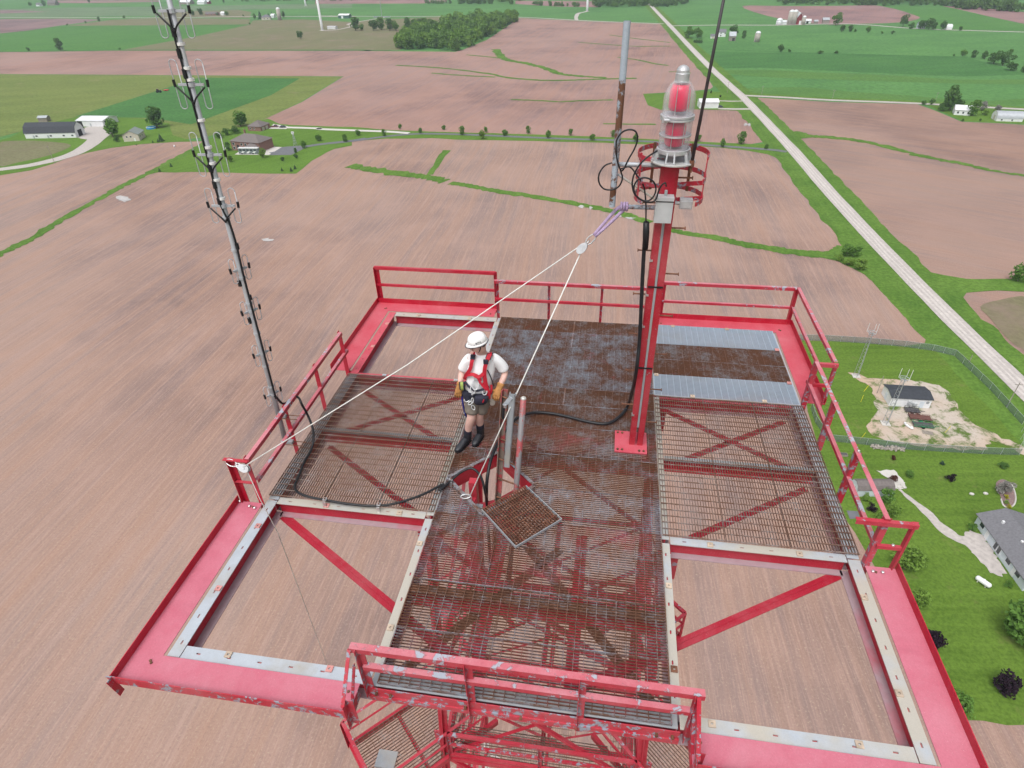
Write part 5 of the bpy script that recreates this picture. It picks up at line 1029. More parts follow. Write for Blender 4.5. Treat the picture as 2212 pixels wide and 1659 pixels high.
M['concrete_silo'] = plain('silo_concrete', (.42, .38, .34), .9, 0, .15, .6); M['dark_open'] = plain('dark_interior', (.02, .02, .022), .9, 0, .2, 1); M['wood_grey'] = plain('weathered_wood', (.26, .23, .20), .9, 0, .25, 3); M['shed_green'] = plain('green_steel', (.05, .12, .10), .5, 0, .1, .6)
def house(name, label, A, B, W_, hw, hr, wall, roof, style='gable', wins=(), doors=(), cat='building', over=.4, ridge='x', chimney=None, parts=(), group=None):
    """A, B: the two ends (world xy) of the wall facing the camera; the house goes W_ deep behind it"""
    A = np.array(A); B = np.array(B); d = B-A; L = float(np.linalg.norm(d)); rz = math.atan2(d[1], d[0])
    root = thing(name, label, cat, (A[0], A[1], 0.0), rz, group)
    MB().box(0, L, 0, W_, -.3, hw).build('wall', wall, root, local=True)
    o = over
    if style == 'gable':
        if ridge == 'x':
            rf = MB(); y0, y1, ym = -o, W_+o, W_/2; e = hw-.02-(hr-hw)*o/(W_/2); t_ = .14
            for ya, za, yb, zb in ((y0, e, ym, hr), (ym, hr, y1, e)):
                rf.add([(-o, ya, za), (L+o, ya, za), (L+o, yb, zb), (-o, yb, zb), (-o, ya, za+t_), (L+o, ya, za+t_), (L+o, yb, zb+t_), (-o, yb, zb+t_)], [(3, 2, 1, 0), (4, 5, 6, 7), (0, 1, 5, 4), (1, 2, 6, 5), (2, 3, 7, 6), (3, 0, 4, 7)])
            r_ = rf.build('roof', roof, root, local=True)
            for x in (0, L): MB().add([(x-.06, 0, hw), (x-.06, W_, hw), (x-.06, W_/2, hr-.03), (x+.06, 0, hw), (x+.06, W_, hw), (x+.06, W_/2, hr-.03)], [(0, 1, 2), (5, 4, 3), (0, 3, 4, 1), (1, 4, 5, 2), (2, 5, 3, 0)]).build('gable', wall, root, local=True)
        else:
            rf = MB(); xm = L/2; e = hw-.02-(hr-hw)*o/(L/2); t_ = .14
            for xa, za, xb, zb in ((-o, e, xm, hr), (xm, hr, L+o, e)):
                rf.add([(xa, -o, za), (xb, -o, zb), (xb, W_+o, zb), (xa, W_+o, za), (xa, -o, za+t_), (xb, -o, zb+t_), (xb, W_+o, zb+t_), (xa, W_+o, za+t_)], [(3, 2, 1, 0), (4, 5, 6, 7), (0, 1, 5, 4), (1, 2, 6, 5), (2, 3, 7, 6), (3, 0, 4, 7)])
            r_ = rf.build('roof', roof, root, local=True)
            for y in (0, W_): MB().add([(0, y-.06, hw), (L, y-.06, hw), (L/2, y-.06, hr-.03), (0, y+.06, hw), (L, y+.06, hw), (L/2, y+.06, hr-.03)], [(0, 1, 2), (5, 4, 3), (0, 3, 4, 1), (1, 4, 5, 2), (2, 5, 3, 0)]).build('gable', wall, root, local=True)
    elif style == 'hip':
        i_ = min(W_, L)/2; e = hw-.02
        V = [(-o, -o, e), (L+o, -o, e), (L+o, W_+o, e), (-o, W_+o, e)] + ([(i_, W_/2, hr), (L-i_, W_/2, hr)] if L >= W_ else [(L/2, i_, hr), (L/2, W_-i_, hr)])
        Fq = [(0, 1, 5, 4), (1, 2, 5), (2, 3, 4, 5), (3, 0, 4), (3, 2, 1, 0)] if L >= W_ else [(0, 1, 4), (1, 2, 5, 4), (2, 3, 5), (3, 0, 4, 5), (3, 2, 1, 0)]
        r_ = MB().add(V, Fq).build('roof', roof, root, local=True)
    elif style == 'gambrel':
        prof = [(-o*.6, hw-.1), (W_*.16, hw+(hr-hw)*.62), (W_/2, hr), (W_*.84, hw+(hr-hw)*.62), (W_+o*.6, hw-.1)]; rf = MB(); t_ = .12
        for (ya, za), (yb, zb) in zip(prof[:-1], prof[1:]): rf.add([(-o, ya, za), (L+o, ya, za), (L+o, yb, zb), (-o, yb, zb), (-o, ya, za+t_), (L+o, ya, za+t_), (L+o, yb, zb+t_), (-o, yb, zb+t_)], [(3, 2, 1, 0), (4, 5, 6, 7), (0, 1, 5, 4), (1, 2, 6, 5), (2, 3, 7, 6), (3, 0, 4, 7)])
        r_ = rf.build('roof', roof, root, local=True); n = 5
        for x in (0, L):
            pts = [(0, hw-.05)]+[(min(max(y, 0), W_), z-.03) for y, z in prof[1:-1]]+[(W_, hw-.05)]
            MB().add([(x-.06, y, z) for y, z in pts]+[(x+.06, y, z) for y, z in pts], [tuple(range(n)), tuple(range(n, 2*n))[::-1]]+[(i, (i+1) % n, n+(i+1) % n, n+i) for i in range(n)]).build('gable', wall, root, local=True)
    elif style == 'arch':
        n = 12; pr = [(W_/2-(W_/2+.1)*math.cos(math.pi*i/n), hw-.1+(hr-hw+.1)*math.sin(math.pi*i/n)**.8) for i in range(n+1)]
        r_ = MB().add([(-.2, y, z) for y, z in pr]+[(L+.2, y, z) for y, z in pr], [(i, n+1+i, n+2+i, i+1) for i in range(n)]).build('roof', roof, root, local=True, smooth=True)
        for x in (-.05, L+.05): MB().add([(x, y, z-.05) for y, z in pr], [tuple(range(n+1))]).build('gable', wall, root, local=True)
    for wn_ in wins:                                      # (face, u, z, w, h): faces f(ront) l(eft) r(ight)
        fc, u, z, w, h = wn_; m_ = MB(); p_ = MB()
        if fc == 'f': m_.box(u-w/2-.1, u+w/2+.1, -.06, .02, z-h/2-.1, z+h/2+.1); p_.box(u-w/2, u+w/2, -.08, .0, z-h/2, z+h/2)
        elif fc == 'l': m_.box(-.06, .02, u-w/2-.1, u+w/2+.1, z-h/2-.1, z+h/2+.1); p_.box(-.08, 0., u-w/2, u+w/2, z-h/2, z+h/2)
        else: m_.box(L-.02, L+.06, u-w/2-.1, u+w/2+.1, z-h/2-.1, z+h/2+.1); p_.box(L, L+.08, u-w/2, u+w/2, z-h/2, z+h/2)
        q = m_.build('window', 'siding_white', root, local=True); p_.build('pane', 'window', q, local=True)
    for fc, u, w, h, mt in doors:
        m_ = MB()
        if fc == 'f': m_.box(u-w/2, u+w/2, -.07, .03, 0, h)
        elif fc == 'l': m_.box(-.07, .03, u-w/2, u+w/2, 0, h)
        else: m_.box(L-.03, L+.07, u-w/2, u+w/2, 0, h)
        m_.build('door', mt, root, local=True)
    if chimney: cx, cy, ch = chimney; MB().box(cx-.4, cx+.4, cy-.4, cy+.4, hw, ch).build('chimney', 'brick', r_, local=True)
    return root, L
g1 = lambda x, y: G(r1(x, y)); g2 = lambda x, y: G(r2(x, y)); g3 = lambda x, y: G(r3(x, y)); g6 = lambda x, y: G(r6(x, y)); gr = lambda x, y: G(rr(x, y))
house('long_barn', 'long white barn with a black gambrel roof beside the curved farm track', g1(165, 872), g1(482, 866), 11, 3.4, 9.2, 'siding_white', 'roof_black', 'gambrel', [('f', u, 1.6, 1.5, .9) for u in (8, 18, 27, 33)], [('r', 5.5, 4.5, 4.2, 'dark_open'), ('f', 6, 1.2, 2, 'roof_silver'), ('f', 16, 1.2, 2, 'roof_silver')], 'barn')
house('machine_shed', 'white steel machine shed behind the black-roofed barn', g1(490, 795), g1(655, 797), 16, 4.0, 5.6, 'siding_white', 'roof_white', 'gable', [], [('f', 2.6, 4, 3.6, 'dark_open'), ('f', 11, 1.1, 2.2, 'roof_silver'), ('r', 4, 4, 3.6, 'dark_open')], 'shed')
house('machine_shed', 'small dark lean-to peeping over the black-roofed barn', g1(245, 768), g1(300, 766), 5, 3.0, 4.0, 'wood_grey', 'roof_silver', 'gable', [], [], 'shed')
house('farmhouse', 'cream farmhouse with a grey-green roof beside the round tree', g1(782, 892), g1(880, 886), 12, 4.2, 6.6, 'siding_cream', 'roof_green', 'gable', [('f', 2.5, 3.0, 1, 1), ('f', 5, 3.0, 1, 1), ('r', 3, 2.6, 1, 1.2), ('r', 7, 2.6, 1, 1.2)], [('f', 7, 1, 2.1, 'siding_white')], 'house', ridge='y')
bh, L_ = house('brick_house', 'large brick house with a brown hipped roof by the motorhome', g1(1462, 944), g1(1640, 958), 13, 5.6, 9.0, 'brick', 'roof_brown', 'hip', [('f', 2, 1.6, 1.6, 1.4), ('f', 8, 4.0, 1.4, 1.3), ('f', 11, 4.0, 1.4, 1.3), ('f', 13.5, 1.7, 2.6, 1.5), ('f', 2, 4.0, 1.6, 1.2)], [('f', 5, 1.6, 3.6, 'dark_open')], 'house', .6, chimney=(5, 9, 10.6))
h2_, L2_ = house('brick_house_wing', 'brick garage wing with three doors joined to the large brick house', g1(1625, 962), g1(1697, 920), 8, 3.2, 6.4, 'brick', 'roof_brown', 'hip', [('l', 3, 1.6, 1, 1)], [('f', 2.2, 2.4, 2.2, 'siding_cream'), ('f', 5.4, 2.4, 2.2, 'siding_cream'), ('f', 8.4, 2.2, 2.2, 'siding_cream')], 'house', .5)
house('brick_garage', 'brick garage with a brown hipped roof behind the brick house', g1(1562, 822), g1(1642, 826), 11, 3.0, 6.0, 'brick', 'roof_brown', 'hip', [('f', 2, 1.6, 1, 1), ('f', 5, 1.6, 1, 1)], [('r', 3, 2.6, 2.3, 'siding_cream'), ('r', 7, 2.6, 2.3, 'siding_cream')], 'garage', .5)
house('pole_barn', 'white pole barn behind the red beacon, near the gravel road', g3(172, 682), g3(290, 681), 10, 4.2, 5.8, 'siding_white', 'roof_white', 'gable', [], [('r', 3, 2.6, 2.6, 'roof_silver'), ('l', 4, 1.1, 2.2, 'roof_silver')], 'barn')
house('farmhouse', 'white farmhouse half hidden by the tall dark trees', g3(1770, 722), g3(1870, 728), 9, 3.4, 5.6, 'siding_white', 'roof_white', 'gable', [('f', 2, 1.7, 1, 1.2), ('f', 5, 1.7, 1, 1.2), ('f', 8, 1.7, 1, 1.2)], [], 'house')
house('arched_barn', 'white barn with an arched silver roof beside the farmhouse', g3(2035, 762), g3(2200, 767), 9, 1.8, 5.6, 'siding_white', 'roof_silver', 'arch', [('f', 3, 1.0, 1, .8), ('f', 9, 1.0, 1, .8)], [('l', 4.5, 2.4, 3, 'siding_cream')], 'barn')
house('red_barn', 'red gambrel barn with a white roof between tall silos', g3(772, 155), g3(822, 155), 22, 6.5, 14.5, 'barn_red', 'roof_white', 'gable', [], [('f', 7, 4, 5, 'siding_white')], 'barn', .6, ridge='y')
house('long_shed', 'low white shed with a dark doorway beside the red barn', g3(826, 148), g3(872, 148), 9, 3.5, 5.5, 'siding_white', 'roof_white', 'gable', [], [('f', 5, 3, 3, 'dark_open')], 'shed')
house('long_shed', 'low white shed beside the stubby white bin', g3(690, 155), g3(730, 155), 9, 3.5, 5.2, 'siding_white', 'roof_white', 'gable', [], [], 'shed')
house('grey_shed', 'blue-grey shed standing under the large tree by the red barn', g3(945, 150), g3(985, 150), 9, 5, 7.5, 'wood_grey', 'roof_silver', 'gable', [], [], 'shed')
house('grey_shed', 'small grey shed between the red barn and the blue-grey shed', g3(893, 150), g3(915, 150), 6, 3.2, 4.8, 'wood_grey', 'roof_silver', 'gable', [], [], 'shed')
house('farmhouse', 'white two-storey farmhouse beside the gravel road', g3(290, 232), g3(335, 232), 9, 5.6, 8.5, 'siding_white', 'roof_grey', 'gable', [('f', 3, 4, 1.2, 1.4), ('f', 8, 4, 1.2, 1.4), ('f', 3, 1.5, 1.2, 1.4)], [], 'house')
house('garage', 'low white garage beside the two-storey farmhouse', g3(242, 242), g3(268, 242), 7, 2.8, 4.6, 'siding_white', 'roof_grey', 'gable', [], [('f', 3, 3, 2.2, 'siding_cream')], 'garage')
house('grey_barn', 'small grey barn with a silver roof near the lone concrete silo', g3(358, 258), g3(398, 258), 10, 5.5, 9.5, 'wood_grey', 'roof_silver', 'gable', [], [('f', 5, 3, 3.4, 'dark_open')], 'barn')
house('blue_house', 'blue house hidden in the dark grove', g3(1545, 180), g3(1590, 180), 9, 4.5, 7.5, 'siding_pale', 'roof_grey', 'gable', [('f', 3, 2, 1.2, 1.4), ('f', 7, 2, 1.2, 1.4)], [], 'house')
house('white_shed', 'white shed with a rounded roof beside the dark grove', g3(1722, 186), g3(1758, 186), 10, 2.2, 6.0, 'siding_white', 'roof_white', 'arch', [], [], 'shed')
house('ranch_house', 'long low brown ranch house between far trees', g1(1290, 97), g1(1362, 97), 10, 3.2, 6.0, 'brick', 'roof_brown', 'gable', [('f', 6, 1.8, 2, 1.4), ('f', 16, 1.8, 2, 1.4)], [], 'house')
house('white_garage', 'small white garage beside the far ranch house', g1(1388, 97), g1(1410, 97), 7, 4, 6.5, 'siding_white', 'roof_white', 'gable', [], [], 'garage')
house('grey_farmhouse', 'grey farmhouse with a broad roof near the lone far silo', g1(1645, 126), g1(1700, 124), 12, 4.2, 8.2, 'siding_cream', 'roof_grey', 'hip', [('f', 5, 2, 1.6, 1.4), ('f', 11, 2, 1.6, 1.4)], [], 'house')
house('white_shed', 'white shed between the far grey farmhouse and the silo', g1(1702, 112), g1(1722, 112), 8, 4, 6.5, 'siding_white', 'roof_white', 'gable', [], [], 'shed')
house('green_shed', 'long dark green shed by the far gravel track', g1(2127, 116), g1(2192, 116), 12, 5.0, 7.0, 'shed_green', 'siding_white', 'gable', [], [('f', 8, 4, 4, 'siding_white')], 'shed')
house('turbine_shed', 'small white block building at the foot of the wind turbine', g1(2057, 184), g1(2108, 184), 8, 3.5, 4.2, 'siding_white', 'roof_white', 'gable', [], [], 'shed')
house('far_barn', 'white-roofed grey barn far off beside a white barn', g1(1130, 28), g1(1195, 28), 16, 5, 11, 'wood_grey', 'roof_white', 'gable', [], [], 'barn')
house('far_barn', 'white far barn beside a red shed', g1(1240, 28), g1(1285, 28), 14, 5, 9, 'siding_white', 'roof_white', 'gable', [], [], 'barn')
house('red_shed', 'small red shed at the end of the white far barn', g1(1287, 26), g1(1312, 26), 10, 5, 8, 'barn_red', 'roof_white', 'gable', [], [], 'shed')
house('far_barn', 'purple-roofed barn far off behind the dark bare wedge', g1(300, 35), g1(350, 34), 16, 5, 12, 'wood_grey', 'roof_brown', 'gable', [], [], 'barn')
house('far_house', 'tiny white house next to the purple-roofed barn', g1(228, 40), g1(250, 40), 10, 4, 8, 'siding_white', 'roof_grey', 'gable', [], [], 'house')
es, _ = house('equipment_shelter', 'white radio equipment shelter with a black roof in the fenced yard', g6(1196, 974), g6(1456, 990), 5.6, 2.9, 3.5, 'siding_white', 'roof_black', 'gable', [], [('f', 7.6, 1.0, 2.1, 'siding_pale'), ('l', 3, 1.0, 2.1, 'siding_pale')], 'building', .25)
for u_, z_ in ((4.6, 1.7), (5.9, 1.2)): MB().box(u_-.45, u_+.45, -.5, .0, z_-.4, z_+.4).build('air_unit', 'box_grey', es, local=True)
MB().tube([(8.9, -.06, 1.9), (8.9, .02, 1.9)], .4, 14).build('vent_fan', 'galv_dark', es, local=True)
mh, Lm = house('mobile_home', 'long white single-storey house with a grey shingle roof', gr(1555, 250), gr(1830, 640), 9.5, 2.6, 4.3, 'siding_pale', 'roof_grey', 'gable', [('f', u, 1.6, 1.2, .9) for u in (2, 11, 14)] + [('f', 7.0, 1.3, .8, 1.5), ('f', 8.1, 1.3, .8, 1.5)], [('f', 4, .9, 2.0, 'siding_white'), ('f', 13, .9, 2.0, 'siding_white')], 'house')
for x, y in ((3, 2.5), (8, 3.2), (12, 2.2), (15, 3.4)): MB().box(x-.2, x+.2, y-.2, y+.2, 3.0, 4.15).build('roof_vent', 'siding_white', mh, local=True)
gs, _ = house('garden_shed', 'garden shed with a brown barn roof and white door', g6(985, 1560), g6(1215, 1560), 3.2, 1.9, 3.2, 'siding_pale', 'roof_brown', 'gambrel', [], [('l', 1.6, 1.3, 1.8, 'siding_white')], 'shed', .15)
# silos
def silo(label, b, h, r, m_='concrete_silo', cap='roof_white'):
    o = thing('silo', label, 'silo', (*b, 0)); c = (*b, 0); MB().lathe([(r, -.3), (r, h)], c, 20).build('silo_wall', m_, o, smooth=True)
    for z in np.arange(1.5, h, 1.8): MB().lathe([(r+.05, z), (r+.05, z+.16)], c, 20, cap=False).build('hoop', 'roof_silver', o)
    MB().lathe([(r+.12, h)]+[((r+.12)*math.cos(t_), h+r*.8*math.sin(t_)) for t_ in np.linspace(.1, 1.5, 6)], c, 20).build('dome', cap, o, smooth=True)
    MB().bar((b[0]-r-.2, b[1]-.3, 0), (b[0]-r-.2, b[1]-.3, h), .9, .5, up=(0, 1, 0)).build('chute', m_, o)
hs_ = lambda x, yb, yt: height_at(g3(x, yb), r3(x, yt))
silo('silo of the tall pair by the red barn, nearer the white shed', g3(738, 155), hs_(738, 155, 74), 3.4); silo('silo of the tall pair by the red barn, touching the barn', g3(762, 155), hs_(762, 155, 74), 3.4)
silo('short silo on its own at the door side of the red barn', g3(823, 155), hs_(823, 155, 108), 2.6); silo('stubby white bin at the end of the red barn farm', g3(672, 156), 5.5, 4.0, 'roof_white')
silo('lone pale concrete silo in the green crop', g3(533, 264), hs_(533, 264, 208), 3.0); silo('tall lone far silo beside the grey farmhouse', g1(1760, 126), 17.5, 3.4)
# turbines
def turbine(label, b, a0):
    o = thing('wind_turbine', label, 'wind turbine', (*b, 0)); MB().lathe([(2.2, -.5), (2.0, 8), (1.3, 79)], (*b, 0), 20).build('tower_tube', 'siding_white', o, smooth=True)
    MB().lathe([(4.5, -.2), (4.5, .25)], (*b, 0), 20).build('footing', 'concrete', o); MB().box(b[0]-1.6, b[0]+1.6, b[1]-5, b[1]+4, 78.5, 82).build('nacelle', 'siding_white', o)
    MB().sphere((b[0], b[1]-6, 80.2), 1.7).build('hub', 'siding_white', o, smooth=True)
    for k_ in range(3): t_ = a0+k_*2.094; MB().bar((b[0], b[1]-6, 80.2), (b[0]+38*math.cos(t_), b[1]-6, 80.2+38*math.sin(t_)), 1.6, .4, up=(0, 1, 0)).build('blade', 'siding_white', o)
turbine('white wind turbine standing by the small block building', g1(2026, 190), 1.57); turbine('white wind turbine at the end of a gravel track', g2(1679, 71), 1.2); turbine('white wind turbine tower beyond the country road', g1(1922, 38), .9)
b = g2(390, 110); o = thing('radio_mast', 'thin far radio mast behind the ragged tree clump', 'mast', (*b, 0)); MB().tube([(*b, 0), (*b, 60)], .55, 6).build('mast_shaft', 'galv_dark', o); MB().box(b[0]-16, b[0]+16, b[1]-1, b[1]+1, 0, 2.2).build('base_fence', 'galv_dark', o)
# small yard things
def simple(name, label, cat, loc, rz=0., group=None): return thing(name, label, cat, loc, rz, group)
b = g1(952, 808); o = simple('swimming_pool', 'round blue above-ground pool on the farm lawn', 'pool', (*b, 0)); M['pool'] = plain('pool_blue', (.03, .28, .62), .4, 0, .1, 1); M['pool_water'] = plain('pool_water', (.12, .5, .68), .08, 0, .1, 1)
MB().lathe([(3.2, 0), (3.2, 1.2), (3.0, 1.2), (3.0, 1.0)], (*b, 0), 24, cap=False).build('pool_wall', 'pool', o); MB().lathe([(3.0, .9), (.01, .9)], (*b, 0), 24, cap=False).build('pool_water', 'pool_water', o); MB().lathe([(3.3, 1.2), (3.3, 1.28), (2.95, 1.28)], (*b, 0), 24, cap=False).build('rim', 'siding_white', o)
b = gr(1600, 600); o = simple('propane_tank', 'white propane tank lying on the lawn by the house', 'tank', (*b, 0), R_(-50)); MB().tube([(-1.35, 0, .75), (-1.25, 0, .75), (-1.05, 0, .75), (1.05, 0, .75), (1.25, 0, .75), (1.35, 0, .75)], [.12, .36, .5, .5, .36, .12], 18).build('tank_shell', 'siding_white', o, local=True, smooth=True)
for x in (-.7, .7): MB().box(x-.08, x+.08, -.4, .4, 0, .35).build('saddle', 'concrete', o, local=True)
MB().lathe([(.16, 1.22), (.16, 1.36), (.05, 1.38)], (0, 0, 0), 10).build('valve_dome', 'siding_white', o, local=True)
def car(name, label, loc, rz, body, L=4.6, W_=1.85, H=1.5, cat='car', pick=False):
    o = thing(name, label, cat, (*loc, 0), rz); h0 = .42; c0, c1 = (-.28*L, .22*L) if not pick else (-.02*L, .25*L)
    mb = MB(); prof = [(-L/2, h0), (-L/2+.08, .82), (c0-.35 if not pick else -L/2+.1, .95), (c1+.55, .93), (L/2-.1, .78), (L/2, h0)]
    n = len(prof); mb.add([(x, -W_/2, z) for x, z in prof]+[(x, W_/2, z) for x, z in prof], [tuple(range(n))[::-1], tuple(range(n, 2*n))]+[(i, (i+1) % n, n+(i+1) % n, n+i) for i in range(n)]); mb.build('body', body, o, local=True)
    cp = [(c0-.2, .93), (c0+.15, H), (c1-.1, H), (c1+.5, .93)]; mb = MB(); w2 = W_/2-.1; w3 = W_/2-.25
    mb.add([(cp[0][0], -w2, .93), (cp[1][0], -w3, H), (cp[2][0], -w3, H), (cp[3][0], -w2, .93), (cp[0][0], w2, .93), (cp[1][0], w3, H), (cp[2][0], w3, H), (cp[3][0], w2, .93)], [(0, 1, 2, 3)[::-1], (4, 5, 6, 7), (0, 1, 5, 4), (1, 2, 6, 5), (2, 3, 7, 6)]); mb.build('cabin', 'window', o, local=True)
    MB().box(cp[1][0]-.02, cp[2][0]+.02, -w3-.02, w3+.02, H-.02, H+.04).build('roof', body, o, local=True)
    for x in (-L*.31, L*.31):
        for s in (-1, 1): w = MB().tube([(x, s*(W_/2-.2), .34), (x, s*(W_/2+.01), .34)], .34, 14).build('wheel', 'black', o, local=True); MB().tube([(x, s*(W_/2), .34), (x, s*(W_/2+.02), .34)], .2, 10).build('rim', 'alu', w, local=True)
    for s in (-1, 1): MB().cbox((L/2-.04, s*(W_/2-.3), .68), (.1, .35, .14)).build('headlight', 'siding_white', o, local=True)
    return o
M['car_dark'] = plain('dark_car_paint', (.03, .04, .05), .25, .1, .1, 2); M['car_red'] = plain('dull_red_paint', (.14, .03, .03), .35, 0, .1, 2); M['car_white'] = plain('white_vehicle_paint', (.72, .73, .74), .3, 0, .05, 2)
car('parked_car', 'dark car parked outside the brick garage', g1(1778, 803), .05, 'car_dark'); car('pickup_truck', 'dull red pickup parked against the brick garage', g1(1727, 800), .1, 'car_red', 5.4, 1.95, 1.75, 'truck', True); car('parked_car', 'dark car parked at the end of the white pole barn', g3(300, 676), .1, 'car_dark')
# motorhome
b0, b1 = np.array(g1(1503, 970)), np.array(g1(1625, 971)); L = float(np.linalg.norm(b1-b0)); o = simple('motorhome', 'big white and grey motorhome parked beside the brick house', 'motorhome', (*b0, 0), math.atan2(*(b1-b0)[::-1])); M['rv_grey'] = plain('motorhome_grey', (.16, .19, .20), .35, 0, .1, 1)
MB().box(0, L, 0, 2.5, .45, 3.5).build('body', 'rv_grey', o, local=True); MB().box(-.05, L+.05, -.05, 2.55, 3.45, 3.75).build('roof', 'car_white', o, local=True)
for i in range(5): x = .8+i*2.3; MB().box(x, x+1.4, -.03, .02, 2.1, 3.0).build('window', 'window', o, local=True)
for i in range(3): MB().add([(1+i*3.6, -.02, .6), (2.6+i*3.6, -.02, .6), (4.2+i*3.6, -.02, 1.9), (2.6+i*3.6, -.02, 1.9)], [(0, 1, 2, 3)]).build('stripe', 'car_white', o, local=True)
MB().box(-.06, .0, .2, 2.3, 1.6, 3.2).build('windscreen', 'window', o, local=True)
for x in (2.0, L-3.4): MB().tube([(x, -.05, .5), (x, .3, .5)], .5, 14).build('wheel', 'black', o, local=True)
for i in range(3): MB().box(2+i*3.5, 3+i*3.5, .8, 1.7, 3.75, 4.0).build('roof_unit', 'car_white', o, local=True)
# covered boat by the farmhouse
b = g1(846, 880); o = simple('covered_boat', 'white shrink-wrapped boat on a trailer before the cream farmhouse', 'boat', (*b, 0), R_(80)); mb = MB(); mb.sphere((0, 0, 1.5), 1.0, 14, 8, (3.0, 1.25, 1.1)); mb.build('cover', 'car_white', o, local=True, smooth=True); MB().box(-2.2, 2.2, -.5, .5, .4, .7).build('trailer_frame', 'galv_dark', o, local=True)
for s in (-1, 1): MB().tube([(-.3, s*1.0, .33), (-.3, s*1.2, .33)], .33, 12).build('wheel', 'black', o, local=True)
# tractor and mower
b = g1(998, 582); o = simple('tractor', 'dark tractor mowing at the edge of the hay field', 'tractor', (*b, 0), R_(15))
MB().box(.2, 2.2, -.45, .45, .9, 1.9).build('bonnet', 'car_dark', o, local=True); MB().box(-1.2, .3, -.8, .8, 1.1, 3.0).build('cab', 'window', o, local=True); MB().box(-1.3, .4, -.9, .9, 2.95, 3.1).build('cab_roof', 'car_red', o, local=True)
for x, r in ((-.9, .95), (1.7, .6)):
    for s in (-1, 1): MB().tube([(x, s*.8, r), (x, s*1.3, r)], r, 14).build('wheel', 'black', o, local=True)
b = g1(1045, 571); o = simple('mower', 'red mower towed behind the tractor', 'mower', (*b, 0), R_(15)); M['farm_red'] = plain('implement_red', (.55, .05, .04), .5, 0, .1, 2)
MB().box(-1.6, 2.0, -1.6, 1.6, .5, 1.1).build('deck', 'farm_red', o, local=True); MB().bar((-1.6, 0, .8), (-4, 0, .8), .2, .2).build('drawbar', 'farm_red', o, local=True)
for s in (-1, 1): MB().tube([(0, s*1.6, .4), (0, s*1.9, .4)], .4, 10).build('wheel', 'black', o, local=True)
# garden windmill
b = g1(1857, 915); o = simple('garden_windmill', 'small lattice windmill on the brick house lawn', 'windmill', (*b, 0)); 
for sx in (-1, 1):
    for sy in (-1, 1): MB().tube([(b[0]+sx*.9, b[1]+sy*.9, 0), (b[0]+sx*.15, b[1]+sy*.15, 7.5)], .09, 5).build('leg', 'galv', o)
for z in (1.5, 3, 4.5, 6): k_ = .9-.1*z; MB().ring_bar((*b, z), k_*1.3, 0, 6.28, .06, .08, 4).build('brace', 'galv', o)
mb = MB()
for i in range(8): t_ = i*.785; MB().bar((b[0]+.2*math.cos(t_), b[1]-.4, 7.8+.2*math.sin(t_)), (b[0]+1.1*math.cos(t_), b[1]-.4, 7.8+1.1*math.sin(t_)), .32, .03, up=(0, 1, 0)).build('blade', 'siding_white', o)
MB().bar((b[0], b[1]-.4, 7.8), (b[0], b[1]+1.8, 7.8), .05, .5).build('tail_vane', 'siding_white', o)
# poles
M['pole_wood'] = plain('pole_wood', (.30, .27, .24), .9, 0, .2, 2)
def pole(label, f, xb, yb, xt, yt, r=.13, arm=True, hh=None):
    b = G(f(xb, yb)); h = height_at(b, f(xt, yt)) if hh is None else hh; o = thing('utility_pole', label, 'utility pole', (*b, 0)); MB().tube([(*b, -.3), (*b, h)], [r, r*.75], 8).build('pole', 'pole_wood', o)
    if arm: MB().box(b[0]-.9, b[0]+.9, b[1]-.06, b[1]+.06, h-.7, h-.58).build('crossarm', 'pole_wood', o); [MB().lathe([(.05, 0), (.05, .16)], (b[0]+x, b[1], h-.58), 6).build('insulator', 'galv_dark', o) for x in (-.8, 0.3, .8)]
pole('leaning pale pole beside the curved farm track', r1, 345, 1028, 297, 915, .16); pole('utility pole on the gravel road verge above the pole barn drive', r3, 347, 585, 355, 512); pole('utility pole on the side road nearest the junction', r3, 563, 596, 570, 538); pole('utility pole halfway along the side road', r3, 1008, 620, 1018, 563); pole('utility pole on the side road by the farmhouse trees', r3, 1650, 648, 1668, 578); pole('utility pole on the verge beside the fenced yard corner', r6, 1960, 978, 2032, 815); pole('short pole on the verge outside the compound fence', r6, 1716, 693, 1732, 640, .12, False)
pole('bare dark post standing at the end of the equipment shelter', r6, 1120, 892, 1158, 776, .1, False)
# guyed yard antennas: three-sided lattice with a star of whips
def yard_tower(label, b, h):
    o = thing('yard_antenna_tower', label, 'antenna tower', (*b, 0)); R0, R1 = .75, .42; A_ = [2*math.pi*i/3+.4 for i in range(3)]; P = lambda i, t_: (b[0]+(R0+(R1-R0)*t_)*math.cos(A_[i % 3]), b[1]+(R0+(R1-R0)*t_)*math.sin(A_[i % 3]), h*t_)
    for i in range(3): MB().tube([P(i, 0), P(i, 1)], .055, 6).build('leg', 'galv_dark', o)
    n = 12
    for i in range(3):
        for k_ in range(n): MB().tube([P(i, k_/n), P(i+1, (k_+1)/n)], .032, 5).build('brace', 'galv_dark', o)
    MB().ring_bar((*b, h), 1.1, 0, 6.28, .10, .12, 6).build('top_ring', 'galv', o); MB().ring_bar((*b, h-.7), .7, 0, 6.28, .08, .1, 6).build('top_ring', 'galv', o)
    for i in range(3): x, y = b[0]+1.3*math.cos(A_[i]+.5), b[1]+1.3*math.sin(A_[i]+.5); MB().tube([(b[0], b[1], h), (x, y, h+.1)], .05, 5).build('outrigger', 'galv', o); MB().tube([(x, y, h), (x, y, h+(1.9, 2.6, 3.2)[i])], .055, 6).build('whip', 'car_white', o)
    MB().box(b[0]-1.0, b[0]+1.0, b[1]-1.0, b[1]+1.0, -.1, .25).build('footing', 'concrete', o)
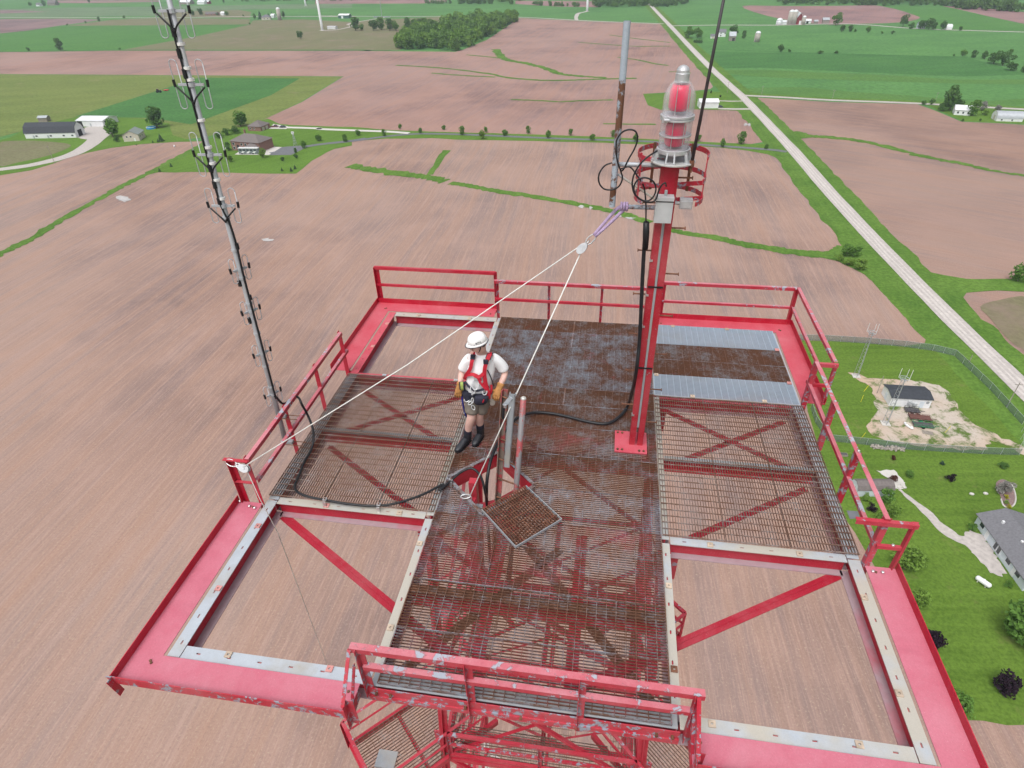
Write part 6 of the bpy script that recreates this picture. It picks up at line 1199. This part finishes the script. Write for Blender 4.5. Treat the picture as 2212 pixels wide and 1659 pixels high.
yard_tower('slim lattice antenna tower on the grass, apart from the shelter', g6(985, 780), 14.3); yard_tower('slim lattice antenna tower standing before the equipment shelter', g6(1175, 1088), 14.0)
# trailers on the gravel
def trailer(label, f, x, y, rz, m_, L=4.6, W_=1.9, H=.55):
    b = G(f(x, y)); o = thing('trailer', label, 'trailer', (*b, 0), rz); M_ = m_
    MB().box(-L/2, L/2, -W_/2, W_/2, .55, .65).build('bed', M_ if M_ != 'tr_green' else 'tr_grey', o, local=True)
    for s in (-1, 1): MB().bar((-L/2, s*W_/2, .65+H), (L/2, s*W_/2, .65+H), .07, .07).build('side_rail', M_, o, local=True); MB().bar((-L/2, s*W_/2, .62), (L/2, s*W_/2, .62), .08, .14).build('side_rail', M_, o, local=True); [MB().bar((xx, s*W_/2, .55), (xx, s*W_/2, .65+H), .06, .06).build('stake', M_, o, local=True) for xx in (-L/2, -L/6, L/6, L/2)]
    MB().bar((-L/2, -W_/2, .65+H), (-L/2, W_/2, .65+H), .07, .07).build('end_rail', M_, o, local=True); MB().bar((L/2, 0, .55), (L/2+1.3, 0, .5), .1, .1).build('drawbar', M_, o, local=True)
    for s in (-1, 1): MB().tube([(-.2, s*(W_/2+.03), .35), (-.2, s*(W_/2+.25), .35)], .35, 12).build('wheel', 'black', o, local=True); MB().box(-.65, .25, s*W_/2-.02+(-.3 if s < 0 else 0), s*W_/2+.02+(.3 if s > 0 else 0), .72, .76).build('mudguard', M_, o, local=True)
M['tr_rust'] = plain('rusty_brown_trailer', (.12, .05, .04), .8, 0, .3, 2); M['tr_green'] = plain('green_trailer', (.02, .20, .075), .5, 0, .2, 2); M['tr_grey'] = plain('dark_grey_trailer', (.07, .065, .07), .7, 0, .2, 2)
trailer('dark grey utility trailer nearest the equipment shelter', r6, 1345, 1010, -.05, 'tr_grey', 3.4, 1.7); trailer('rusty brown flat trailer between the grey and green trailers', r6, 1395, 1058, -.08, 'tr_rust', 5.0, 2.1, .3); trailer('green utility trailer on the gravel', r6, 1415, 1105, -.05, 'tr_green', 4.6, 1.9)
b = g6(1322, 1108); o = simple('small_boat', 'small white boat hull lying beside the green trailer', 'boat', (*b, 0), R_(115)); MB().sphere((0, 0, .45), .5, 12, 8, (3.0, 1.15, .9)).build('hull', 'car_white', o, local=True, smooth=True); MB().box(-.8, .7, -.3, .3, .78, .92).build('seat', 'siding_cream', o, local=True)
b = g6(1448, 1148); o = simple('wooden_pallet', 'pale wooden pallets lying below the green trailer', 'pallet', (*b, 0), -.2)
for i in range(7): MB().box(-1.2, 1.2, -.75+i*.22, -.6+i*.22, .14, .18).build('slat', 'wood_grey', o, local=True)
for x in (-1.1, 0, 1.0): MB().box(x, x+.1, -.75, .8, 0, .14).build('runner', 'wood_grey', o, local=True)
M['guard_yellow'] = plain('yellow_guy_guard', (.62, .55, .02), .5, 0, .1, 2)
for i, (x, y, x2, y2, l) in enumerate(((1015, 948, 1020, 898, 'tall yellow guy guard on the grass beside the gravel yard'), (1010, 1192, 1042, 1146, 'yellow guy guard by the near fence and stone pile'), (1560, 1148, 1586, 1180, 'yellow guy guard on the grass island'), (1035, 880, 1060, 855, 'short yellow guy guard between grass and shelter gravel'))):
    b = g6(x, y); o = MB().tube([(*b, 0), (b[0]+(.9 if i else .3), b[1]+.5, 2.0)], .055, 8).build('guy_guard', 'guard_yellow'); tag(o, l, 'guy guard')
# chain-link fence round the yard
t = NT('chain_link'); t.done((.16, .22, .20), .6); t.b.inputs['Alpha'].default_value = .38; M['chain'] = t.m
fp = [g6(*p) for p in ((590, 545), (800, 552), (1050, 568), (1300, 590), (1480, 615), (1620, 648), (1730, 750), (1850, 865), (1960, 985), (2060, 1095), (2040, 1292), (1800, 1285), (1550, 1270), (1300, 1255), (1050, 1225), (800, 1200), (720, 1080), (690, 990))]
fen = thing('chain_link_fence', 'green-grey chain-link fence round the gravel radio yard', 'fence', (*fp[0], 0))
for a, b in zip(fp[:-1], fp[1:]):
    a = np.array([*a, 0]); b = np.array([*b, 0]); n = max(2, int(np.linalg.norm(b-a)/3.2)); skip = a[0] > 103 and b[0] < 101
    for i in range(n): p = a+(b-a)*i/n; MB().tube([p+np.array([0, 0, -.1]), p+np.array([0, 0, 2.15])], .04, 6).build('post', 'galv', fen)
    if not (a[1] < 131 and a[0] > 105): MB().bar(a+np.array([0, 0, 1.05]), b+np.array([0, 0, 1.05]), .006, 2.0).build('mesh_panel', 'chain', fen)
    MB().bar(a+np.array([0, 0, 2.1]), b+np.array([0, 0, 2.1]), .045, .045).build('top_rail', 'galv', fen)
# pile of stones along the fence, flat stones by the patio, garden bed edge
M['stone'] = plain('field_stone', (.30, .27, .24), .9, 0, .3, 2); rs = np.random.default_rng(4)
sp0, sp1 = np.array(g6(1085, 1240)), np.array(g6(1300, 1258)); sw = thing('stone_pile', 'long low pile of grey field stones along the fence', 'stone pile', (*sp0, 0)); st_me = [MB().sphere((0, 0, 0), 1, 7, 5, (rs.uniform(.8, 1.3), rs.uniform(.7, 1.1), rs.uniform(.5, .8))).build('stone', 'stone', sw, local=True) for _ in range(4)]
for o in st_me[:]:
    o.scale = (.3,)*3
for i in range(130):
    t_ = rs.random(); p = sp0+(sp1-sp0)*t_-sp0; c = child_copy(st_me[i % 4], sw); k_ = rs.uniform(.18, .36); c.scale = (k_, k_, k_); c.location = (p[0], p[1]+rs.normal(0, .35), rs.uniform(.08, .55)); c.rotation_euler = (rs.random(), rs.random(), rs.random()*6)
for i, o in enumerate(st_me): o.location = (.4*i, 0, .2)
sl_ = [(1240, 1480), (1265, 1500), (1285, 1480), (1235, 1500), (1290, 1500)]
for i, p in enumerate(sl_):
    b = g6(*p); o = MB().box(-.55, .55, -.35, .35, .0, .18+.04*i).build('stone_slab', 'concrete', local=True); o.location = (*b, .1); o.rotation_euler = (0, 0, i*.5); tag(o, 'pale flat stone slab stacked beside the garden shed', 'stone slab', 'stone slabs by the garden shed')
bd = T(r6, [(1890, 1480), (1930, 1450), (1985, 1475), (2015, 1540), (2015, 1600), (1985, 1630), (1940, 1620), (1920, 1560)]); sheet('garden_bed', smooth_poly(bd, 4), Z3, 'soil_dark')
o = MB().tube([(x, y, .12) for x, y in smooth_poly(bd, 4)[8:28]], .16, 6).build('bed_edging', 'concrete'); tag(o, 'curved pale stone edging of the garden bed', 'edging')
for x, y, l in ((1733, 1546, 'larger pale boulder on the open lawn'), (1823, 1543, 'small pale boulder nearer the garden bed')):
    b = g6(x, y); o = MB().sphere((0, 0, 0), .45, 9, 6, (1.2, .9, .6)).build('boulder', 'concrete', local=True, smooth=True); o.location = (*b, .2); tag(o, l, 'boulder')
b = gr(905, 1); o = simple('firewood_box', 'low grey timber box beyond the near fence', 'box', (*g6(895, 1292), 0)); b = g6(895, 1292); MB().box(b[0]-1.1, b[0]+1.1, b[1]-.5, b[1]+.5, 0, .5).build('box_side', 'wood_grey', o); MB().box(b[0]-1.0, b[0]+1.0, b[1]-.4, b[1]+.4, .5, .53).build('box_top', 'tr_grey', o)
for i, (f, x, y) in enumerate(((r1, 1098, 925), (r1, 1420, 937))):
    b = G(f(x, y)); o = MB().lathe([(.5, 0), (.55, .6), (.3, 1.3), (.05, 1.5)], (*b, 0), 10).build('white_marker', 'car_white', smooth=True); tag(o, ('white marker standing at the ditch edge', 'white tank beside the brick house tree')[i], 'marker')
# ------------------------------------------------------------------ the rigger on the deck
M['skin'] = plain('skin', (.68, .43, .37), .55, 0, .08, 14); M['shirt'] = plain('white_cotton', (.86, .86, .88), .85, 0, .03, 9, bump=.25); M['shorts'] = plain('khaki_cloth', (.19, .165, .14), .9, 0, .12, 12, bump=.3)
M['harness'] = plain('red_webbing', (.46, .010, .028), .7, 0, .15, 30); M['boot'] = plain('black_leather', (.018, .02, .026), .5, 0, .3, 20); M['sock'] = plain('navy_sock', (.02, .018, .035), .95, 0, .2, 40)
M['glove'] = plain('tan_leather', (.42, .20, .065), .75, 0, .15, 20, bump=.3); M['helmet'] = plain('white_helmet', (.82, .82, .82), .3, 0, .02, 3); M['bag'] = plain('navy_pouch', (.022, .022, .04), .85, 0, .25, 20)
M['lime'] = plain('lime_tape', (.36, .46, .12), .6, 0, .15, 30); M['blue_rope'] = plain('blue_rope', (.02, .03, .28), .8, 0, .2, 60); M['hair'] = plain('grey_brown_hair', (.12, .09, .07), .8, 0, .2, 40); M['cloth'] = plain('pale_cloth', (.55, .50, .44), .9, 0, .1, 15)
man = thing('person', 'person in white helmet, white shirt, red harness and shorts standing by the hatch', 'person', (-1.08, .0, ZD))
def PZ(x, y, z): return np.array([x, y, ZD+z])
def skin(name, V, E, Rd, mat, parent, lv=2):
    """one smooth body grown round a skeleton of joints"""
    me = bpy.data.meshes.new(name); off = np.array(man.location); me.from_pydata([tuple(np.array(v)-off) for v in V], E, []); me.materials.append(M[mat])
    o = bpy.data.objects.new(name, me); COL.objects.link(o); o.parent = parent; md = o.modifiers.new('skin', 'SKIN'); md.use_smooth_shade = True; md.branch_smoothing = .3
    if not me.skin_vertices: me.attributes.get('skin') 
    sv = me.skin_vertices[0].data
    for i, r in enumerate(Rd): sv[i].radius = (r if isinstance(r, tuple) else (r, r)); sv[i].use_root = (i == 0)
    s = o.modifiers.new('sub', 'SUBSURF'); s.levels = lv; s.render_levels = lv; return o
sv_ok = True
V = [PZ(-1.04, 0, .90), PZ(-1.02, 0, 1.08), PZ(-.985, .015, 1.27), PZ(-.96, .02, 1.40), PZ(-.95, .005, 1.49), PZ(-.975, -.045, 1.575), PZ(-.985, -.055, 1.66),          # 0-6 trunk, head
     PZ(-.83, .045, 1.385), PZ(-.715, .085, 1.255), PZ(-.685, .075, 1.14), PZ(-.705, .02, 1.085), PZ(-.735, -.03, 1.02),                                                   # 7-11 arm by the ladder
     PZ(-1.115, .0, 1.385), PZ(-1.205, .015, 1.27), PZ(-1.245, .02, 1.16), PZ(-1.25, -.04, 1.11), PZ(-1.25, -.09, 1.05),                                                 # 12-16 other arm
     PZ(-.97, .015, .80), PZ(-1.02, .0, .60), PZ(-1.055, .0, .45), PZ(-1.06, .05, .32), PZ(-1.065, .075, .14),                                                         # 17-21 leg
     PZ(-1.115, -.01, .80), PZ(-1.128, -.06, .62), PZ(-1.14, -.09, .48), PZ(-1.185, -.065, .34), PZ(-1.225, -.05, .14), PZ(-1.045, -.135, 1.60)]                        # 22-26 leg, 27 nose
E = [(0, 1), (1, 2), (2, 3), (3, 4), (4, 5), (5, 6), (3, 7), (7, 8), (8, 9), (9, 10), (10, 11), (3, 12), (12, 13), (13, 14), (14, 15), (15, 16), (0, 17), (17, 18), (18, 19), (19, 20), (20, 21), (0, 22), (22, 23), (23, 24), (24, 25), (25, 26)]
Rd = [.12, .125, .125, .09, .056, .085, .088, .062, .055, .047, .046, .034, .062, .055, .047, .044, .034, .088, .074, .062, .060, .042, .088, .074, .064, .060, .042]
skin('body', V[:27], E, Rd, 'skin', man)
def loft(name, rings, mat, parent, n=16, cap=(True, True)):
    """rings: (centre, half width along lateral, half depth, lateral vector, normal vector)"""
    mb = MB()
    for c, a, b, l, f in rings:
        for k_ in range(n): t_ = 2*math.pi*k_/n; ct, st = math.cos(t_), math.sin(t_); mb.v.append(tuple(c+l*a*math.copysign(abs(ct)**.85, ct)+f*b*math.copysign(abs(st)**.85, st)))
    for i in range(len(rings)-1):
        for k_ in range(n): k2 = (k_+1) % n; mb.f.append((i*n+k_, i*n+k2, (i+1)*n+k2, (i+1)*n+k_))
    if cap[0]: mb.f.append(tuple(range(n))[::-1])
    if cap[1]: mb.f.append(tuple((len(rings)-1)*n+k_ for k_ in range(n)))
    o = mb.build(name, mat, parent, smooth=True); s = o.modifiers.new('sub', 'SUBSURF'); s.levels = 1; s.render_levels = 2; return o
LAT = np.array([.99, .14, 0]); FWD = np.array([.14, -.99, 0]); UP = np.array([0, 0, 1.])
shirt = loft('shirt', [(PZ(-.955, .015, 1.475), .072, .066, LAT, FWD), (PZ(-.96, .02, 1.445), .115, .080, LAT, FWD), (PZ(-.965, .02, 1.405), .165, .095, LAT, FWD), (PZ(-.975, .018, 1.33), .178, .115, LAT, FWD), (PZ(-.985, .01, 1.22), .186, .132, LAT, FWD),
              (PZ(-1.0, .0, 1.12), .172, .128, LAT, FWD), (PZ(-1.012, .002, 1.09), .180, .134, LAT, FWD), (PZ(-1.025, -.005, 1.00), .170, .128, LAT, FWD), (PZ(-1.032, -.008, .95), .178, .135, LAT, FWD), (PZ(-1.035, -.008, .90), .176, .130, LAT, FWD)], 'shirt', man)
def sleeve(pts, rs, name, mat, parent, n=12):
    rings = []; pts = [np.array(p) for p in pts]
    for i, p in enumerate(pts):
        d = pts[min(i+1, len(pts)-1)]-pts[max(i-1, 0)]; _, s, u = frame(d, (0, 1, .1)); rings.append((p, rs[i], rs[i], s, u))
    return loft(name, rings, mat, parent, n)
sleeve([PZ(-.865, .035, 1.395), PZ(-.81, .055, 1.358), PZ(-.745, .075, 1.285), PZ(-.710, .086, 1.21), PZ(-.700, .088, 1.175)], [.076, .077, .072, .076, .070], 'sleeve', 'shirt', shirt)
sleeve([PZ(-1.085, .005, 1.40), PZ(-1.14, .003, 1.365), PZ(-1.192, .010, 1.285), PZ(-1.222, .016, 1.22), PZ(-1.232, .018, 1.195)], [.076, .076, .069, .071, .066], 'sleeve', 'shirt', shirt)
# shorts
shorts = loft('shorts', [(PZ(-1.035, -.005, .945), .168, .122, LAT, FWD), (PZ(-1.04, -.003, .88), .182, .134, LAT, FWD), (PZ(-1.043, 0, .80), .186, .136, LAT, FWD), (PZ(-1.045, 0, .745), .175, .125, LAT, FWD)], 'shorts', man)
sleeve([PZ(-.975, .012, .82), PZ(-.985, .01, .72), PZ(-1.012, .003, .60), PZ(-1.035, .0, .515)], [.108, .106, .100, .096], 'shorts_leg', 'shorts', shorts)
sleeve([PZ(-1.113, -.01, .82), PZ(-1.118, -.03, .72), PZ(-1.128, -.06, .62), PZ(-1.134, -.078, .545)], [.108, .108, .103, .100], 'shorts_leg', 'shorts', shorts)
# socks and boots
sleeve([PZ(-1.198, -.06, .275), PZ(-1.212, -.054, .215), PZ(-1.222, -.05, .16)], [.055, .052, .052], 'sock', 'sock', man)
sleeve([PZ(-1.06, .055, .315), PZ(-1.063, .066, .24), PZ(-1.066, .075, .16)], [.064, .058, .056], 'sock', 'sock', man)
def boot(ank, heel, toe, top):
    heel = np.array(heel); toe = np.array(toe); d = toe-heel; L = np.linalg.norm(d); d /= L; s = np.cross(d, UP)
    o = loft('boot', [(heel+d*(L*t_)+UP*z, w, h, s, UP) for t_, z, w, h in ((-.06, .055, .022, .03), (0, .06, .040, .055), (.15, .068, .046, .062), (.38, .064, .046, .056), (.62, .052, .052, .042), (.84, .045, .050, .034), (.97, .038, .034, .024), (1.02, .036, .014, .012))], 'boot', man, 14)
    sleeve([heel+d*.05+UP*.05, np.array(ank)+UP*(-.02), np.array(ank)+UP*.04, np.array(top)], [.050, .056, .057, .061], 'boot_shaft', 'boot', o)
    mb = MB(); P = [heel+d*(L*t_) for t_ in (-.06, .2, .5, .8, 1.02)]; W_ = (.030, .046, .048, .054, .022)
    poly = [tuple((p+s*w)[:2]) for p, w in zip(P, W_)]+[tuple((p-s*w)[:2]) for p, w in zip(P[::-1], W_[::-1])]; mb.prism(poly, ZD+.002, ZD+.022).build('sole', 'black', o)
    for i in range(4): c = heel+d*(L*(.30+.10*i))+UP*(.128-.018*i); MB().tube([c-s*.025, c+s*.025], .004, 5).build('lace', 'sock', o)
boot(PZ(-1.222, -.045, .13), PZ(-1.218, -.005, .0), PZ(-1.34, -.275, .0), PZ(-1.213, -.052, .215)); boot(PZ(-1.066, .078, .13), PZ(-1.058, .115, .0), PZ(-1.128, -.125, .0), PZ(-1.063, .062, .26))
# gloves: palm, four fingers of unequal length with knuckle bends, thumb from the side of the palm
def glove(wrist, palm, ftip, lat, th, cuff):
    wrist, palm, ftip, lat = map(np.array, (wrist, palm, ftip, lat)); d = palm-wrist; d = d/np.linalg.norm(d); lat = lat-d*(lat@d); lat /= np.linalg.norm(lat); nrm = np.cross(d, lat)
    o = loft('glove', [(wrist-d*cuff, .052, .046, lat, nrm), (wrist-d*.02, .050, .042, lat, nrm), (wrist+d*.015, .042, .034, lat, nrm), (palm-d*.03, .050, .030, lat, nrm), (palm+d*.01, .052, .027, lat, nrm), (palm+d*.035, .046, .022, lat, nrm)], 'glove', man, 12)
    fd = ftip-palm; fd = fd/np.linalg.norm(fd)
    for i, (off, ln) in enumerate(((-.036, .070), (-.013, .082), (.012, .078), (.036, .060))):
        r0 = palm+d*.02+lat*off; k1 = r0+fd*(ln*.5)+nrm*.006; k2 = r0+fd*ln*.8-nrm*.008; k3 = r0+fd*ln*1.05-nrm*.022
        MB().tube(catmull([r0, k1, k2, k3], 3), [.0135]*8+[.012, .008], 8).build('finger', 'glove', o, smooth=True)
    r0 = palm-d*.03+lat*th*.042; MB().tube(catmull([r0, r0+lat*th*.028+d*.025-nrm*.01, r0+lat*th*.032+d*.055-nrm*.018], 4), [.016]*5+[.014, .012, .010, .008], 8).build('thumb', 'glove', o, smooth=True)
    return o
glove(PZ(-.738, -.035, 1.01), PZ(-.772, -.085, .925), PZ(-.790, -.11, .84), (.95, -.1, -.3), -1, .05); glove(PZ(-1.252, -.095, 1.035), PZ(-1.272, -.125, .945), PZ(-1.285, -.13, .86), (.9, .3, 0), 1, .035)
# head: face, hair, glasses, helmet
HC_ = PZ(-.988, -.066, 1.675); hf = np.array([-.80, -.58, -.13]); hf /= np.linalg.norm(hf); hl = np.cross(hf, UP); hl /= np.linalg.norm(hl); hu = np.cross(hl, hf)   # face forward, its left-right, its up
def hp(f, l, u): return HC_+hf*f+hl*l+hu*u
face = loft('face', [(hp(.012, 0, -.130), .030, .028, hl, hf), (hp(.020, 0, -.118), .046, .050, hl, hf), (hp(.012, 0, -.085), .062, .074, hl, hf), (hp(.006, 0, -.045), .070, .086, hl, hf), (hp(.0, 0, .0), .074, .092, hl, hf), (hp(0, 0, .05), .070, .088, hl, hf)], 'skin', man, 16)
MB().tube(catmull([hp(.088, 0, -.005), hp(.103, 0, -.035), hp(.112, 0, -.052), hp(.092, 0, -.062)], 3), [.008]*4+[.011]*3+[.013, .012, .008], 8).build('nose', 'skin', face, smooth=True)
MB().tube([hp(.080, -.026, -.085), hp(.090, 0, -.087), hp(.080, .026, -.085)], .005, 6).build('mouth', plain('lips', (.36, .14, .12), .6), face)
for s in (-1, 1):
    MB().sphere(tuple(hp(.082, s*.031, -.012)), .010, 8, 6).build('eye', plain('eye', (.08, .06, .05), .2), face)
    MB().sphere(tuple(hp(-.008, s*.076, -.03)), .026, 8, 8, (.5, .5, 1.15)).build('ear', 'skin', face, smooth=True)
    MB().sphere(tuple(hp(.088, s*.032, -.012)), .019, 10, 6, (.6, .6, .8)).build('lens', 'window', face)
    MB().tube([hp(.094, s*.05, -.005), hp(.0, s*.080, -.008)], .004, 6).build('temple', 'black', face); MB().tube(catmull([hp(.0, s*.080, .0), hp(.015, s*.074, -.06), hp(.03, s*.040, -.115), hp(.035, 0, -.140)], 4), .006, 6).build('chin_strap', 'black', face)
MB().tube([hp(.094, -.05, -.004), hp(.104, 0, -.002), hp(.094, .05, -.004)], .005, 6).build('glasses_frame', 'black', face)
loft('hair', [(hp(-.035, 0, -.075), .050, .050, hl, hf), (hp(-.022, 0, -.04), .074, .078, hl, hf), (hp(-.012, 0, .01), .078, .086, hl, hf), (hp(-.01, 0, .05), .074, .084, hl, hf)], 'hair', face, 14)
def hrow(k_, f0=0.): return [(hp(f0, 0, z), a*k_, b*k_, hl, hf) for z, a, b in ((.022, .100, .125), (.04, .101, .124), (.07, .098, .119), (.10, .086, .104), (.125, .062, .076), (.141, .030, .038), (.145, .006, .008))]
helm = loft('helmet', hrow(1.0, .004), 'helmet', man, 20)
MB_ = MB(); n = 32
for rr_, zz in ((.98, .030), (1.0, .022)):
    for k_ in range(n):
        t_ = 2*math.pi*k_/n; fx = math.cos(t_); out = 1.10+.20*max(0, fx)**2; p = hp(.004+.125*fx*(out if rr_ == 1.0 else 1.0), .100*math.sin(t_)*(1.12 if rr_ == 1.0 else 1.0), zz-.018*(rr_ == 1.0)); MB_.v.append(tuple(p))
for k_ in range(n): k2 = (k_+1) % n; MB_.f.append((k_, k2, n+k2, n+k_))
br = MB_.build('brim', 'helmet', helm, smooth=True); sm = br.modifiers.new('thick', 'SOLIDIFY'); sm.thickness = .006
MB().tube([br_p for br_p in [tuple(np.array(p)) for p in MB_.v[n:2*n]]+[MB_.v[n]]], .0045, 6, cap=False).build('brim_edge', 'bag', br)
for t_, u_ in ((.9, .038), (1.35, .036), (-.9, .038), (1.9, .04), (2.3, .042), (.45, .04)):
    p = hp(.004+.126*math.cos(t_), .102*math.sin(t_), u_); MB().sphere(tuple(p), .006, 6, 5).build('rivet', 'black', helm)
# maker's mark on the helmet's side
txt = bpy.data.curves.new('mark', 'FONT'); txt.body = 'PMI'; txt.size = .030; txt.align_x = 'CENTER'; txt.extrude = .0005
tmp = bpy.data.objects.new('mark_tmp', txt); COL.objects.link(tmp); dg = bpy.context.evaluated_depsgraph_get(); tm = bpy.data.meshes.new_from_object(tmp.evaluated_get(dg)); bpy.data.objects.remove(tmp)
cs_ = -1.0 if (hl@AX_F) > 0 else 1.0                      # the side of the helmet turned to the deck camera side
mk = MB(); a_l = hl*cs_
for v in tm.vertices:
    th = -v.co.x/.115+.12; mk.v.append(tuple(hp(.004+.1255*math.sin(th), 0, .052+v.co.y)+a_l*(.1025*math.cos(th)+v.co.z)))
mk.f = [tuple(p.vertices) for p in tm.polygons]; mo = mk.build('helmet_mark', 'bag', helm)
th = .42; mo2 = MB().sphere(tuple(hp(.004+.1255*math.sin(th), 0, .058)+a_l*.1025*math.cos(th)), .011, 8, 6, (1, .5, .8)).build('helmet_emblem', 'bag', helm)
# harness
hns = MB().lathe([(.001, 0), (.002, .001)], tuple(PZ(-1.03, -.1, 1.0)), 6).build('harness', 'harness', man)
def strap(pts, w=.042, mat='harness', name='strap', th=.009, k=5):
    P = catmull(pts, k); mb = MB(); n = len(P); vs = []
    for i, p in enumerate(P):
        d = P[min(i+1, n-1)]-P[max(i-1, 0)]; d /= np.linalg.norm(d); s = np.cross(d, -AX_F); s /= np.linalg.norm(s); u = np.cross(s, d)
        for a, b in ((-1, -1), (1, -1), (1, 1), (-1, 1)): vs.append(p+s*w/2*a+u*th/2*b)
    fs = [(i*4+q, i*4+(q+1) % 4, i*4+4+(q+1) % 4, i*4+4+q) for i in range(n-1) for q in range(4)]+[(3, 2, 1, 0), tuple((n-1)*4+q for q in range(4))]
    return mb.add(vs, fs).build(name, mat, hns)
def pp_(x, y, yy): return ony(rp(x, y), yy)
strap([PZ(-.87, .09, 1.435), PZ(-.865, .03, 1.462), pp_(625, 370, -.055), pp_(598, 430, -.105), pp_(575, 500, -.135), pp_(566, 580, -.145), pp_(575, 660, -.150), pp_(592, 730, -.150), pp_(608, 790, -.150), pp_(612, 850, -.140)], .050)
strap([PZ(-.87, .085, 1.436), PZ(-.863, .028, 1.464), pp_(622, 372, -.056), pp_(603, 425, -.100)], .072, 'bag', 'shoulder_pad', .007)
strap([PZ(-1.05, .08, 1.43), PZ(-1.055, .01, 1.455), pp_(445, 395, -.07), pp_(430, 450, -.115), pp_(412, 530, -.135), pp_(370, 595, -.115), pp_(350, 640, -.06)], .046)
strap([pp_(445, 375, -.06), pp_(438, 425, -.11)], .060, 'bag', 'shoulder_pad', .013)
strap([pp_(352, 605, -.09), pp_(400, 590, -.135), pp_(455, 590, -.150), pp_(510, 612, -.152), pp_(560, 575, -.150)], .042)
strap([pp_(455, 595, -.152), pp_(500, 620, -.156), pp_(520, 660, -.158), pp_(545, 695, -.158), pp_(590, 745, -.156)], .046)
for x, y, m_, sz in ((582, 452, 'bag', (.060, .03, .055)), (440, 388, 'bag', (.05, .03, .03)), (478, 640, 'box_grey', (.055, .02, .04)), (527, 668, 'steel', (.05, .02, .035))): MB().cbox(pp_(x, y, -.150 if y > 600 else -.125 if y > 430 else -.09), sz).build('buckle', m_, hns)
loft('waist_belt', [(PZ(-1.035, -.006, .945), .186, .140, LAT, FWD), (PZ(-1.037, -.006, .93), .196, .150, LAT, FWD), (PZ(-1.038, -.006, .885), .196, .150, LAT, FWD), (PZ(-1.038, -.006, .87), .188, .142, LAT, FWD)], 'bag', man, 20)
def ring(c, L, w, ang, r=.007, mat='steel', name='carabiner', parent=None):
    ax = AX_R*math.sin(ang)+AX_U*math.cos(ang); wd = AX_R*math.cos(ang)-AX_U*math.sin(ang); return oval(np.array(c), ax, wd, L, w, r).build(name, mat, parent or hns, smooth=True)
ring(pp_(470, 700, -.175), .13, .085, .1, .0085, 'alu'); ring(pp_(440, 755, -.18), .10, .05, -.3, .008, 'alu'); ring(pp_(570, 778, -.168), .075, .055, .2, .007, 'alu', 'side_ring'); ring(pp_(380, 855, -.17), .08, .06, .8, .007); ring(pp_(415, 895, -.19), .07, .035, .9, .006); ring(pp_(435, 870, -.19), .07, .03, .1, .006); ring(pp_(445, 945, -.18), .065, .04, -.5, .006)
MB().sphere(tuple(pp_(437, 800, -.185)), .018, 8, 6).build('swivel', 'alu', hns); strap([pp_(355, 665, -.10), pp_(400, 720, -.155), pp_(470, 765, -.168), pp_(560, 745, -.165), pp_(620, 720, -.11)], .03, 'bag', 'tool_strap')
bag = loft('tool_pouch', [(pp_(540, 815, -.175), .090, .030, LAT, FWD), (pp_(535, 840, -.180), .098, .040, LAT, FWD), (pp_(528, 880, -.175), .094, .042, LAT, FWD), (pp_(520, 915, -.160), .070, .034, LAT, FWD)], 'bag', man, 14); strap([pp_(560, 860, -.225), pp_(548, 890, -.22)], .014, 'harness', 'pull_tab')
loft('tool_pouch', [(pp_(355, 760, -.130), .040, .035, LAT, FWD), (pp_(365, 800, -.14), .052, .042, LAT, FWD), (pp_(385, 850, -.15), .050, .040, LAT, FWD), (pp_(395, 875, -.15), .035, .030, LAT, FWD)], 'bag', man, 12)
strap([pp_(640, 700, -.08), pp_(640, 760, -.10), pp_(628, 800, -.11)], .030); strap([pp_(598, 540, -.10), pp_(640, 630, -.08), pp_(665, 715, -.05)], .014, 'sock', 'lanyard_strap')
cl = thing('tape_coil', 'lime green coil of tape hanging at the belt', 'tape coil', tuple(pp_(322, 712, -.16)))
for i, (q, m_) in enumerate(((-.022, 'bag'), (-.008, 'lime'), (.004, 'lime'), (.016, 'lime'), (.028, 'bag'))): oval(pp_(322, 712, -.165)+LAT*q, UP, FWD, .115, .05, .0085).build('tape_loop', m_, cl, smooth=True)
bl = [pp_(322, 800, -.10), pp_(332, 890, -.09), pp_(350, 975, -.02), pp_(385, 1045, .06), PZ(-1.13, .14, .50), PZ(-1.03, .16, .46), pp_(535, 1020, .13), pp_(562, 955, .10), pp_(580, 880, .06)]
tag(MB().tube(catmull(bl, 8), .013, 8).build('lanyard', 'blue_rope', smooth=True), 'blue rope lanyard looping behind the knees of the person', 'lanyard')
cp_ = thing('work_cloth', 'pale cloth hanging below the tan glove by the ladder', 'cloth', tuple(pp_(650, 870, -.06)))
loft('cloth_fold', [(pp_(640, 800, -.05), .022, .016, LAT, FWD), (pp_(650, 850, -.055), .042, .022, LAT, FWD), (pp_(655, 900, -.05), .040, .018, LAT, FWD), (pp_(652, 925, -.05), .025, .010, LAT, FWD)], 'cloth', cp_, 10)
# ------------------------------------------------------------------ moist summer air
t = NT('haze_air'); vol = t.n('ShaderNodeVolumePrincipled'); vol.inputs['Color'].default_value = (.74, .86, 1.0, 1); vol.inputs['Density'].default_value = .00011; vol.inputs['Anisotropy'].default_value = 0.0
t.t.nodes.remove(t.b); t.l(vol.outputs[0], t.out.inputs['Volume'])
o = MB().box(-9400, 9400, -3400, 12400, -1.0, 126).build('haze', t.m); o['kind'] = 'stuff'; tag(o, 'thin pale haze over the fields', 'haze')
